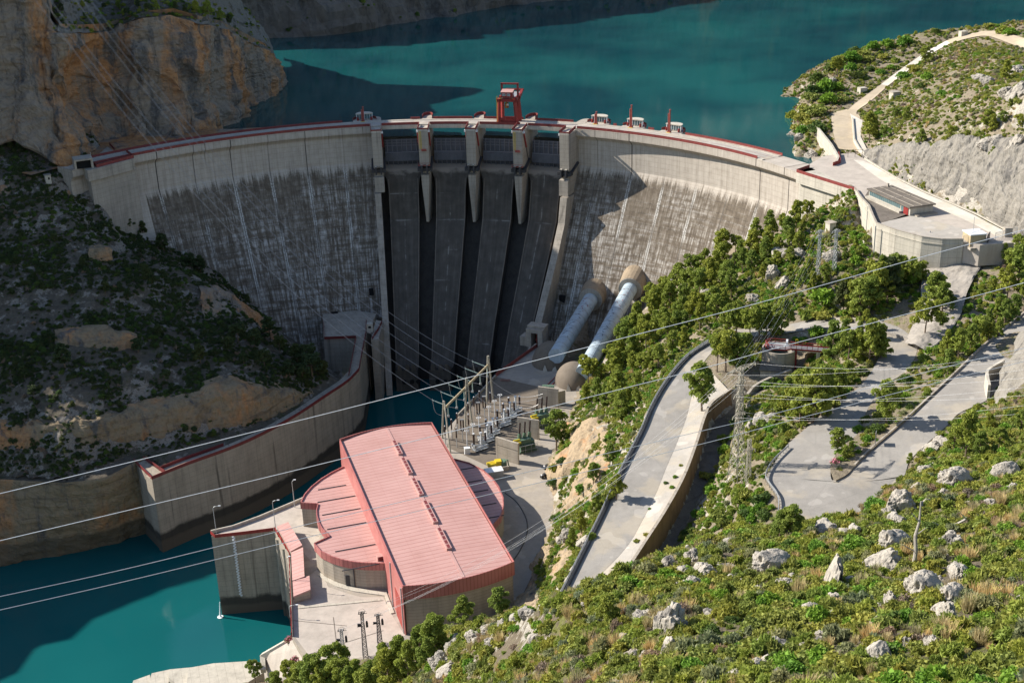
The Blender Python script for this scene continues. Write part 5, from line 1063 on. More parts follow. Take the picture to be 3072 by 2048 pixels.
# ------------------------------------------------------------------ penstocks
def penstock(top, bot, ztop, zbot, r, label, mound, colr):
    a = damhit(*top, 5.0); b = np.array(at(*bot, zbot)); d = (b - a) / np.linalg.norm(b - a); L = np.linalg.norm(b - a)
    o = empty('penstock', tuple(b), 0, label, 'penstock', 'twin penstocks'); B = Vector(b)
    mb = MB(); mb.tube([tuple(a - b - d * 10), tuple(d * 5)], r, 28); mb.build('pipe', M['pipe_paint'], o, smooth=False)
    mb = MB(); n = int(L / 5.6)
    for i in range(n + 1):
        p = a - b + d * (i + .3) * 5.6; mb.tube([tuple(p - d * .13), tuple(p + d * .13)], r + .10, 28)
    mb.build('joint_ring', M['galvanised'], o)
    mb = MB(); mb.tube([tuple(a - b - d * 16), tuple(a - b + d * 1.5)], [r + 3.4, r + 2.2], 24); mb.build('collar', M['collar_concrete'], o)
    mb = MB(); mb.tube([tuple(a - b - d * .2 + d * 1.5), tuple(a - b + d * 1.75)], [r + 2.2, r + 1.9], 24); mb.build('collar_face', M['concrete'], o)
    # rounded anchor block where the pipe enters the ground
    g = np.array(at(*mound, YARD)); c = g - b; nu, nv = 26, 12; V = []
    for j in range(nv):
        ph_ = j / (nv - 1) * math.pi / 2
        for i in range(nu):
            t = i / nu * 2 * math.pi; V.append((c[0] + 7.6 * math.cos(t) * math.cos(ph_), c[1] + 8.5 * math.sin(t) * math.cos(ph_), YARD - .5 - b[2] + colr * math.sin(ph_) ** 1.0))
    i = np.arange(nu * nv).reshape(nv, nu); F = np.stack([i[:-1], np.roll(i, -1, 1)[:-1], np.roll(i, -1, 1)[1:], i[1:]], -1).reshape(-1, 4)
    link('anchor_block', npmesh('anchor_block', np.array(V), F, M['gravel_mound'], smooth=True), o)
    mb = MB()
    for k, (s_, hgt) in enumerate(((-2.6, 2.6), (1.2, 3.0))): mb.add([(c[0] + s_ - 1.0, c[1] - 8.9, YARD - b[2] + .05), (c[0] + s_ + 1.0, c[1] - 8.9, YARD - b[2] + .05), (c[0] + s_, c[1] - 7.4, YARD - b[2] + hgt), (c[0] + s_, c[1] - 7.0, YARD - b[2] + .05)], [(0, 1, 2), (0, 2, 3), (1, 3, 2)])
    mb.build('buttress', M['pale_concrete'], o)
    # graffiti strokes
    mb = MB(); side = np.cross(d, [0, 0, 1]); side /= np.linalg.norm(side); up = np.cross(side, d)
    rr = random.Random(5 if colr > 9 else 6)
    for k in range(22):
        s = .12 + .76 * k / 22; th = rr.uniform(-.5, .3); p0 = a - b + d * L * s
        def sp(th_, ds): q = p0 + d * ds + (up * math.cos(th_) + side * math.sin(th_) * (1 if side[0] < 0 else -1)) * (r + .06) ; return tuple(q)
        th2 = th + rr.uniform(-.35, .35); mb.bar(sp(th, rr.uniform(-.8, .8)), sp(th2, rr.uniform(-.8, .8)), .22, .06, 1 if k < 8 else 0)
    mb.build('graffiti', [M['steel_dark'], M['dull_red_paint']], o)
    return o
penstock((1774, 895), (1678, 1052), 59, 35.5, 3.15, 'left penstock pipe, shaded, with graffiti, from the dam to its earth-brown anchor block', (1652, 1088), 9.5)
penstock((1893, 862), (1762, 1098), 68, 36, 3.15, 'right penstock pipe, its upper half sunlit, running beside the pines', (1722, 1145), 8.5)
mb = MB(); mb.bar(tuple(at(1645, 1165, YARD + .15)), tuple(at(1748, 1065, YARD + .15)), .3); mb.bar(tuple(at(1638, 1158, YARD + .15)), tuple(at(1738, 1060, YARD + .15)), .3); tag(mb.build('rail_track', M['dull_red_paint']), kind='structure')
# ------------------------------------------------------------------ roads and right-bank structures
def grow(poly, q): return poly
def hit(px, py, trees=None):
    d = Vector(ray(px, py)); best = None
    for t in (trees or ALLB):
        h = t.ray_cast(Vector(CAM), d, 3000)
        if h[0] is not None and (best is None or h[3] < best[3]): best = h
    return best
ALLB = [BR, BF, BL, BC, BP, BFAR, BW, BB, BY, BS]
def ground(x, y, trees):
    best = None
    for t in trees:
        h = t.ray_cast(Vector((x, y, 600)), Vector((0, 0, -1)), 900)
        if h[0] is not None and (best is None or h[0].z > best): best = h[0].z
    return best
def road(name, Lp, Rp, mat, n=60, lift=.16, drape=None, m=9):
    A, B = spl([p[:3] for p in Lp], n), spl([p[:3] for p in Rp], n); V = []
    for a, b in zip(A, B):
        for t in np.linspace(0, 1, m):
            p = a * (1 - t) + b * t
            if drape is not None:
                g = ground(p[0], p[1], drape)
                if g is not None: p = np.array([p[0], p[1], max(p[2], g)])
            V.append(p + np.array([0, 0, lift]))
    me = npmesh(name, V, gridfaces(n, m), mat, smooth=True); o = link(name, me); tag(o, kind='structure')
    bm = bmesh.new(); bm.from_mesh(me); bmesh.ops.recalc_face_normals(bm, faces=bm.faces)
    if sum(f.normal.z for f in bm.faces) < 0: bmesh.ops.reverse_faces(bm, faces=bm.faces)
    bm.to_mesh(me); bm.free(); return o
lower_road = road('lower_road', LRL, LRR, M['asphalt'], 70)
road('road_shoulder', LRR[2:], [CWT[0]] + CWT[:], M['concrete_road'], 60, .12)
road('channel_floor', CWB, CFR + [tuple(np.array(CFR[-1]) + np.array([-2, -12, -3, 0]))], M['dark_concrete'], 40, .25)
road('inner_road', IRL, IRR, M['asphalt'], 80)
lt_ = P3([(2360, 1336, 80.6), (2322, 1392, 80.2), (2300, 1435, 80), (2316, 1468, 79.7), (2338, 1505, 79.5), (2338, 1560, 79.3), (2320, 1640, 79.1)])
rt_ = P3([(2579, 1300, 82.4), (2522, 1355, 82.0), (2494, 1402, 81.6), (2500, 1445, 81.2), (2560, 1440, 81.4), (2709, 1424, 82.8), (2642, 1486, 81), (2579, 1549, 79.8), (2440, 1640, 79.2)])
road('turning_area', lt_, rt_, M['asphalt'], 50, .17)
isl_l = P3([(2500, 1444, 81.4), (2491, 1402, 81.7), (2520, 1350, 82.2), (2577, 1300, 82.6), (2601, 1235, 83.3), (2648, 1168, 84.4), (2700, 1135, 85.2)]); isl_r = P3([(2506, 1446, 81.4), (2540, 1428, 81.6), (2566, 1402, 81.8), (2619, 1349, 82.9), (2718, 1264, 85.1), (2800, 1190, 87), (2852, 1140, 88.5)])
road('turning_area', P3([(2498, 1447, 81.2), (2560, 1447, 81.5), (2640, 1440, 82.2), (2714, 1428, 82.9)]), P3([(2520, 1436, 81.4), (2568, 1398, 81.8), (2640, 1372, 82.6), (2730, 1370, 83.4)]), M['asphalt'], 20, .2)
road('traffic_island', isl_l, isl_r, M['right_ground'], 40, .5)
road('upper_road', URL[1:], URR[4:], M['asphalt'], 60, .19)
# platform at the crest
PT = zxy([(2567, 572.6), (2586, 600), (2609, 624), (2621, 655), (2632, 677), (2688, 697), (2767, 718), (2826, 725), (2889, 725), (2940, 735), (3040, 728), (3100, 745), (2990, 682), (2925, 645), (2850, 612), (2770, 578), (2680, 532), (2610, 487), (2560, 458), (2470, 468), (2420, 498), (2470, 520)], ZC)
mb = MB().prism(PT, 98, ZC + .02); o = mb.build('crest_platform', M['paving']); tag(o, kind='structure')
patch('parking_apron', [(2640, 672), (2728, 640), (2900, 690), (2960, 728), (2890, 722), (2830, 720), (2770, 714), (2690, 692)], ZC + .06, M['concrete_road'])
patch('roof_terrace', [(2590, 596), (2606, 570), (2740, 645), (2634, 670), (2614, 622)], ZC + .06, M['dark_concrete'])
road('headland_road', RDL[:4], RDR[:4], M['dirt_road'], 30, .25, [BR]); 
HL = P3([(2492, 344, 104.6), (2540, 333, 105.5), (2566, 312, 106.2), (2642, 256, 108.9), (2700, 212, 111.3), (2780, 157, 115.5), (2840, 124, 119), (2890, 108, 121.5), (2960, 95, 124), (3020, 103, 125.5), (3090, 125, 127)])
HR = P3([(2582, 360, 105), (2570, 338, 105.6), (2610, 308, 107), (2664, 260, 108.8), (2740, 203, 112), (2800, 160, 115.5), (2850, 133, 119), (2900, 118, 121.5), (2960, 110, 123.5), (3030, 133, 125.5), (3100, 160, 127)])
road('headland_track', HL[:4], HR[:4], M['dirt_road'], 30, .3, [BR]); road('headland_track', HL[3:7], HR[3:7], M['white_road'], 40, .34, [BR]); road('headland_track', HL[6:], HR[6:], M['dirt_road'], 40, .3, [BR])
RMPL = zxy([(2556, 362), (2562, 430), (2575, 450), (2600, 470), (2630, 462), (2600, 445), (2580, 410), (2585, 362), (2560, 345)], 105.6)
o = patch('ramp_road', [(2556, 362), (2560, 425), (2574, 452), (2600, 474), (2640, 462), (2600, 446), (2582, 410), (2588, 362), (2550, 341)], 105.7, M['white_road'])
road('edge_track', P3([(2596, 484, 104.9), (2680, 532, 105), (2770, 578, 105), (2850, 612, 105), (2925, 648, 105), (3030, 702, 105)]), P3([(2560, 480, 105), (2650, 545, 105), (2740, 592, 105), (2830, 632, 105), (2910, 668, 105), (3000, 715, 105)]), M['white_road'], 40, .1)
mb = MB(); mb.wall(zxy([(2592, 476), (2680, 531), (2770, 576), (2850, 610), (2930, 645), (3040, 704)], ZC), .5, ZC, ZC + .5); o = mb.build('kerb_line', M['pale_concrete']); tag(o, kind='structure')
# retaining wall of the platform
o = empty('retaining_wall', (*zxy([(2632, 677)], ZC)[0], 98), 0, 'pale curved concrete retaining wall holding up the crest platform', 'retaining wall')
pw = zxy([(2567, 572.6), (2586, 600), (2609, 624), (2621, 655), (2632, 677), (2688, 697), (2767, 718), (2826, 725), (2889, 725)], ZC)
mb = MB().wall(pw, .5, 93, ZC + 1.0, 0, -1); mb.wall(off(pw, -.5).tolist(), .2, ZC - .9, ZC - .6, 0, -1); mb.build('wall_body', M['pale_concrete'], o, origin=o.location)
mb = MB().wall(pw, .62, ZC + 1.0, ZC + 1.18, 0, -1); mb.build('coping', M['concrete'], o, origin=o.location)
mb = MB()
for px, py in ((2602, 640), (2625, 700), (2788, 715)): 
    b = at(px, py, ZC - 2); mb.bar((b[0], b[1] - .2, 96), (b[0], b[1] - .2, ZC + .6), .3)
mb.build('drain_pipe', M['galvanised'], o, origin=o.location)
# long low building on the platform
def c44(x, y): return (2450 + x / 3.781, 500 + y / 3.781)
bz = ZC; b1 = np.array(at(*c44(1055, 560), bz)); b2 = np.array(at(*c44(1235, 515), bz)); b0 = np.array(at(*c44(590, 352), bz))
ux = (b1 - b0)[:2]; LB = np.linalg.norm(ux); ux = ux / LB; wv = (b2 - b1)[:2]; WB = np.linalg.norm(wv); hB = zover(*c44(1060, 455), b1) - bz
rz_ = math.atan2(ux[1], ux[0]); bc_ = (b0[:2] + b1[:2]) / 2
cb = empty('control_building', (*bc_, bz), rz_, 'long low flat-roofed building with a ribbon of windows on the crest platform', 'building')
sgn = 1 if (np.array([-ux[1], ux[0]]) @ wv) > 0 else -1
WB = 9.0; mb = MB().box((0, sgn * WB / 2, hB * .47), (LB, WB, hB * .94)); mb.build('wall', M['pale_concrete'], cb)
mb = MB().box((0, sgn * WB / 2, hB - .15), (LB + 1.2, WB + 1.4, .45)); rf = mb.build('roof', M['dark_concrete'], cb); mb = MB()
for x in np.linspace(-.36, .36, 3): mb.box((0, sgn * (WB / 2 + x * WB), hB + .12), (LB + .4, .18, .12))
mb.box((LB * .05, sgn * WB / 2, hB + .12), (.18, WB, .12)); mb.box((-LB / 2 + .6, sgn * WB * .8, hB + .7), (.6, .6, 1.2)); mb.build('roof_upstand', M['concrete'], rf)
nw = 16; x0, x1 = -LB / 2 + .5, LB * .27
for i in range(nw):
    xa = x0 + (x1 - x0) * i / nw; w_ = (x1 - x0) / nw
    mb = MB().box((xa + w_ / 2, -sgn * .05, hB * .58), (w_ - .04, .16, hB * .5)); f_ = mb.build('window', M['galvanised'], cb)
    mb = MB().box((xa + w_ / 2, -sgn * .15, hB * .58), (w_ - .26, .08, hB * .5 - .2)); mb.build('pane', M['window_glass'], f_)
mb = MB().box((LB * .33, -sgn * .1, hB * .38), (1.6, .2, hB * .7)); mb.build('glass_door', M['window_glass'], cb)
mb = MB().box((LB * .41, -sgn * .1, hB * .38), (2.6, .22, hB * .72)); mb.build('red_door', M['red_paint'], cb)
mb = MB().box((-LB * .08, -sgn * .8, .4), (LB * .84, 1.5, .8)); mb.build('plinth', M['pale_concrete'], cb)
mb = MB().box((LB / 2 + 1.0, sgn * WB * .6, .25), (2.4, WB * .9, .5)); mb.build('step', M['concrete'], cb)
# gatehouse box, fence and gate at the platform's right end
b = at(*c44(1830, 910), ZC - 1.2); o = empty('gate_kiosk', tuple(b), R(8), 'small tan kiosk with a white flat roof at the right end of the platform', 'kiosk')
mb = MB().box((0, 3, 1.9), (5.2, 5.2, 3.8)); mb.build('kiosk_wall', M['tan_paint'], o); mb = MB().box((0, 3, 3.95), (5.6, 5.6, .35)); mb.build('kiosk_roof', M['white_metal'], o); mb = MB().box((.5, 3, -.3), (7, 8, .7)); mb.build('plinth', M['concrete'], o); mb = MB().bar((-.6, 3, 4), (-.6, 3, 9), .1); mb.bar((-1.6, 2, 4.1), (2, 2, 5.0), .08); mb.build('mast', M['galvanised'], o)
def fence(name, pts, h, label, cat, zf=None, mesh=True, mat='galvanised', n=None, group=None):
    """posts, rails and thin mesh wires along world points"""
    P = [np.array(p) for p in pts]; L = sum(np.linalg.norm(b[:2] - a[:2]) for a, b in zip(P[:-1], P[1:])); n = n or max(2, int(L / 3))
    Q = lin(P, n + 1); o = empty(name, tuple(Q[0]), 0, label, cat, group); Q = Q - Q[0]
    for q_ in Q: mb = MB(); mb.bar(tuple(q_), tuple(q_ + np.array([0, 0, h])), .12); mb.build('post', M[mat], o)
    mb = MB()
    for a, b in zip(Q[:-1], Q[1:]):
        mb.bar(tuple(a + [0, 0, h]), tuple(b + [0, 0, h]), .1)
        if mesh:
            for k in range(1, 5): mb.bar(tuple(a + [0, 0, h * k / 5]), tuple(b + [0, 0, h * k / 5]), .05)
            for k in np.arange(.1, 1, .1): p = a * (1 - k) + b * k; mb.bar(tuple(p), tuple(p + np.array([0, 0, h])), .035)
        else: mb.bar(tuple(a + [0, 0, h * .5]), tuple(b + [0, 0, h * .5]), .08)
    mb.build('rail', M[mat], o); return o
fence('wire_fence', [at(2889, 727, ZC), at(2918, 722, ZC), at(2960, 728, ZC)], 2.2, 'wire fence beside the tan kiosk on the crest platform', 'fence')
o = fence('wire_fence', [at(2985, 720, ZC), at(3025, 710, ZC), at(3050, 703, ZC)], 2.4, 'mesh gate and fence closing the platform by the right rock cutting', 'fence')
b = at(*c44(1945, 850), ZC); mb = MB().box((0, 0, 1.4), (3.4, .25, 2.8)); o = mb.build('sheet_gate', M['steel_dark']); o.location = tuple(b); o.rotation_euler = (0, 0, R(60)); tag(o, 'dark sheet-metal gate leaf beside the tan kiosk', 'gate')
b = at(*c44(2160, 790), ZC); mb = MB().box((0, 0, 1.5), (2.4, 1.8, 3)); o = mb.build('gate_pillar', M['concrete']); o.location = tuple(b); tag(o, 'stubby concrete gate pillar at the foot of the rock cutting', 'pillar')
b = at(3058, 660, 106); mb = MB().box((0, 0, 2.2), (3.2, 1.0, 4.4)); mb.box((1.2, 1.2, 2.2), (.8, 2, 4.4)); o = mb.build('slab_wall', M['concrete']); o.location = tuple(b); tag(o, 'upright concrete slab wall at the right edge, above the platform', 'wall')
# gate and wall toward the headland ramp
o = fence('barrier_gate', [at(2522, 471, ZC), at(2552, 471, ZC), at(2586, 470, ZC)], 2.8, 'thin steel barrier gate across the ramp behind the crest platform', 'gate', mesh=False, mat='steel_dark', n=3)
o = empty('lakeside_wall', (*zxy([(2495, 490)], ZC)[0], 97), 0, 'tall pale retaining wall between the lake and the headland ramp', 'retaining wall')
mb = MB(); lw2 = zxy([(2443, 382), (2462, 405), (2490, 440), (2512, 478), (2506, 492)], ZC); mb.wall(lw2, .8, 94, ZC + 1.2, 0, 1); mb.build('wall_body', M['pale_concrete'], o, origin=o.location)
mb = MB(); mb.wall(zxy([(2499, 498), (2522, 490), (2516, 464)], ZC), .14, ZC, ZC + 1.4); mb.build('edge_rail', M['red_paint'], o, origin=o.location)
mb = MB(); mb.prism(zxy([(2415, 420), (2435, 400), (2470, 440), (2495, 490), (2440, 478)], 99), 92, 98.5); mb.build('slipway', M['concrete'], o, origin=o.location)
o = empty('ramp_wall', (*zxy([(2560, 400)], ZC)[0], ZC), 0, 'low concrete wall along the white headland ramp', 'wall'); mb = MB(); mb.wall(zxy([(2556, 361), (2561, 425), (2576, 452), (2592, 468)], ZC), .5, ZC - 1, ZC + 1.3); mb.build('wall_body', M['pale_concrete'], o, origin=o.location)
# small concrete cubes and huts
def cube_hut(name, px, py, sz, rz, label, roof=True, cat='hut', door=False, group=None, tr=None):
    h = hit(px, py, tr); p = h[0]; o = empty(name, tuple(p), rz, label, cat, group); mb = MB().box((0, 0, sz[2] / 2 - .4), (sz[0], sz[1], sz[2] + .8)); mb.build('hut_wall', M['pale_concrete'], o)
    if roof: mb = MB().box((0, 0, sz[2] + .1), (sz[0] + .5, sz[1] + .5, .3)); mb.build('hut_roof', M['concrete'], o)
    if door: mb = MB().box((sz[0] * .1, -sz[1] / 2, sz[2] * .55), (sz[0] * .3, .1, sz[2] * .35)); mb.build('opening', M['black_gap'], o)
    return o
cube_hut('concrete_block', 2586, 278, (3.6, 3.0, 2.4), .3, 'pale concrete block left of the headland track', False, 'block', group='concrete blocks on the headland')
cube_hut('concrete_block', 2889, 108, (3.6, 3.0, 2.4), .2, 'pale concrete block by the bend of the headland track, farthest away', False, 'block', group='concrete blocks on the headland')
cube_hut('concrete_hut', 2683, 296, (3.6, 3.2, 3.0), .3, 'small grey-roofed concrete hut right of the headland track', True, 'hut', False, 'concrete huts')
cube_hut('concrete_hut', 2491, 690, (2.6, 2.6, 2.8), .4, 'small concrete hut on the rocky spur below the crest platform', True, 'hut', False, 'concrete huts', [BR])
cube_hut('concrete_hut', 145, 545, (2.2, 2.4, 2.8), .5, 'tiny pale hut on the dark slope left of the dam abutment', True, 'hut', True, 'concrete huts', [BL])
b = at(254, 508, ZC); o = empty('tunnel_portal', tuple(b), R(24), 'dark concrete portal box at the left end of the crest', 'portal'); mb = MB(); mb.box((0, 3, 4.0), (7.4, 7, .7)); mb.box((-3.3, 3, 1.9), (.8, 6, 3.8)); mb.box((3.3, 3, 1.9), (.8, 6, 3.8)); mb.build('portal_frame', M['concrete'], o); mb = MB().box((0, 2.0, 1.8), (5.8, .3, 3.6)); mb.build('doorway', M['black_gap'], o); mb = MB().bar((3.2, 0, 4.2), (3.2, 0, 6.6), .15); mb.build('mast', M['galvanised'], o)
# surge tower with its red footbridge
tb_ = np.array(at(2334, 1122, 73.4)); tw = empty('surge_tower', (tb_[0] + 1.0, tb_[1] + 4.6, 73.4), 0, 'round open concrete surge tower beside the lower road', 'surge tower')
zr = 6.9; mb = MB(); n = 40; vs = []
for r_, z in ((5.2, -1), (5.2, zr), (4.75, zr), (4.75, 1.0)): vs += [(r_ * math.cos(2 * math.pi * i / n), r_ * math.sin(2 * math.pi * i / n), z) for i in range(n)]
mb.add(vs, [(k * n + i, k * n + (i + 1) % n, (k + 1) * n + (i + 1) % n, (k + 1) * n + i) for k in range(3) for i in range(n)]); mb.build('tower_wall', M['concrete'], tw)
mb = MB().cyl((0, 0, 3.5), 4.75, .1, 32); mb.build('tank_water', M['tail_water'], tw)
mb = MB(); mb.add([(-7.4, -7.5, 2.9), (-.8, -8.0, 2.4), (-.4, -3.6, 3.6), (-6.0, -3.0, 4.0), (-7.4, -7.5, 2.5), (-.8, -8.0, 2.0), (-.4, -3.6, 3.2), (-6.0, -3.0, 3.6)], [(0, 1, 2, 3), (4, 7, 6, 5), (0, 4, 5, 1), (1, 5, 6, 2), (2, 6, 7, 3), (3, 7, 4, 0)]); mb.build('annex_roof', M['dark_concrete'], tw)
mb = MB(); mb.prism([(-7.0, -7.2), (-1.0, -7.7), (-.8, -4), (-5.8, -3.2)], -1, 2.3); mb.build('annex_wall', M['pale_concrete'], tw)
fb = empty('footbridge', (tb_[0] + 1.0, tb_[1] + 4.6, 73.4), R(-16), 'red steel footbridge with railings reaching over the surge tower', 'footbridge')
def dkp(l, z): return [(x, y, z) for x, y in l]
mb = MB(); mb.prism([(-4.3, .6), (-3.0, -2.7), (2.0, -2.6), (3.6, -1.4), (16.5, -1.6), (16.5, .6), (3.6, .8), (2.0, 2.6), (-3.0, 2.6)], zr + .45, zr + .65); mb.build('deck', M['galvanised'], fb)
mb = MB(); ring = [(-4.3, .6), (-3.0, -2.7), (2.0, -2.6), (3.6, -1.4), (16.5, -1.6)]; ring2 = [(-4.3, .6), (-3.0, 2.6), (2.0, 2.6), (3.6, .8), (16.5, .6)]
for rg in (ring, ring2):
    for a, b in zip(rg[:-1], rg[1:]):
        for h in (.35, 1.05, 1.75): mb.bar((*a, zr + h), (*b, zr + h), .18 if h > .5 else .4)
        L = math.dist(a, b); k = max(1, int(L / 1.6))
        for i in range(k + 1): t = i / k; p = (a[0] + (b[0] - a[0]) * t, a[1] + (b[1] - a[1]) * t); mb.bar((*p, zr + .3), (*p, zr + 1.8), .14)
mb.build('railing', M['red_paint'], fb)
mb = MB()
for y in (-1.4, .4): mb.bar((5.2, y, -1.5), (5.2, y, zr + .4), .45)
mb.bar((5.2, -1.4, 0), (5.2, .4, zr), .2); mb.bar((5.2, .4, 0), (5.2, -1.4, zr), .2); mb.build('trestle', M['red_paint'], fb)
mb = MB(); mb.prism([(3.8, -1.35), (12.4, -1.45), (12.4, .45), (3.8, .6)], zr - .3, zr + .4); mb.box((11.8, -.5, 3), (1.1, 2.0, 8.2)); mb.build('concrete_beam', M['pale_concrete'], fb)
mb = MB(); mb.tube([(1.9, 1.2, zr + 1.5), (2.5, 1.2, zr + 1.5)], .9, 10); mb.build('winch_drum', M['white_metal'], fb); mb = MB()
for x in (4.8, 5.5): mb.bar((x, .8, zr + .6), (x, .8, zr + 2.7), .16)
mb.bar((4.8, .8, zr + 2.7), (5.5, .8, zr + 2.7), .16); mb.build('yellow_gate', M['yellow_paint'], fb)
# spillway channel walls
o = empty('channel_wall', tuple(np.array(CWT[0][:3])), 0, 'tall rust-stained concrete channel wall curving beside the lower road', 'channel wall')
A = spl([p[:3] for p in CWT], 50); B = spl([np.array(p[:3]) + np.array([0, 0, -1.5]) for p in CWB], 50)
mb = MB(); n = 50; q2 = off(A, .75); vs = []
for a, b, c in zip(A, B, q2): vs += [tuple(a + [0, 0, 1.1]), (c[0], c[1], a[2] + 1.1), (c[0], c[1], a[2] - 2), tuple(b + np.array([.35, -.1, 0])), ]
mb.add(vs, [(4 * i + j, 4 * i + 4 + j, 4 * i + 4 + (j + 1) % 4, 4 * i + (j + 1) % 4) for i in range(n - 1) for j in range(4)] + [(0, 1, 2, 3)]); mb.build('wall_body', M['brown_wall'], o, origin=o.location)
mb = MB(); mb.ribbon([tuple(a + [.05, -.02, 1.13]) for a in A], [(c[0], c[1], a[2] + 1.13) for a, c in zip(A, q2)]); mb.build('coping', M['concrete'], o, origin=o.location)
def wallthing(name, pts, h, t, mat, label, cat='wall', base=3.0, cap=None, n=24, group=None):
    P = spl([np.array(p[:3]) for p in pts], n); o = empty(name, tuple(P[0]), 0, label, cat, group); mb = MB(); mb.wall([tuple(p[:2]) for p in P], t, [p[2] - base for p in P], [p[2] + h for p in P]); mb.build('wall_body', M[mat], o, origin=o.location)
    if cap: mb = MB(); mb.wall([tuple(p[:2]) for p in P], t + .12, [p[2] + h for p in P], [p[2] + h + .15 for p in P]); mb.build('coping', M[cap], o, origin=o.location)
    return o
wallthing('wing_wall', [at(2246, 1192, 73.6), at(2270, 1165, 74), at(2320, 1140, 74.5), at(2375, 1120, 75)], 1.2, .8, 'concrete', 'weathered concrete wing wall curving from the channel toward the surge tower', 'wall', 6)
wallthing('wing_wall', [at(2420, 1085, 76.5), at(2455, 1060, 77.5), at(2485, 1042, 78.5)], 2.2, .8, 'brown_wall', 'short brown wall rising to the right behind the red footbridge', 'wall', 5)
wallthing('road_barrier', URL[1:], .75, .45, 'concrete', 'long low concrete barrier between the pines and the upper road', 'barrier', .6, n=60)
P_ = P3([(2968, 1198, 88.8), (2962, 1170, 89.2), (2965, 1150, 89.6), (3010, 1122, 90.5)]); wallthing('roadside_wall', [p[:3] for p in P_], 4.2, .7, 'pale_concrete', 'white concrete retaining wall at the bend of the upper road', 'retaining wall')
wallthing('low_wall', [at(1775, 1300, 47.5), at(1800, 1290, 51), at(1835, 1288, 52.5), at(1860, 1300, 53), at(1890, 1318, 54)], 1.6, .6, 'pale_concrete', 'thin curved parapet wall on top of the ochre rock face', 'wall', 2.5)
wallthing('dry_stone_wall', [at(2655, 1002, 86.2), at(2690, 1010, 86.6), at(2720, 1022, 86.9), at(2752, 1042, 87.2)], .7, .8, 'shotcrete', 'row of white kerb stones edging the bare clearing', 'kerb', .5)
wallthing('road_kerb', [p[:3] for p in P3([(2690, 1440, 82), (2660, 1470, 81.3), (2640, 1490, 81)])], .6, .5, 'concrete', 'short concrete parapet on the right side of the turning area', 'barrier', .8)
# guard rails
def guard(pts, label, n=30, h=.8, side=1, two=False, mat='galvanised', zo=.2):
    P = spl([np.array(p[:3]) for p in pts], n) + np.array([0, 0, zo]); o = empty('guard_rail', tuple(P[0]), 0, label, 'guard rail', 'steel guard rails'); Q = P - P[0]
    mb = MB()
    for k in ((.75, 1.05) if not two else (.35, .75, 1.15)):
        for a, b in zip(Q[:-1], Q[1:]): mb.bar(tuple(a + [0, 0, k]), tuple(b + [0, 0, k]), .12, .26)
    mb.build('beam', M[mat], o); mb = MB()
    for q_ in Q[::1]: mb.bar(tuple(q_ - [0, 0, .4]), tuple(q_ + [0, 0, 1.1]), .16)
    mb.build('post', M[mat], o); return o
guard(LRL[1:], 'long steel guard rail along the outer edge of the lower road', 60, two=True)
guard(GRL[1:], 'curved steel guard rail round the outside of the turning area', 34)
guard([at(2230, 1640, 78), at(2290, 1600, 79)], 'short steel guard rail at the lower end of the turning area', 8)
mb = MB(); LL = spl([np.array(p[:3]) for p in LRL[1:]], 60)
o = empty('cable_pipe', tuple(LL[0]), 0, 'dark pipes laid along the outer edge of the lower road', 'pipe'); P_ = np.concatenate([off(LL, .9), LL[:, 2:] + .45], 1)
mb.tube([tuple(p - np.array(o.location)) for p in P_], .18, 5); mb.build('pipe_run', M['steel_dark'], o); mb = MB(); mb.wall([tuple(p[:2] - np.array(o.location)[:2]) for p in LL], .5, [p[2] - 1.5 - o.location.z for p in LL], [p[2] + .35 - o.location.z for p in LL], 0, -1); mb.build('edge_beam', M['pale_concrete'], o)
# sign board
b = at(2625, 1338, 82.8); o = empty('sign_board', tuple(b), R(72), 'blank grey sign board on two posts beside the upper road barrier', 'sign'); mb = MB()
for x in (-.7, .7): mb.bar((x, 0, -.3), (x, 0, 4.0), .16)
mb.build('post', M['galvanised'], o); mb = MB().box((0, 0, 3.1), (1.9, .1, 2.0)); mb.build('panel', M['galvanised'], o)
patch('clearing', [(2640, 990), (2665, 935), (2700, 915), (2745, 930), (2770, 985), (2755, 1030), (2700, 1005)], 87.9, M['straw']) if False else None
# ------------------------------------------------------------------ switchyard
def c2(x, y): return (1280 + x / 3.733, 1020 + y / 3.733)
def yat(x, y, z=YARD): return np.array(at(*c2(x, y), z))
g0 = yat(220, 1180); gz = zover(*c2(183, 680), g0)
gan = empty('line_gantry', tuple(g0), 0, 'rusty tubular line gantry on three A-frames at the pool side of the switchyard', 'gantry')
tops = []
for (f1, f2, tp) in (((175, 1095), (265, 1260), (183, 680)), ((432, 965), (512, 960), (440, 420)), ((672, 715), (745, 670), (685, 175))):
    a, b = yat(*f1), yat(*f2); m = (a + b) / 2; z = zover(*c2(*tp), m); z = gz if abs(z - gz) > 6 else z; t = np.array([m[0], m[1], z]); tops.append(t); mb = MB()
    mb.tube([tuple(a - g0), tuple(t - g0 + [-.15, 0, 0])], [.34, .26], 8); mb.tube([tuple(b - g0), tuple(t - g0 + [.15, 0, 0])], [.34, .26], 8); mb.build('a_frame', M['lattice_steel'], gan)
bm0, bm1 = tops[0] - [0, 0, 3.0], tops[2] - [0, 0, 3.6]
mb = MB().tube([tuple(bm0 - g0), tuple(bm1 - g0)], .42, 10); mb.build('beam', M['tan_paint'], gan)
rings = []
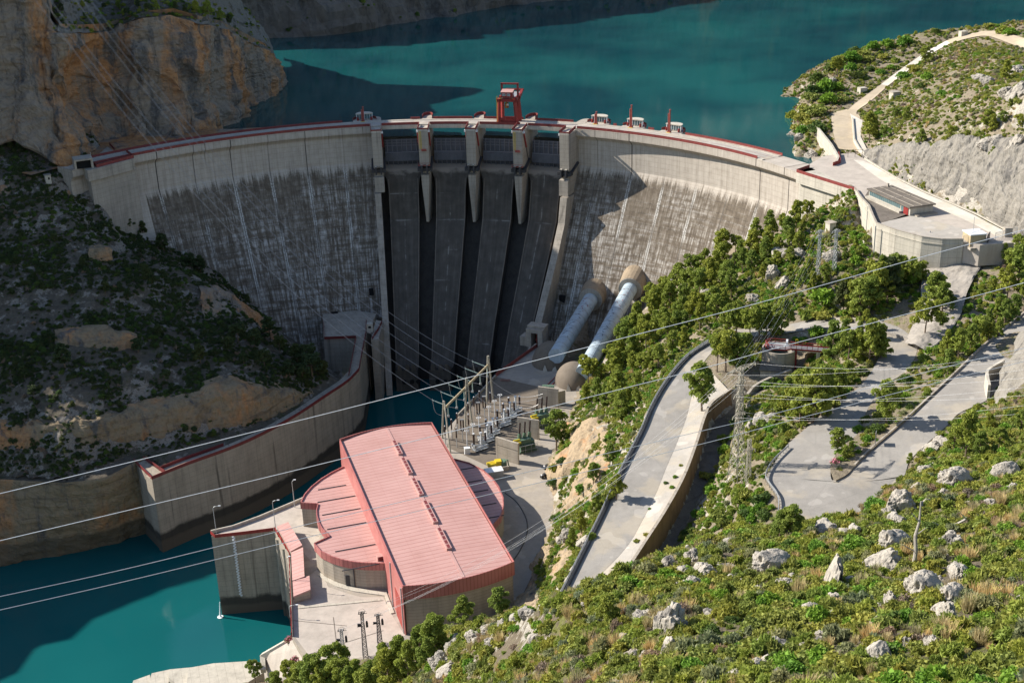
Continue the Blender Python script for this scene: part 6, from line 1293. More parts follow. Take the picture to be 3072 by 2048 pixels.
for i, t in enumerate((.06, .24, .41, .60, .78, .95)):
    p = bm0 * (1 - t) + bm1 * t; e = p + np.array([-5.2, 2.2, 1.4]); mb = MB()
    mb.tube([tuple(p - g0), tuple(e - g0)], .16, 6)
    st = mb.build('tension_insulator', M['glass_insulator'], gan); rings.append(e); mb = MB()
    for k in range(10): a, b = k / 10 * 6.28, (k + 1) / 10 * 6.28; mb.bar((e[0] - g0[0] + .2 * 0, e[1] - g0[1] + .5 * math.cos(a), e[2] - g0[2] + .5 * math.sin(a)), (e[0] - g0[0], e[1] - g0[1] + .5 * math.cos(b), e[2] - g0[2] + .5 * math.sin(b)), .08)
    mb.build('corona_ring', M['galvanised'], st)
    h = p + np.array([.3, -.2, 0]); mb = MB().tube([tuple(h - g0), tuple(h - g0 - np.array([0, 0, 3.6]))], .17, 6); st = mb.build('hanging_insulator', M['glass_insulator'], gan); mb = MB().tube([tuple(h - g0 - np.array([0, 0, 3.5])), tuple(h - g0 - np.array([0, 0, 4.2]))], .4, 8); mb.build('clamp_ring', M['galvanised'], st)
    lp = [e, e + np.array([1.2, -1, -4.6]), h - np.array([0, 0, 4.1])]; mb = MB().tube([tuple(q - g0) for q in spl(lp, 10)], .05, 4); mb.build('jumper_wire', M['dark_cable'], gan)
def wire(pts, r, label, cat='power line', group=None, mat='cable', n=40, name='power_line', cap=True):
    P = [np.array(p, float) for p in pts]; Q = spl(P, n) if len(P) > 2 else lin(P, n); mb = MB().tube([tuple(q - Q[0]) for q in Q], r, 5); o = mb.build(name, M[mat]); o.location = tuple(Q[0]); return tag(o, label, cat, group)
def sag(a, b, s, n=24): 
    t = np.linspace(0, 1, n)[:, None]; P = np.array(a) * (1 - t) + np.array(b) * t; P[:, 2] -= (4 * s * t * (1 - t))[:, 0]; return P
def swire(a, b, s, r, label, group, mat='cable', **k): return wire(sag(a, b, s), r, label, 'power line', group, mat, **k)
for i, e in enumerate(rings):
    far_ = np.array(aty(85 + 22 * i + (55 if i > 2 else 0), -25, 470))
    for k in (0, 1): swire(e + [0, .25 * k - .1, 0], far_ + [0, 1.2 * k, 0], 15 + .6 * i, .035, 'thin overhead line climbing from the switchyard gantry to the left cliff', 'lines from the gantry to the left cliff', 'dark_cable')
ORD = 'first second third fourth fifth sixth seventh eighth ninth tenth eleventh twelfth thirteenth fourteenth fifteenth sixteenth seventeenth eighteenth nineteenth twentieth'.split()
def nth(i): return ORD[i] if i < 20 else ['twenty-', 'thirty-', 'forty-', 'fifty-', 'sixty-', 'seventy-', 'eighty-', 'ninety-'][i // 10 - 2 if i % 10 != 9 or True else 0] + ORD[i % 10 ] if i < 100 else str(i)
def nth(i):
    n = i + 1
    if n <= 20: return ORD[n - 1]
    tens = ['', '', 'twenty', 'thirty', 'forty', 'fifty', 'sixty', 'seventy', 'eighty', 'ninety'][n // 10 % 10]
    if n > 100: return 'hundred-and-' + nth(n - 101)
    if n == 100: return 'hundredth'
    return (tens[:-1] + 'ieth') if n % 10 == 0 else tens + '-' + ORD[n % 10 - 1]
def post(name, base, top, kind, label, group):
    b = yat(*base); h = max(3.0, zover(*c2(*top), b) - YARD); o = empty(name, tuple(b), 0, label, 'insulator post' if kind != 'ring' else 'ring post', group)
    if kind == 'ring':
        mb = MB().tube([(0, 0, 0), (0, 0, h)], [.2, .14], 8); mb.build('post', M['white_metal'], o); mb = MB()
        for k in range(12): a, c = k / 12 * 6.283, (k + 1) / 12 * 6.283; mb.bar((.8 * math.cos(a), .8 * math.sin(a), h), (.8 * math.cos(c), .8 * math.sin(c), h), .1)
        for k in range(3): a = k * 2.09; mb.bar((0, 0, h), (.8 * math.cos(a), .8 * math.sin(a), h), .08)
        mb.build('ring', M['white_metal'], o)
    else:
        hs = h * .5; xs = (0,) if kind == 'one' else (-.45, .45)
        mb = MB().tube([(0, 0, 0), (0, 0, hs)], .17, 6); 
        if kind == 'two': mb.box((0, 0, hs), (1.5, .4, .3)); mb.box((0, 0, h + .2), (1.4, .5, .35))
        mb.build('post', M['galvanised'], o)
        for x in xs:
            mb = MB(); n = 9
            mb.tube([(x, 0, hs + (h - hs) * k / (2 * n)) for k in range(2 * n + 1)], [.3 if k % 2 else .22 for k in range(2 * n + 1)], 8); mb.build('insulator', M['insulator'], o)
        mb = MB().cyl((0, 0, h), .2, .3, 8); mb.build('cap', M['white_metal'], o)
    return o
def series(name, lst, kind, phrase, group):
    for i, (b, t) in enumerate(lst): post(name, b, t, kind, f'{phrase}, {nth(i)} from the left', group)
series('insulator_post', [((212, 1165), (205, 965)), ((285, 1105), (277, 890)), ((348, 1045), (345, 820)), ((470, 910), (463, 705)), ((535, 845), (527, 640)), ((597, 785), (592, 575))], 'one', 'dark insulator post along the pool parapet', 'insulator posts by the pool')
series('insulator_post', [((340, 1200), (335, 985)), ((475, 1060), (470, 835)), ((718, 805), (712, 592))], 'one', 'dark insulator post behind the pool row', 'second row of insulator posts')
series('disconnector', [((405, 1128), (395, 895)), ((585, 945), (580, 705)), ((652, 880), (642, 635))], 'two', 'twin-column disconnector with two dark insulators', 'twin-column disconnectors')
series('ring_post', [((455, 1188), (445, 1010)), ((523, 1110), (515, 940)), ((590, 1045), (580, 868)), ((702, 930), (697, 745)), ((764, 865), (756, 680)), ((826, 800), (818, 612))], 'ring', 'ring-topped white post in the switchyard', 'white ring posts')
def breaker(base, label):
    b = yat(*base); o = empty('circuit_breaker', tuple(b), R(35), label, 'breaker', 'circuit breakers')
    mb = MB()
    for y in (-.8, .8): mb.tube([(-2.8, y, 1.5), (2.8, y, 1.5)], .33, 10)
    mb.build('tank', M['white_metal'], o); mb = MB()
    for x in (-2.6, 2.6):
        for y in (-1.2, 1.2): mb.bar((x, y, 0), (x, y, 1.6), .16)
    mb.box((0, 0, .5), (5.4, 2.6, .12)); mb.box((-2.6, 0, 2.4), (.9, 2.2, .9)); mb.bar((-2.4, 0, 2.2), (2.4, 0, 2.2), .25); mb.build('frame', M['galvanised'], o)
    for x, y, h0, h1 in ((-2.5, 0, 3.0, 6.8), (2.5, .2, 2.6, 5.8)):
        mb = MB(); n = 9; mb.tube([(x, y, h0 + (h1 - h0) * k / (2 * n)) for k in range(2 * n + 1)], [.42 if k % 2 else .32 for k in range(2 * n + 1)], 8); mb.build('bushing', M['insulator'], o)
    mb = MB().tube([(.4, -.2, 1.8), (.4, -.2, 6.0)], .36, 8); mb.cyl((.4, -.2, 6.0), .5, .7, 8); mb.build('measuring_column', M['white_metal'], o); mb = MB()
    for x, y, h in ((-2.5, 0, 6.8), (2.5, .2, 5.8)): mb.cyl((x, y, h), .36, .3, 8)
    mb.build('bushing_cap', M['white_metal'], o); return o
for i, b in enumerate([(600, 1225), (668, 1140), (735, 1062), (860, 960), (925, 880), (985, 812)]): breaker(b, f'white-tanked circuit breaker with dark bushings, {nth(i)} counting back from the nearest')
for (x, y), lab in (((455, 1268), 'white metal cabinet nearest the powerhouse in the switchyard'), ((705, 985), 'white metal cabinet in the middle of the switchyard')):
    b = yat(x, y); mb = MB().box((0, 0, 1.1), (1.9, 1.4, 2.2)); mb.box((0, 0, 2.25), (2.1, 1.6, .12)); mb.box((0, 0, .05), (2.0, 1.5, .2)); o = mb.build('cabinet', M['white_metal']); o.location = tuple(b); o.rotation_euler = (0, 0, R(10)); tag(o, lab, 'cabinet', 'white cabinets')
def fire_wall(a, b, top, label, over=False):
    A_, B_ = yat(*a), yat(*b); h = zover(*c2(*top), A_) - YARD; o = empty('fire_wall', tuple(A_), 0, label, 'wall', 'concrete fire walls'); d = B_ - A_
    mb = MB().bar((0, 0, h * .5 - .01), (0, 0, h * .5), .01) if False else MB(); mb.wall([(0, 0), (d[0], d[1])], .6, -.2, h); mb.build('wall_slab', M['concrete'], o)
    if over: mb = MB(); e = np.array([-d[1], d[0]]) / np.linalg.norm(d[:2]); mb.wall([(-e[0] * .25 * -1 - .02, -.25), (d[0], d[1] - .25)], .9, h * .68, h + .02); mb.build('wall_head', M['concrete'], o)
    return o
fire_wall((778, 1320), (1027, 1395), (752, 1085), 'tall concrete fire wall nearest the viewer, beside the green transformer', True)
fire_wall((1020, 1080), (1258, 1118), (1017, 862), 'concrete fire wall between the two green transformers')
fire_wall((1250, 730), (1475, 760), (1252, 520), 'farthest concrete fire wall, a green tank in front of its head')
fire_wall((1475, 740), (1556, 720), (1478, 580), 'small pale concrete wall piece behind the farthest fire wall')
def transformer(base, label):
    b = yat(*base); o = empty('transformer', tuple(b), R(22), label, 'transformer', 'green transformers')
    mb = MB().box((0, 0, 2.2), (6.0, 3.6, 3.6)); mb.box((0, 0, .3), (7.4, 4.6, .5)); mb.box((-.4, -.6, 4.3), (4.2, 2.2, .8)); mb.build('tank', M['transformer_green'], o)
    for k, x in enumerate((-1.9, 0, 1.9)):
        mb = MB().tube([(x, .3, 3.8), (x + .25, .5, 6.2)], [.75, .62], 10); tr = mb.build('turret', M['transformer_green'], o); n = 8
        mb = MB().tube([(x + .25 + .5 * q / (2 * n), .5 + .4 * q / (2 * n), 6.2 + 4.0 * q / (2 * n)) for q in range(2 * n + 1)], [.36 if q % 2 else .26 for q in range(2 * n + 1)], 8); mb.build('bushing', M['insulator'], tr)
    mb = MB()
    for x in np.linspace(-2.6, 2.6, 8): mb.box((x, -2.4, 2.0), (.3, 1.0, 2.6))
    for x in np.linspace(-2.6, 2.6, 8): mb.box((x, 2.4, 2.0), (.3, 1.0, 2.6))
    mb.build('radiator', M['transformer_green'], o); mb = MB()
    for x in (-3.4, -1.1, 1.1, 3.4): mb.bar((x, -3.2, 0), (x, -3.2, 3.2), .1); mb.bar((x, 3.2, 0), (x, 3.2, 3.2), .1)
    for y in (-3.2, 3.2): mb.bar((-3.4, y, 3.2), (3.4, y, 3.2), .1); mb.bar((-3.4, y, 1.6), (3.4, y, 1.6), .1)
    mb.build('pipe_frame', M['galvanised'], o); mb = MB()
    for z in (4.0, 4.6): mb.tube([(-4.6, -1.8 + (z - 4) * 1.5, z), (-2.2, -1.8 + (z - 4) * 1.5, z)], .45, 10)
    mb.build('yellow_cooler', M['yellow_paint'], o)
transformer((1100, 1225), 'green power transformer with three dark bushings, nearest the powerhouse'); transformer((1290, 945), 'green power transformer with three dark bushings, farther from the powerhouse, beside the pine')
b = yat(1365, 700); o = empty('oil_tank', tuple(b), R(-8), 'horizontal grey-green oil tank raised before the farthest fire wall', 'tank'); mb = MB().tube([(-2.2, 0, 6.4), (2.2, 0, 6.4)], .95, 14); mb.build('tank_shell', M['transformer_green'], o); mb = MB(); mb.box((0, 0, 5.2), (4.6, 1.6, .3)); mb.box((-1.9, 0, 2.6), (.4, 1.2, 5.2)); mb.box((1.9, 0, 2.6), (.4, 1.2, 5.2)); mb.build('stand', M['concrete'], o)
b = yat(765, 1440); o = empty('cooling_unit', tuple(b), R(14), 'yellow and green cooling unit behind a low concrete wall next to the powerhouse', 'machine'); mb = MB()
for y in (-.9, 0, .9): mb.tube([(-2.6, y, 1.9), (.4, y, 2.2)], .5, 10)
mb.box((1.2, 0, 2.3), (2.0, 2.2, 1.6)); mb.build('yellow_casing', M['yellow_paint'], o); mb = MB(); mb.box((3.0, 0, 1.6), (1.8, 2.6, 2.2)); mb.tube([(3.0, -1.0, 2.6), (4.4, -.4, 3.0), (4.8, -.2, .4)], .25, 6); mb.build('green_pump', M['transformer_green'], o); mb = MB().box((.2, -2.4, .8), (8.2, .5, 1.7)); mb.build('low_wall', M['concrete'], o)
b = yat(755, 1530); o = empty('container', tuple(b), R(14), 'white-roofed container between the powerhouse wing and the cooling unit', 'container'); mb = MB().box((0, 0, 1.3), (5.8, 3.2, 2.6)); mb.build('container_body', M['galvanised'], o); mb = MB().box((0, 0, 2.7), (6.0, 3.4, .2)); mb.build('container_roof', M['white_metal'], o)
for (x, y), lab, c_ in (((1340, 1440), 'dark scooter-sized machine parked at the edge of the trees in the yard', 0), ((1310, 1540), 'dark small motor unit lying on the yard below the trees', 1)):
    b = yat(x, y); o = empty('small_vehicle', tuple(b), R(30), lab, 'vehicle'); mb = MB().box((0, 0, .8), (1.9, 1.0, .7)); mb.box((.3, 0, 1.3), (.8, .8, .5)); mb.build('body', M['steel_dark'], o)
    for x_ in (-.7, .7):
        for y_ in (-.5, .5): mb = MB().tube([(x_, y_ - .12, .38), (x_, y_ + .12, .38)], .38, 10); mb.build('wheel', M['black_gap'], o)
    mb = MB().box((-.8, 0, 1.25), (.3, .7, .3)); mb.build('seat', M['white_metal'], o)
mb = MB()
P0 = [yat(832, 465), yat(935, 465)]; d = (P0[1] - P0[0]); o = empty('barrier_rack', tuple(P0[0]), 0, 'low red pipe rack standing on the shaded yard near the pool rail', 'rack')
for k in range(8): q = d * k / 7; mb.bar(tuple(q), tuple(q + np.array([0, 0, 1.0])), .1)
mb.bar((0, 0, 1), tuple(d + np.array([0, 0, 1])), .1); mb.bar((0, 0, .5), tuple(d + np.array([0, 0, .5])), .1); mb.build('rack_rail', M['dull_red_paint'], o)
for k, (a, b_) in enumerate((((1025, 632), (1300, 600)), ((960, 690), (1290, 640)), ((1050, 760), (1250, 720)))):
    p, q = yat(*a, 36.5), yat(*b_, 38.5); swire(p, q, .6, .05, 'slack conductor between breakers and the far transformer', 'switchyard conductors')
for k in range(6):
    i = rings[k]; a = bm0 * (1 - (.06, .24, .41, .60, .78, .95)[k]) + bm1 * (.06, .24, .41, .60, .78, .95)[k] - np.array([-.3, .2, 4.2]); q = a + np.array([9 + k * .3, -7.5, -3.5 - .2 * k]); swire(a, q, .8, .035, 'slack conductor from a hanging insulator down to the switchyard posts', 'gantry drop wires', 'dark_cable', n=10)
# ------------------------------------------------------------------ lamps
def lamp(base, top, armdx, label, z=YARD):
    b = np.array(at(*base, z)); h = zover(*top, b) - z; o = empty('street_lamp', tuple(b), 0, label, 'street lamp', 'quay lamps'); s = 1 if armdx > 0 else -1
    mb = MB().tube([(0, 0, 0), (-.02 * s, 0, h * .5), (-.05 * s, 0, h - .8), (.15 * s, 0, h - .15), (.8 * s, 0, h + .1), (abs(armdx) * s, 0, h + .25)], [.14, .11, .09, .08, .07, .06], 6); mb.build('lamp_post', M['galvanised'], o)
    mb = MB().box((abs(armdx) * s, 0, h + .22), (.75, .32, .2)); mb.build('lamp_head', M['white_metal'], o); return o
def c6(x, y): return (600 + x / 3.135, 1350 + y / 3.135)
lamp(c6(155, 783), c6(120, 530), 2.0, 'curved-arm lamp post at the outer corner of the quay'); lamp(c6(712, 748), c6(683, 475), 1.8, 'curved-arm lamp post beside the farthest red shed'); lamp(c6(891, 538), c6(866, 283), .9, 'lamp post on the parapet nearest the powerhouse wing'); lamp(c6(850, 1570), c6(840, 1460), 2.2, 'lamp post at the quay rail near the open paving, the lowest of them'); lamp(c6(845, 1290), c6(838, 1000), .8, 'lamp post between the quay rail and the middle shed')
# ------------------------------------------------------------------ lattice pylons and power lines
def pylon(name, base, h, wb, wt, arms, rz, label, mat, group=None, nseg=9, r=.09, gear=None, taper=.5):
    o = empty(name, tuple(base), rz, label, 'pylon', group); mb = MB(); zs = [h * (1 - (1 - i / nseg) ** 1.25) for i in range(nseg + 1)]
    def w(z): return float(np.interp(z / h, [0, taper, 1], [wb, wb * .34 + wt * .3, wt])) / 2
    for sx in (-1, 1):
        for sy in (-1, 1):
            for a, b in zip(zs[:-1], zs[1:]): mb.bar((sx * w(a), sy * w(a), a), (sx * w(b), sy * w(b), b), r * 2)
    mb.build('leg', M[mat], o); mb = MB()
    for a, b in zip(zs[:-1], zs[1:]):
        for s in (-1, 1):
            mb.bar((-w(a), s * w(a), a), (w(b), s * w(b), b), r * 1.3); mb.bar((w(a), s * w(a), a), (-w(b), s * w(b), b), r * 1.3); mb.bar((s * w(a), -w(a), a), (s * w(b), w(b), b), r * 1.3); mb.bar((s * w(a), w(a), a), (s * w(b), -w(b), b), r * 1.3)
            mb.bar((-w(b), s * w(b), b), (w(b), s * w(b), b), r); mb.bar((s * w(b), -w(b), b), (s * w(b), w(b), b), r)
    mb.build('bracing', M[mat], o)
    for z, l in arms:
        mb = MB()
        for s in (-1, 1):
            mb.bar((0, -w(z), z), (s * l, 0, z + .2), r * 1.6); mb.bar((0, w(z), z), (s * l, 0, z + .2), r * 1.6); mb.bar((0, 0, z + .9), (s * l, 0, z + .25), r * 1.3)
            for k in (.3, .6): mb.bar((s * l * k, -w(z) * (1 - k), z), (s * l * k, w(z) * (1 - k), z + .1), r); mb.bar((s * l * k, 0, z + .1), (s * l * k * .6, 0, z + .75), r)
            mb.tube([(s * l, 0, z + .1), (s * (l + .1), .2, z - .7)], .13, 5); mb.tube([(s * l * .55, 0, z + .1), (s * l * .55, .2, z - .6)], .12, 5)
        mb.build('cross_arm', M[mat], o)
    if gear:
        mb = MB(); mb.box((1.1, 0, h * .72), (.6, .6, 1.3)); mb.cyl((1.1, 0, h * .72 + .6), .25, .5, 8); mb.build('transformer_box', M['steel_dark'], o); mb = MB()
        for k in range(3): mb.tube([(-.5 - .35 * k, .1 * k, h * .70), (-.5 - .35 * k, .1 * k, h * .76)], .2, 6); mb.tube([(-.8 + .7 * k, 0, h * .97), (-.7 + .7 * k, 0, h * 1.02)], .12, 6)
        mb.bar((-1.5, 0, h * .7), (.6, 0, h * .7), .1); mb.bar((-1.0, 0, h * .97), (1.4, 0, h * .97), .1); mb.tube([(-.9, 0, h), (-.6, 0, h * 1.06), (.4, 0, h * 1.08), (1.2, 0, h * 1.0)], .04, 4); mb.build('switch_gear', M['steel_dark'], o)
    return o
bp = np.array(at(2210, 1448, 74.0)); hp_ = zover(2233, 1104, bp) - 74
pylon('lattice_pylon', bp, hp_, 3.6, .9, [(hp_ - .3, 5.4), (hp_ - 4.0, 2.0), (hp_ - 7.2, 2.0), (hp_ * .60, 2.2)], R(38), 'tall cream lattice pylon with cross-arms between the channel and the turning area', 'lattice_steel', None, 13, .085)
bs = np.array(at(2243, 1460, 75.0)); hs_ = zover(2244, 1318, bs) - 75
pylon('lattice_pylon', bs, hs_, 1.3, .8, [(hs_ - 3.0, 1.6)], R(10), 'short lattice pylon standing right behind the tall cream one', 'lattice_steel', 'small lattice pylons', 8, .06, taper=.8)
sp = []
for (bx, by, tx, ty, lab) in ((2452, 838, 2461, 690, 'thin lattice pylon on the rocky spur, left of its twin'), (2502, 812, 2508, 688, 'thin lattice pylon on the rocky spur, right of its twin')):
    p = hit(bx, by, [BR])[0]; h = zover(tx, ty, p) - p.z; sp.append(np.array([p.x, p.y, p.z + h])); pylon('lattice_pylon', tuple(p), h, 1.1, .7, [(h - .6, 1.4), (h - 2.2, 1.2)], R(20), lab, 'galvanised', 'small lattice pylons', 10, .055, taper=.9)
pt = []
for i, ((bx, by), (tx, ty), lab) in enumerate((((762, 425), (742, 165), 'lattice pole with a transformer box on the open paving, middle of the three'), ((845, 345), (836, 178), 'lattice pole with a transformer box nearest the powerhouse'), ((640, 470), (628, 265), 'lattice pole among the pines at the quay, leftmost of the three'))):
    b = np.array(at(700 + bx / 1.92, 1750 + by / 1.92, YARD)); h = zover(700 + tx / 1.92, 1750 + ty / 1.92, b) - YARD; pt.append(b + [0, 0, h]); pylon('lattice_pole', b, h, 1.3, .8, [], R(12), lab, 'steel_dark' if i < 2 else 'galvanised', 'lattice poles at the quay', 11, .06, True, .9)
cp, sn = math.cos(R(38)), math.sin(R(38)); k = 0
for z, l in ((hp_ - .3, 5.2), (hp_ - 4.0, 1.9), (hp_ - 7.2, 1.9), (hp_ * .6, 2.1)):
    for s in (-1, 1):
        a = bp + np.array([s * l * cp, s * l * sn, z]); e = np.array(aty(3140, 1045 + k * 27, 250 - k * 3)); swire(a, e, 2.0, .02, 'pale conductor strung from the tall pylon over the roads to the right edge', 'conductors right of the tall pylon'); k += 1
for j, (z, l) in enumerate(((hp_ - .3, 5.2), (hp_ - .3, 2.6), (hp_ - 4.0, 1.9))):
    for s in (-1, 1):
        a = bp + np.array([s * l * cp, s * l * sn, z]); swire(a, pt[(j + (s > 0)) % 3] + [s * .5, 0, .2], 7.5, .018, 'thin conductor from the tall pylon down to the lattice poles at the quay', 'conductors left of the tall pylon')
for q in sp:
    for s in (-1, 0, 1): swire(q + [s, 0, 0], bp + np.array([s * 4.0 * cp, s * 4.0 * sn, hp_ - .4]), 1.5, .012, 'thin conductor from the spur pylons to the tall pylon', 'conductors up to the spur', 'cable')
for i, (pts, lab) in enumerate((([(-60, 1494), (332, 1400), (1024, 1229), (2024, 974), (2343, 890), (2780, 767), (3130, 674)], 'thick pale cable crossing the whole view above the gantry, topmost of four'), ([(-60, 1635), (400, 1526), (1000, 1382), (2024, 1126), (2343, 1040), (2869, 903), (3130, 832)], 'second thick pale cable from the top, crossing the pink roof'), ([(-60, 1801), (400, 1700), (1000, 1553), (2024, 1311), (2343, 1235), (2800, 1110), (3130, 1030)], 'third thick pale cable from the top, crossing the quay wall'), ([(-60, 1842), (400, 1737), (1000, 1592), (2024, 1351), (2343, 1268), (2800, 1150), (3130, 1070)], 'lowest thick pale cable, crossing the quay wall and roads'))):
    wire([aty(x, y, 120 + i * 3 + (x / 3072) * (30 if i < 2 else 55)) for x, y in pts], .042, lab, 'cable', 'thick cables crossing the view', 'white_metal', 70, 'overhead_cable')
# ------------------------------------------------------------------ vegetation templates
def rot_quads(C, size, rg, up=.35, asp=1.7):
    """small leaf-tuft quads at centres C"""
    n = len(C); d = rg.normal(size=(n, 3)); d[:, 2] = d[:, 2] * .8 + up; d /= np.linalg.norm(d, axis=1, keepdims=True)
    e = rg.normal(size=(n, 3)); e -= d * (e * d).sum(1, keepdims=True); e /= np.linalg.norm(e, axis=1, keepdims=True)
    s = (size * rg.uniform(.6, 1.35, n))[:, None]; a, b = d * s * asp * .5, e * s * .5
    V = np.stack([C - a - b * .6, C - a * .2 + b * 1.0, C + a, C - a * .1 - b], 1).reshape(-1, 3); return V, np.arange(4 * n).reshape(n, 4)
def crown_mesh(name, blobs, nleaf, size, mat, rg, shell=.55, up=.35, asp=1.7):
    tot = sum(r[0] * r[1] for _, r in blobs); Cs = []
    for c, r in blobs:
        n = max(6, int(nleaf * r[0] * r[1] / tot)); d = rg.normal(size=(n, 3)); d /= np.linalg.norm(d, axis=1, keepdims=True); d[:, 2] = np.where(d[:, 2] < -.5, -d[:, 2] * .6, d[:, 2])
        rad = shell + (1 - shell) * rg.random(n) ** .6; Cs.append(np.array(c) + d * np.array(r) * rad[:, None] * (1 + .18 * vnoise(d * 2.2 + rg.random() * 50))[:, None])
    C = np.concatenate(Cs); V, F = rot_quads(C, size, rg, up, asp); return npmesh(name, V, F, mat)
def pine_parts(seed, nleaf, size, mat, form='round'):
    """unit pine: height 1; returns trunk mesh, crown mesh"""
    rg = np.random.default_rng(seed); rr = random.Random(seed); mb = MB(); bl = []
    lean = rr.uniform(-.06, .06); lean2 = rr.uniform(-.06, .06); top = (lean, lean2, .93)
    mb.tube([(0, 0, -.06), (lean * .3, lean2 * .3, .28), (lean * .7, lean2 * .7, .6), top], [.026, .020, .014, .005], 6)
    base = {'round': .30, 'tall': .26, 'umbrella': .5, 'bushy': .08}[form]; k = {'round': 24, 'tall': 27, 'umbrella': 17, 'bushy': 24}[form]; a0 = rr.uniform(0, 6)
    for i in range(k):
        t = (i + .5) / k; h = base + (.95 - base) * t; a = a0 + i * 2.4 + rr.uniform(-.5, .5)
        prof = {'round': math.sin(math.pi * min(1, .18 + .8 * t)) ** .8 * .27, 'tall': (1 - t) ** .75 * .24 + .035, 'umbrella': math.sin(math.pi * min(1, .3 + .55 * t)) * .34, 'bushy': (1 - t * .75) * .33}[form]
        r = prof * rr.uniform(.35, 1.22); c = (lean * h + r * math.cos(a), lean2 * h + r * math.sin(a), h + rr.uniform(-.02, .03)); br = rr.uniform(.065, .118) * (1.12 if form != 'tall' else .92)
        bl.append((c, (br, br, br * rr.uniform(.6, .85)))); mb.tube([(lean * (h - .08), lean2 * (h - .08), h - .09), tuple(np.array(c) - [0, 0, .03])], [.009, .004], 4)
    bl.append(((lean, lean2, .93), (.075, .075, .08))); return mb, crown_mesh('crown', bl, nleaf, size, mat, rg)
trunk_me = []; PINES = []
def pine_proto(seed, n, size, leaf, form):
    mb, cm = pine_parts(seed, n, size, M[leaf], form); me = bpy.data.meshes.new('trunk'); me.from_pydata(mb.v, [], mb.f); me.materials.append(M['bark']); PINES.append((me, cm)); return len(PINES) - 1
FARP = [pine_proto(s, 2600, .044, 'pine_leaf', f) for s, f in ((1, 'round'), (2, 'tall'), (3, 'round'), (4, 'bushy'), (5, 'tall'), (6, 'umbrella'), (7, 'bushy'))]
NEARP = [pine_proto(s, 7000, .027, 'pine_leaf', f) for s, f in ((11, 'round'), (12, 'umbrella'), (13, 'tall'), (14, 'round'))]
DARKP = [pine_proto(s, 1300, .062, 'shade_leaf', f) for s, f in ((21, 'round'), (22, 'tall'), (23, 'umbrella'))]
nplant = [0]
def plant(name, proto, p, h, rz, label, cat, group, wide=1.0):
    o = empty(name, tuple(p), rz, label, cat, group); o.scale = (h * wide, h * wide, h)
    for nm, me in zip(('trunk', 'crown'), proto): c = bpy.data.objects.new(nm, me); COL.objects.link(c); c.parent = o
    nplant[0] += 1; return o
def shrub_proto(seed, n, size, leaf, form='dome'):
    rg = np.random.default_rng(seed); rr = random.Random(seed); bl = []
    k = 7 if form == 'dome' else 5
    for i in range(k): a = i * 2.4; r = .55 * (i / k) ** .5; bl.append(((r * math.cos(a), r * math.sin(a), rr.uniform(.25, .6) * (1.25 - r)), (rr.uniform(.3, .48),) * 2 + (rr.uniform(.28, .45),)))
    return crown_mesh('shrub', bl, n, size, M[leaf], rg, .5, .55 if form == 'dome' else 1.3, 1.6 if form == 'dome' else 3.0)
def tuft_proto(seed, n, leaf, spread=.5, h=1.0, w=.035):
    rg = np.random.default_rng(seed); a = rg.uniform(0, 6.283, n); r = rg.random(n) ** .5 * .25; b = np.stack([r * np.cos(a), r * np.sin(a), np.zeros(n)], -1)
    a2 = a + rg.normal(0, .6, n); t = b + np.stack([np.cos(a2), np.sin(a2), np.zeros(n)], -1) * (rg.random(n) * spread)[:, None] + np.array([0, 0, 1]) * (h * rg.uniform(.5, 1.1, n))[:, None]
    s = np.stack([-np.sin(a2), np.cos(a2), np.zeros(n)], -1) * w; V = np.stack([b - s, b + s, t + s * .3, t - s * .3], 1).reshape(-1, 3); return npmesh('tuft', V, np.arange(4 * n).reshape(n, 4), M[leaf])
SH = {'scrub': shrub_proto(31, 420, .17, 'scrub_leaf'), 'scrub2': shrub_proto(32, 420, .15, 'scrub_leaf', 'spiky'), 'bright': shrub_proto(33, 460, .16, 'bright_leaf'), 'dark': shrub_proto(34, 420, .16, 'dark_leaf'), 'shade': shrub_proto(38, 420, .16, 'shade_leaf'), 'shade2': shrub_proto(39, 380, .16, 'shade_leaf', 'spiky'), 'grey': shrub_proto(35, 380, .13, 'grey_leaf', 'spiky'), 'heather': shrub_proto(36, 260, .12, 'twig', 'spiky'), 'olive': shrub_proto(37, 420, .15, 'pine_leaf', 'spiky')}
SHF = {'bright': shrub_proto(43, 1300, .10, 'bright_leaf'), 'dark': shrub_proto(44, 1300, .10, 'dark_leaf'), 'olive': shrub_proto(45, 1300, .10, 'pine_leaf'), 'grey': shrub_proto(46, 900, .11, 'grey_leaf')}
TUFT = tuft_proto(41, 130, 'dry_grass'); TWIG = tuft_proto(42, 60, 'twig', .7, .9, .014)

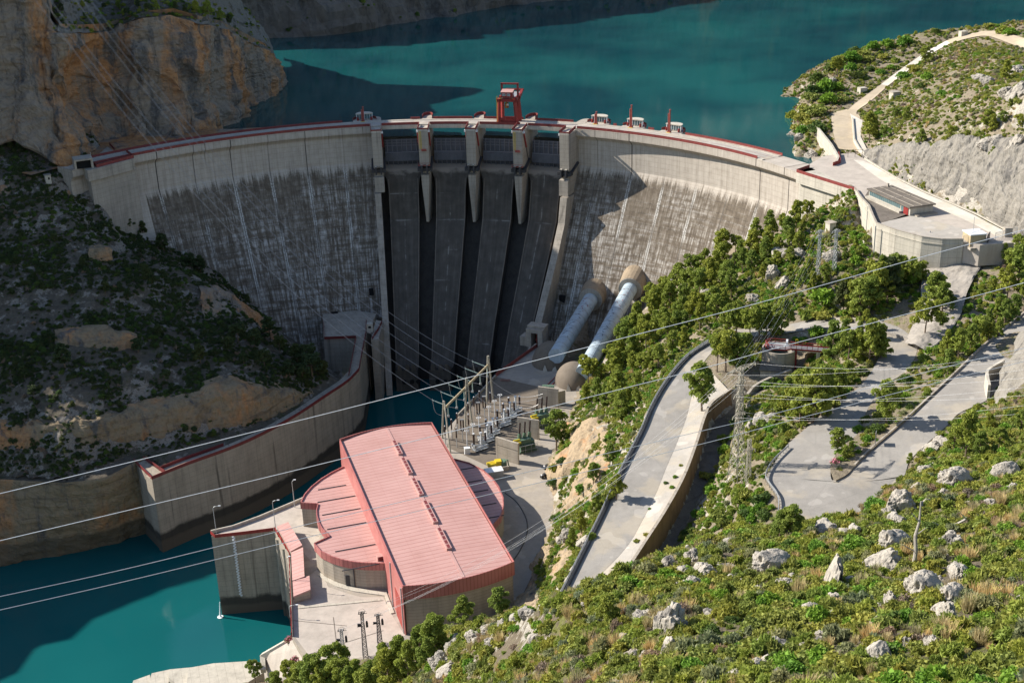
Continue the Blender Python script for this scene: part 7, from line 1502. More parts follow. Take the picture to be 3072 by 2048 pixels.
# ------------------------------------------------------------------ pines, one object each
def c6_(x, y): return (2048 + x / 2.24, 700 + y / 2.24)
def c3_(x, y): return (2048 + x / 2.24, y / 2.24)
def c9_(x, y): return (1400 + x / 2.24, 1348 + y / 2.24)
def c8_(x, y): return (2048 + x / 2.24, 1348 + y / 2.24)
def c1_(x, y): return (x / 2.24, y / 2.24)
def c4_(x, y): return (x / 2.24, 700 + y / 2.24)
def cL_(x, y): return (700 + x / 1.92, 1750 + y / 1.92)
ident = lambda x, y: (x, y)
rp_ = random.Random(3)
def stand(lst, conv, trees, protos, phrase, group, name='pine_tree', cat='tree', hmin=2.0, hmax=16, wide=(.74, 1.0)):
    lst = sorted(lst, key=lambda t: t[0]); k = 0; tot = len(lst); out = []
    for x, yb, yt in lst:
        bx, by = conv(x, yb); tx, ty = conv(x, yt); h = hit(bx, by, trees)
        if h is None or h[0] is None: continue
        p = h[0]; hh = min(hmax, max(hmin, zover(tx, ty, p) - p.z)); pr = PINES[rp_.choice(protos)]
        o = plant(name, pr, p - Vector((0, 0, .15)), hh, rp_.uniform(0, 6.28), 'x', cat, group, rp_.uniform(*wide)); out.append(o)
    out.sort(key=lambda o: proj(np.array(o.location))[0]); n = len(out)
    for i, o in enumerate(out):
        size = 'tall' if o.scale.z > 8.5 else 'small' if o.scale.z < 4.5 else 'mid-height'
        o['label'] = f'{size} {phrase}' + ('' if n == 1 else ', leftmost' if i == 0 else ', rightmost' if i == n - 1 else f', {nth(i)} from the left')
    return out
stand([(1780, 955, 775), (1850, 850, 640), (1770, 830, 640), (1930, 790, 600), (1990, 740, 560), (2050, 730, 590), (2040, 640, 500), (2120, 690, 560), (2160, 620, 440), (2230, 580, 400), (2290, 520, 300), (2110, 600, 430)], c6_, [BR], FARP, 'green pine behind the upper road barrier', 'pines along the upper road')
stand([(2180, 440, 200), (2250, 380, 80), (2200, 280, 100), (2290, 250, 20), (2140, 330, 230), (2090, 380, 300), (2290, 440, 250), (2150, 200, 60), (2240, 160, 0)], c6_, [BR], FARP, 'pine at the right edge below the kiosk', 'pines below the kiosk')
stand([(1620, 720, 440), (1690, 520, 255), (1740, 560, 330), (1740, 660, 540), (1790, 500, 380)], c6_, [BR], FARP, 'pine beside the grey sprayed slope', 'pines beside the clearing')
stand([(1140, 560, 310), (1190, 580, 300), (1250, 540, 280), (1310, 500, 200), (1370, 470, 150), (1400, 420, 130), (1260, 420, 180), (1330, 380, 150), (1080, 540, 330), (1480, 330, 150), (1540, 360, 170), (1600, 340, 180)], c6_, [BR], FARP + DARKP, 'pine in the shady grove under the platform wall', 'pines under the platform wall')
stand([(1010, 830, 580), (1090, 720, 570), (1110, 860, 640), (1180, 860, 660), (1250, 880, 580), (1290, 850, 600), (1230, 660, 510), (1330, 840, 600), (1270, 720, 570), (1190, 700, 590), (1050, 790, 640)], c6_, [BR], FARP, 'pine between the tower and the inner road', 'pines between the tower and the inner road')
stand([(230, 930, 690), (290, 930, 660), (360, 920, 670), (420, 880, 660), (450, 740, 520), (510, 730, 480), (560, 710, 500), (620, 700, 490), (660, 690, 430), (360, 700, 450), (310, 690, 470)], c6_, [BR], FARP, 'pine between the lower road and the tower', 'pines left of the tower')
stand([(130, 1195, 870)], c6_, [BR], [0], 'dense pine alone at the bend of the lower road', None)
stand([(790, 1280, 890), (870, 1280, 840), (930, 1220, 880), (720, 1250, 1030), (820, 1100, 900), (900, 1020, 840), (700, 1140, 960), (760, 1190, 1000), (965, 1150, 900), (1050, 1100, 900), (1110, 1020, 850), (640, 1230, 1090)], c6_, [BR], FARP, 'pine right of the channel, below the footbridge', 'pines right of the channel')
stand([(1370, 1290, 985), (1440, 1170, 1040)], c6_, [BR], [0, 2], 'bushy pine between the two roads, mid-way', 'pines on the strip between the roads')
stand([(1040, 1480, 1310), (1130, 1500, 1390), (1090, 1530, 1420)], c6_, [BR], [0, 3, 6], 'yellow-green pine on the island at the turning area', 'pines on the traffic island')
stand([(1900, 1500, 1185), (1820, 1460, 1270), (2120, 1480, 1300), (2050, 1330, 1200), (1520, 1565, 1470), (2270, 1330, 1180), (1990, 1520, 1320)], c6_, [BF, BR], NEARP, 'pine on the near slope right of the upper road', 'pines right of the upper road')
stand([(840, 280, 165), (860, 110, 30), (800, 380, 230), (870, 390, 250), (960, 330, 200), (1160, 90, 20), (720, 330, 210), (640, 230, 120), (1090, 190, 90), (1180, 170, 80)], c6_, [BR], FARP, 'pine on the rocky spur under the platform', 'pines on the spur')
stand([(1500, 1010, 725)], lambda x, y: (1000 + x / 2.24, 900 + y / 2.24), [BR, BY], [0], 'dark dense pine against the green transformer', None)
# the wood between the dam, the penstocks and the lower road
def fillpoly(poly, n, mind, seed):
    rg = np.random.default_rng(seed); lo, hi = np.min(poly, 0), np.max(poly, 0); out = []
    for q in rg.uniform(lo, hi, (6000, 2)):
        if len(out) >= n: break
        if pip(q[None], poly)[0] and all((q[0] - o_[0]) ** 2 + ((q[1] - o_[1]) * 1.2) ** 2 > mind ** 2 for o_ in out): out.append(q)
    return out
wood = [(2290, 722), (2420, 672), (2410, 765), (2290, 850), (2220, 890), (2130, 1000), (2040, 1060), (1960, 1120), (1905, 1250), (1850, 1265), (1800, 1190), (1800, 1130), (1890, 1010), (1960, 920), (2060, 835), (2170, 775)]
stand([(x, y, y - rp_.uniform(48, 100)) for x, y in fillpoly(wood, 84, 25, 5)], ident, [BR], FARP, 'pine in the wood beside the penstocks', 'pines in the wood beside the penstocks')
stand([(1765, 1165, 1072), (1790, 1210, 1130), (1760, 1215, 1150), (1915, 1015, 905), (1960, 960, 860), (1990, 905, 830), (1895, 1075, 985), (1850, 1130, 1045), (1870, 1035, 950)], ident, [BR], FARP, 'pine next to the right penstock', 'pines next to the right penstock')
stand([(1790, 1560, 1480), (1745, 1600, 1530), (1720, 1650, 1580), (1850, 1500, 1420), (1830, 1400, 1330), (1780, 1450, 1385)], ident, [BR, BY], FARP, 'pine on the slope between yard and lower road', 'pines above the yard')
# near slope, bottom left and bottom centre
stand([(600, 640, 295), (400, 640, 450), (470, 660, 400), (560, 660, 440), (640, 660, 430), (720, 650, 425), (800, 610, 440), (870, 570, 335), (960, 570, 300), (1010, 560, 330), (1080, 460, 235), (1170, 430, 170), (130, 590, 435), (340, 640, 440), (520, 690, 470), (900, 640, 380), (680, 700, 470), (760, 720, 500), (1130, 500, 300), (250, 650, 500)], cL_, [BF], NEARP, 'pine below the near slope', 'pines at the foot of the near slope', hmax=14)
stand([(1290, 250, 60)], cL_, [BF], [NEARP[1]], 'open-crowned pine against the powerhouse end wall', None)
stand([(1667, 1799, 1622)], ident, [BF], [NEARP[0]], 'round-crowned pine with a bare trunk on the near rim', None)
stand([(1828, 1884, 1781), (1391, 1890, 1785), (1575, 1706, 1652), (2338, 1612, 1526), (2378, 1612, 1513), (1500, 1850, 1760), (1440, 1850, 1770)], ident, [BF], NEARP, 'pine standing on the near slope', 'pines on the near slope', wide=(.9, 1.2))
# headland and upper hillside
stand([(1040, 535, 375), (1875, 185, 70), (2030, 165, 85), (2190, 150, 30), (1630, 430, 310), (1255, 960, 750), (1350, 950, 840), (1425, 820, 725), (1500, 830, 715), (1600, 980, 860), (1790, 960, 840), (2040, 890, 730), (2080, 880, 760), (2160, 560, 400), (2080, 1060, 980), (2190, 1060, 1000), (1470, 960, 910), (1520, 985, 930), (2220, 1450, 1385), (1840, 820, 770), (1910, 930, 870), (2270, 850, 760), (2150, 840, 740), (1410, 680, 640), (2100, 420, 370), (2200, 720, 660), (1290, 920, 800)], c3_, [BR], FARP, 'pine on the hillside behind the platform', 'pines on the headland and hillside', hmin=1.6, wide=(.8, 1.1))
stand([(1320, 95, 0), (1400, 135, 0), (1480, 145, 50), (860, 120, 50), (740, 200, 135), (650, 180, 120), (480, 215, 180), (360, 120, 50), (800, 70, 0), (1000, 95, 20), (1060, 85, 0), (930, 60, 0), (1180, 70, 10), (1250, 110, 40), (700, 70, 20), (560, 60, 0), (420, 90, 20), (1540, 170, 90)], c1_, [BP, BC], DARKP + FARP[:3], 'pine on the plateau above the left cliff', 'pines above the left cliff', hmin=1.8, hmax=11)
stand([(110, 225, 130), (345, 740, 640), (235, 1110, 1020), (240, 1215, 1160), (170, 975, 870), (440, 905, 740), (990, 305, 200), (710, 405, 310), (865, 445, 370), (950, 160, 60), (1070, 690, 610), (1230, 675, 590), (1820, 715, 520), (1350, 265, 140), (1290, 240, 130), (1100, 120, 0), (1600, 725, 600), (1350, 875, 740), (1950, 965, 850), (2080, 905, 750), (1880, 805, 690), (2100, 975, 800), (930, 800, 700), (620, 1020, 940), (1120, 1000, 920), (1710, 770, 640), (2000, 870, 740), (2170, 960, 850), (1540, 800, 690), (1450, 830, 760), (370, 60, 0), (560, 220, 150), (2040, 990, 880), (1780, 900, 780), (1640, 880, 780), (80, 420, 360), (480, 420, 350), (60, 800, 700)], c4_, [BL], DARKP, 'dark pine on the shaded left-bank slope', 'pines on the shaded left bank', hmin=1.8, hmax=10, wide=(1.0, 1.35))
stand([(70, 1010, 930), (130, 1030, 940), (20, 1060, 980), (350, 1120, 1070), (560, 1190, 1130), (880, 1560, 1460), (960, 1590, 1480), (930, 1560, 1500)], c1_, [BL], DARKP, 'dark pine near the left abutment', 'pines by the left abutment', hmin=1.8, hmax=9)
# ------------------------------------------------------------------ bushes, one object each
def bushes(lst, conv, trees, kinds, phrase, group, name='bush', fine=False):
    """(x, y base, width) in crop pixels"""
    S_ = SHF if fine else SH; sc_ = 1.92 if conv is cL_ else (1 if conv is ident else 2.24); out = []
    for x, y, w in lst:
        px, py = conv(x, y); h = hit(px, py, trees)
        if h is None or h[0] is None: continue
        p = h[0]; d = (p - Vector(CAM)).length; r = w / sc_ / FPX * d * .5; kd = rp_.choice(kinds); o = bpy.data.objects.new(name, S_[kd]); COL.objects.link(o)
        o.location = p - Vector((0, 0, .1)); o.scale = (r, r, r * rp_.uniform(.8, 1.15)); o.rotation_euler = (0, 0, rp_.uniform(0, 6.28)); o['category'] = 'bush'; o['group'] = group; out.append((o, kd))
    out.sort(key=lambda t: proj(np.array(t[0].location))[0]); n = len(out); adj = {'bright': 'bright green', 'dark': 'dark green', 'scrub': 'yellow-green', 'scrub2': 'yellow-green', 'grey': 'grey-green', 'olive': 'olive green', 'heather': 'brown'}
    for i, (o, kd) in enumerate(out): o['label'] = f'{adj[kd]} bush {phrase}' + (', leftmost' if i == 0 else ', rightmost' if i == n - 1 else f', {nth(i)} from the left')
bushes([(900, 890, 190), (900, 780, 200), (980, 700, 160), (1080, 690, 120), (960, 620, 170), (800, 820, 150), (860, 680, 150), (1040, 610, 120), (1490, 310, 130), (1370, 320, 120), (1500, 240, 130), (1280, 340, 120), (1130, 420, 170), (1220, 380, 120), (1330, 500, 90), (1400, 470, 90), (1640, 540, 110), (1560, 490, 130), (1480, 530, 120), (1700, 230, 90), (2200, 240, 130), (2150, 230, 120), (1180, 530, 110), (1260, 480, 90), (760, 730, 60), (1430, 420, 80), (1600, 600, 80), (1740, 640, 90), (1940, 560, 80), (2000, 490, 60), (1640, 770, 80), (1800, 980, 60), (1720, 720, 70), (1690, 990, 80), (1900, 1010, 60), (1330, 770, 60), (2040, 600, 60), (2260, 700, 80), (2230, 620, 70), (2250, 800, 70), (740, 800, 120), (760, 880, 110), (800, 900, 120), (820, 760, 150), (870, 640, 150), (900, 560, 140), (1000, 480, 130), (1080, 425, 120), (1150, 375, 120), (1250, 310, 110), (1310, 285, 120), (1400, 255, 120), (1550, 225, 120), (1650, 205, 110), (850, 850, 110), (1460, 240, 110), (1700, 200, 90), (1950, 170, 100), (2050, 190, 90), (1130, 480, 110), (1250, 420, 100), (1350, 400, 100)], c3_, [BR], ['bright', 'bright', 'dark', 'scrub', 'olive'], 'on the headland or hillside behind the platform', 'bushes on the headland')
bushes([(930, 470, 260), (840, 570, 150), (930, 580, 170), (1080, 560, 110), (1100, 600, 120), (1480, 300, 220), (1560, 330, 200), (1820, 270, 90), (2080, 130, 110), (1890, 130, 80), (1760, 170, 110), (1010, 1160, 130), (1200, 950, 130), (1060, 970, 130), (1500, 1010, 150), (1490, 1110, 100), (1310, 1340, 140), (1240, 1400, 100), (1620, 860, 100), (1650, 800, 100), (640, 680, 110), (900, 690, 160), (800, 740, 120), (950, 760, 110), (490, 1060, 80), (280, 1480, 130), (270, 1400, 110), (640, 1440, 110), (600, 1520, 130), (740, 1350, 90), (590, 1340, 150), (430, 1540, 130), (500, 1460, 110), (360, 1280, 130), (430, 1200, 90), (540, 930, 60), (1540, 640, 70), (2100, 1310, 130), (2060, 1250, 110), (2250, 1430, 90), (2000, 520, 60), (1090, 330, 120), (1160, 200, 120), (1220, 130, 110), (1120, 1400, 90), (1060, 1490, 120), (1180, 1330, 110), (1230, 1270, 110), (1090, 1545, 90), (1320, 1230, 120), (1420, 1130, 110), (1500, 1060, 90), (1150, 1450, 100), (1220, 1400, 90), (700, 1200, 120), (620, 1280, 130), (540, 1290, 120), (680, 1330, 140), (460, 1340, 120), (980, 1060, 130), (760, 1090, 120), (1010, 1000, 110), (560, 1040, 110), (620, 1010, 100), (500, 1120, 90), (560, 1180, 100), (1080, 960, 110), (880, 1030, 130)], c6_, [BR], ['bright', 'dark', 'bright', 'olive', 'scrub'], 'around the roads and the surge tower', 'bushes around the roads')
bushes([(270, 500, 230), (380, 350, 200), (430, 330, 160), (510, 370, 170), (540, 460, 140), (330, 580, 160), (200, 300, 150), (430, 450, 130), (90, 450, 110), (250, 640, 130), (150, 190, 120), (400, 530, 140), (560, 330, 100), (120, 620, 120), (60, 560, 90)], c8_, [BR], ['bright', 'dark', 'olive', 'scrub'], 'below the turning area guard rail', 'bushes below the guard rail')
bushes([(580, 240, 110), (580, 140, 90), (740, 170, 130), (870, 140, 120), (770, 280, 130), (640, 300, 80), (910, 330, 110), (680, 470, 90), (620, 560, 120), (780, 520, 140), (880, 470, 140), (960, 330, 130), (590, 480, 100), (700, 660, 110), (840, 590, 100), (1010, 280, 80), (640, 90, 110), (1340, 230, 50), (1400, 190, 45), (1380, 260, 50), (1220, 590, 90), (1140, 620, 60), (1230, 400, 35), (1440, 110, 40)], c9_, [BR, BY], ['bright', 'dark', 'olive', 'scrub'], 'on the ochre rock face and its top', 'bushes on the ochre face')
bushes([(1150, 860, 240), (1160, 680, 250), (900, 680, 170), (1680, 560, 180), (2180, 560, 190), (2100, 680, 200), (2020, 1180, 230), (2080, 1060, 160), (1960, 1050, 180), (1750, 310, 120), (1290, 410, 210), (1500, 500, 110), (1700, 380, 100), (2200, 300, 160), (2260, 420, 150), (1080, 1130, 150), (700, 1000, 130), (960, 860, 110), (210, 1450, 110), (820, 700, 100), (1290, 830, 130), (1430, 1400, 150), (1600, 1160, 150), (1220, 1500, 160), (1100, 1520, 170), (830, 1240, 120), (1750, 1100, 140), (2250, 1330, 150), (2000, 350, 120), (2100, 240, 140), (760, 760, 130), (260, 1000, 170), (320, 1290, 160), (540, 1040, 140), (1880, 1300, 130)], c8_, [BF], ['bright', 'dark', 'olive', 'bright'], 'among the boulders on the near slope', 'bushes among the near boulders', fine=True)
bushes([(1220, 860, 210), (780, 920, 160), (870, 900, 120), (1640, 1250, 190), (1600, 1430, 170), (1400, 1030, 130), (1650, 1000, 150), (420, 1260, 90), (460, 1350, 90), (900, 1560, 130), (1100, 1260, 150), (1780, 1160, 140), (1640, 1510, 120), (560, 1140, 100), (60, 1500, 170), (1340, 620, 80), (1000, 1400, 130), (340, 1210, 80), (1230, 1320, 110), (760, 1330, 110), (250, 1060, 120), (80, 1120, 100), (1480, 1440, 110), (2140, 1130, 130), (1900, 1240, 140), (2060, 1420, 160), (1770, 1480, 130)], c9_, [BF], ['bright', 'dark', 'olive', 'grey'], 'on the lower part of the near slope', 'bushes on the lower near slope', fine=True)
bushes([(10, 500, 130), (700, 1350, 130), (1150, 500, 140), (1090, 560, 130), (1280, 560, 150), (1200, 470, 120)], cL_, [BF], ['dark', 'bright'], 'at the foot of the near slope', 'bushes at the foot of the near slope', fine=True)
for (px, py), lab, tr in (((2392, 330), 'pink-flowering oleander at the lake shore by the headland', [BR]), ((2398, 368), 'pink oleander on the rocks right at the lake edge', [BR]), ((2506, 1395), 'pink oleander on the traffic island at the turning area', [BR]), ((2235, 1600), 'pink oleander below the guard rail of the turning area', [BR]), ((1640, 1260), 'pink oleander between the yard and the wood', [BR]), ((868, 1925), 'small pink oleander at the quay corner', None), ((885, 1985), 'pink oleander beside the apron under the quay', None)):
    h = hit(px, py, tr) if tr else None; p = h[0] if h is not None and h[0] is not None else Vector(at(px, py, 26)); o = empty('oleander', tuple(p), 0, lab, 'bush', 'oleanders'); o.scale = (1.5, 1.5, 1.5)
    c = bpy.data.objects.new('foliage', SH['grey']); COL.objects.link(c); c.parent = o; c.location = (0, 0, 0)
    if 'blossom' not in globals(): blossom = crown_mesh('blossom', [((0, 0, .5), (.85, .85, .65))], 130, .17, M['pink_flower'], np.random.default_rng(77), .85)
    c = bpy.data.objects.new('blossom', blossom); COL.objects.link(c); c.parent = o
# ------------------------------------------------------------------ boulders
def rock_mesh(seed, sub=4):
    bm = bmesh.new(); bmesh.ops.create_icosphere(bm, subdivisions=sub + 1, radius=1.0); V = np.array([v.co[:] for v in bm.verts]); n = V / np.linalg.norm(V, axis=1, keepdims=True)
    d = 1 + .30 * fbm(n * 1.0 + seed * 13.1, .9, 3) + .22 * (.5 - np.abs(fbm(n + seed * 7.7, .5, 3))) + .12 * fbm(n + seed, .22, 4, .6) - .10 * np.clip(.18 - np.abs(fbm(n * np.array([1, 1, .5]) + seed * 3.3, .45, 2)), 0, 1) / .18
    rg = np.random.default_rng(seed)
    for _ in range(7):
        q = rg.normal(size=3); q /= np.linalg.norm(q); lim = rg.uniform(.62, .9); s = (n * d[:, None]) @ q; d = np.where(s > lim, d * (lim + (s - lim) * .25) / np.maximum(s, 1e-6), d)
    V = n * d[:, None]
    for v, c in zip(bm.verts, V): v.co = c
    me = bpy.data.meshes.new('rock'); bm.to_mesh(me); bm.free(); me.materials.append(M['boulder_rock']); return me
ROCKS = [rock_mesh(s) for s in range(9)]
def boulders(lst, conv, phrase, group, trees=None):
    sc_ = 1.92 if conv is cL_ else 2.24; out = []
    for x, y, w, hgt in lst:
        px, py = conv(x, y + hgt * .38); h = hit(px, py, trees or [BF])
        if h is None or h[0] is None: continue
        p = h[0]; d = (p - Vector(CAM)).length; rw = w / sc_ / FPX * d * .5; rh = hgt / sc_ / FPX * d * .5 / math.cos(R(30)); o = bpy.data.objects.new('boulder', rp_.choice(ROCKS)); COL.objects.link(o)
        o.location = p + Vector((0, 0, rh * .28)); o.scale = (rw * .98, max(rw, rh) * .85, rh * 1.0); o.rotation_euler = (rp_.uniform(-.25, .25), rp_.uniform(-.25, .25), rp_.uniform(-.4, .4)); o['category'] = 'boulder'; o['group'] = group; out.append(o)
    out.sort(key=lambda o: proj(np.array(o.location))[0]); n = len(out)
    for i, o in enumerate(out): sz = 'large' if o.scale.x > 2.4 else 'small' if o.scale.x < 1.1 else 'mid-sized'; o['label'] = f'{sz} pale limestone boulder {phrase}' + (', leftmost' if i == 0 else ', rightmost' if i == n - 1 else f', {nth(i)} from the left')
boulders([(1450, 350, 210, 170), (1830, 170, 210, 190), (950, 510, 160, 110), (1150, 530, 90, 90), (600, 720, 250, 190), (690, 890, 140, 120), (1015, 810, 90, 270), (1420, 470, 130, 130), (1420, 590, 200, 200), (1340, 730, 190, 210), (1620, 880, 230, 240), (1850, 800, 120, 170), (1820, 950, 160, 200), (1770, 1080, 110, 150), (620, 1310, 250, 150), (1320, 1350, 190, 200), (1660, 1290, 100, 100), (1390, 1010, 80, 130), (860, 1060, 140, 130), (1020, 1000, 110, 120), (370, 1510, 200, 130), (2180, 130, 190, 150), (1800, 600, 150, 130), (700, 1490, 170, 90), (1000, 1110, 120, 90), (2260, 1020, 80, 90), (150, 800, 160, 120), (2090, 400, 90, 60), (320, 870, 100, 90), (60, 890, 120, 90), (500, 1430, 110, 120), (920, 1290, 110, 80), (440, 810, 70, 60), (1250, 1090, 90, 80), (540, 640, 110, 50), (30, 680, 90, 100), (1580, 250, 90, 90), (1640, 130, 120, 80)], c8_, 'on the upper near slope', 'boulders on the upper near slope', [BF, BR])
boulders([(1370, 1140, 230, 250), (1350, 1340, 110, 170), (1200, 1130, 190, 110), (1400, 900, 120, 60), (1580, 800, 170, 90), (60, 1250, 150, 100), (235, 1170, 60, 80), (700, 560, 140, 100), (1510, 700, 110, 110), (1360, 740, 100, 100), (1800, 620, 160, 60), (1090, 1380, 120, 90), (1190, 1380, 70, 80), (900, 1480, 80, 60), (380, 840, 90, 80), (620, 1020, 70, 50), (520, 1050, 80, 50), (430, 1090, 90, 50), (1620, 1080, 70, 70), (1760, 780, 90, 70), (1100, 1530, 120, 60), (340, 1120, 80, 45), (150, 1190, 110, 60), (1040, 1200, 90, 50), (800, 600, 110, 70), (640, 600, 100, 80)], c9_, 'on the lower near slope', 'boulders on the lower near slope', [BF, BR, BY])
boulders([(1190, 430, 140, 130), (1270, 350, 110, 90), (1240, 480, 120, 90), (1300, 300, 70, 60)], cL_, 'by the pines at the powerhouse end', 'boulders by the powerhouse pines')
boulders([(650, 130, 130, 90), (720, 60, 110, 60), (600, 260, 110, 110), (680, 320, 100, 80), (200, 400, 170, 100), (60, 500, 110, 100), (770, 130, 100, 70), (1000, 150, 120, 80), (520, 1240, 130, 110), (600, 1230, 110, 90), (450, 1300, 70, 90), (1840, 1540, 110, 70), (2230, 60, 60, 40), (1740, 1400, 140, 80), (1680, 1420, 120, 70), (480, 430, 120, 60), (380, 560, 70, 60)], c6_, 'on the right bank between the pines', 'boulders on the right bank', [BR])
boulders([(2240, 470, 110, 70), (2260, 600, 140, 110), (2180, 620, 110, 80), (2050, 950, 130, 60), (2120, 930, 110, 60), (2240, 950, 120, 90), (1990, 520, 110, 50), (2040, 540, 90, 50), (730, 900, 70, 40), (780, 920, 80, 45), (1000, 540, 60, 35), (860, 1040, 90, 70)], c3_, 'on the hillside above the platform', 'boulders above the platform', [BR])
rq_ = random.Random(12); extra_ = []
for o in [o for o in bpy.data.objects if o.name.startswith('boulder') and 'near slope' in o.get('group', '')]:
    for _ in range(1 if rq_.random() < .6 else 2):
        q = proj(np.array(o.location)) + np.array([rq_.uniform(-75, 75), rq_.uniform(-45, 55)]); w = rq_.uniform(28, 75); extra_.append(((q[0] - 2048) * 2.24, (q[1] - 1348) * 2.24, w * 1.6, w * rq_.uniform(.8, 1.5)))
boulders(extra_, c8_, 'between the larger boulders', 'small boulders on the near slope')
# fallen and standing dead wood on the near slope
for (px, py), pts, lab in ((c8_(1550, 800), [(0, 0, 0), (.1, 0, 2.2), (-.1, .1, 4.2), (.15, 0, 6.0), (.1, 0, 8.6)], 'bare bleached dead trunk standing among the boulders'), (c8_(1760, 570), [(-1.6, 0, .3), (0, 0, .9), (1.6, .3, 1.3), (2.6, .2, 2.0)], 'bleached fallen log on the near slope')):
    h = hit(px, py, [BF]); o = empty('dead_tree', tuple(h[0]), 0, lab, 'dead tree'); mb = MB().tube(pts, [.26, .22, .19, .13, .06][:len(pts)], 7); mb.build('trunk', M['dead_wood'], o); 
    for a, b in zip(pts[1:], ((-1.6, .2, .9), (1.2, .3, .8), (-.9, 0, 1.1))): mb = MB().tube([a, tuple(np.array(a) + np.array(b))], [.09, .03], 5); mb.build('branch', M['dead_wood'], o)
# ------------------------------------------------------------------ ground cover (uncountable) through geometry nodes
def gn_scatter(name, pts, rots, scl, idx, templates, kind='stuff'):
    col = bpy.data.collections.new(name + '_set')
    for i, me in enumerate(templates): o = bpy.data.objects.new(f'{name}_{i:02d}', me); col.objects.link(o)
    me = bpy.data.meshes.new(name); me.vertices.add(len(pts)); me.vertices.foreach_set('co', np.asarray(pts, np.float32).ravel())
    for an, ty, v in (('rot', 'FLOAT_VECTOR', rots), ('scl', 'FLOAT_VECTOR', scl), ('idx', 'INT', idx)):
        a = me.attributes.new(an, ty, 'POINT'); a.data.foreach_set('vector' if ty == 'FLOAT_VECTOR' else 'value', np.asarray(v, np.float32 if ty != 'INT' else np.int32).ravel())
    o = link(name, me); tag(o, kind=kind); ng = bpy.data.node_groups.new(name, 'GeometryNodeTree'); ng.interface.new_socket('Geometry', in_out='INPUT', socket_type='NodeSocketGeometry'); ng.interface.new_socket('Geometry', in_out='OUTPUT', socket_type='NodeSocketGeometry')
    N_ = ng.nodes.new; gi, go, ip, ci = N_('NodeGroupInput'), N_('NodeGroupOutput'), N_('GeometryNodeInstanceOnPoints'), N_('GeometryNodeCollectionInfo'); ci.inputs[0].default_value = col; ci.inputs['Separate Children'].default_value = True; ci.inputs['Reset Children'].default_value = True; ip.inputs['Pick Instance'].default_value = True
    def at_(an, ty): n = N_('GeometryNodeInputNamedAttribute'); n.data_type = ty; n.inputs['Name'].default_value = an; return n.outputs[0]
    L = ng.links.new; L(gi.outputs[0], ip.inputs['Points']); L(ci.outputs[0], ip.inputs['Instance']); L(at_('idx', 'INT'), ip.inputs['Instance Index']); L(at_('scl', 'FLOAT_VECTOR'), ip.inputs['Scale'])
    er = N_('FunctionNodeEulerToRotation'); L(at_('rot', 'FLOAT_VECTOR'), er.inputs[0]); L(er.outputs[0], ip.inputs['Rotation']); L(ip.outputs[0], go.inputs[0])
    md = o.modifiers.new('scatter', 'NODES'); md.node_group = ng; return o
def polyxy(L, Rr): return [tuple(p[:2]) for p in L] + [tuple(p[:2]) for p in Rr[::-1]]
HARD = [polyxy(LRL, CWT), polyxy(CWB, CFR), polyxy(IRL, IRR), polyxy(lt_, rt_), polyxy(URL, URR), PT, YP, polyxy(HL, HR), polyxy(RDL[:4], RDR[:4]), RMPL, polyxy(LRL, LRR)]
HARD += [[tuple(p[:2]) for p in P3([(2160, 1110, 74), (2330, 1100, 73), (2400, 1060, 75), (2420, 1090, 75), (2270, 1200, 73), (2180, 1190, 73)])], [tuple(p[:2]) for p in P3([(2640, 985, 87), (2700, 915, 88), (2760, 960, 88), (2750, 1040, 87)])]]
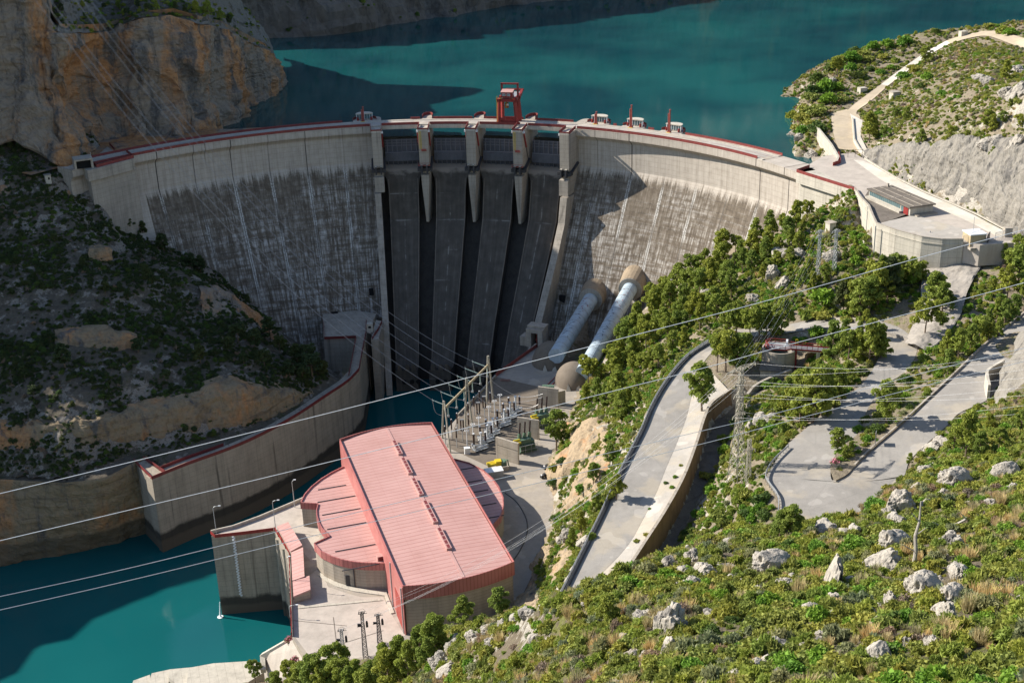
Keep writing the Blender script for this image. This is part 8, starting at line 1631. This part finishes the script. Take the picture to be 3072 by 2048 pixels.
def scatter(name, tree, box, n, dens, kinds, probs, smin, smax, seed, maxslope=1.6, margin=60, hard=True, minz=-1e9, pad=None, cap=None):
    rg = np.random.default_rng(seed); x = rg.uniform(box[0], box[1], n); y = rg.uniform(box[2], box[3], n); keep = np.ones(n, bool); XY = np.stack([x, y], -1)
    if hard:
        for h in HARD:
            hb = np.array(h); 
            for j in ((0, 0),) if pad is None else ((-pad, 0), (pad, 0), (0, pad), (0, -pad)): keep &= ~pip(XY + np.array(j), h)
    nz = fbm(np.stack([x, y, x * 0 + seed], -1), 9, 4, .6); keep &= (nz * .5 + .5 + rg.normal(0, .18, n)) > (1 - dens); XY = XY[keep]; pts = []
    for p in XY:
        h = tree.ray_cast(Vector((p[0], p[1], 700)), Vector((0, 0, -1)), 1000)
        if h[0] is None or h[0].z < minz or abs(h[1].z) < 1 / math.hypot(1, maxslope): continue
        pts.append(h[0][:])
    P = np.array(pts).reshape(-1, 3); q = proj(P); P = P[(q[:, 0] > -margin) & (q[:, 0] < W + margin) & (q[:, 1] > -margin - 20) & (q[:, 1] < H_ + margin + 60)]; m = len(P)
    s = smin * (smax / smin) ** (rg.random(m) ** 1.3); sc3 = np.stack([s, s, s * rg.uniform(.75, 1.25, m)], -1); rot = np.stack([rg.normal(0, .12, m), rg.normal(0, .12, m), rg.uniform(0, 6.28, m)], -1)
    big = fbm(P + 70, 7, 2) * .9 + rg.normal(0, .35, m); cs = np.cumsum(probs) / sum(probs); u = np.clip((np.argsort(np.argsort(big)) + .5) / m, 0, .999); u = (u * .8 + rg.random(m) * .2); idx = np.searchsorted(cs, u); P[:, 2] -= .08
    return gn_scatter(name, P, rot, sc3, np.clip(idx, 0, len(kinds) - 1), kinds)
S = SH
scatter('near_scrub', BF, (-75, 125, 60, 270), 50000, .80, [S['heather'], TWIG, TUFT, S['grey'], S['scrub2'], S['olive'], S['scrub'], S['bright'], S['dark']], [.08, .05, .12, .05, .20, .17, .17, .11, .05], .4, 1.75, 3)
scatter('hillside_scrub', BR, (5, 300, 255, 760), 80000, .68, [TUFT, S['heather'], S['grey'], S['scrub2'], S['olive'], S['scrub'], S['bright'], S['dark']], [.16, .06, .07, .2, .17, .16, .12, .06], .4, 1.5, 4, pad=.9, minz=97.6)
scatter('slope_scrub', BR, (5, 150, 255, 480), 30000, .74, [TUFT, S['grey'], S['scrub2'], S['olive'], S['bright'], S['scrub'], S['dark']], [.1, .06, .16, .2, .2, .18, .1], .5, 1.7, 5, pad=1.2, maxslope=2.6)
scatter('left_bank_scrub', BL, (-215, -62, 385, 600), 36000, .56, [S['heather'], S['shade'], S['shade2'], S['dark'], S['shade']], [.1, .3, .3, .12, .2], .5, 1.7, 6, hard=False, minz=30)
scatter('plateau_scrub', BP, (-240, -100, 480, 760), 9000, .5, [S['dark'], S['olive'], S['scrub'], S['bright']], [.35, .3, .2, .15], .6, 1.8, 7, hard=False, minz=112)
scatter('far_bank_scrub', BFAR, (-260, 420, 800, 1150), 26000, .42, [S['dark'], S['olive'], S['dark']], [.5, .25, .25], 1.0, 3.2, 8, hard=False, minz=100, maxslope=3.0)
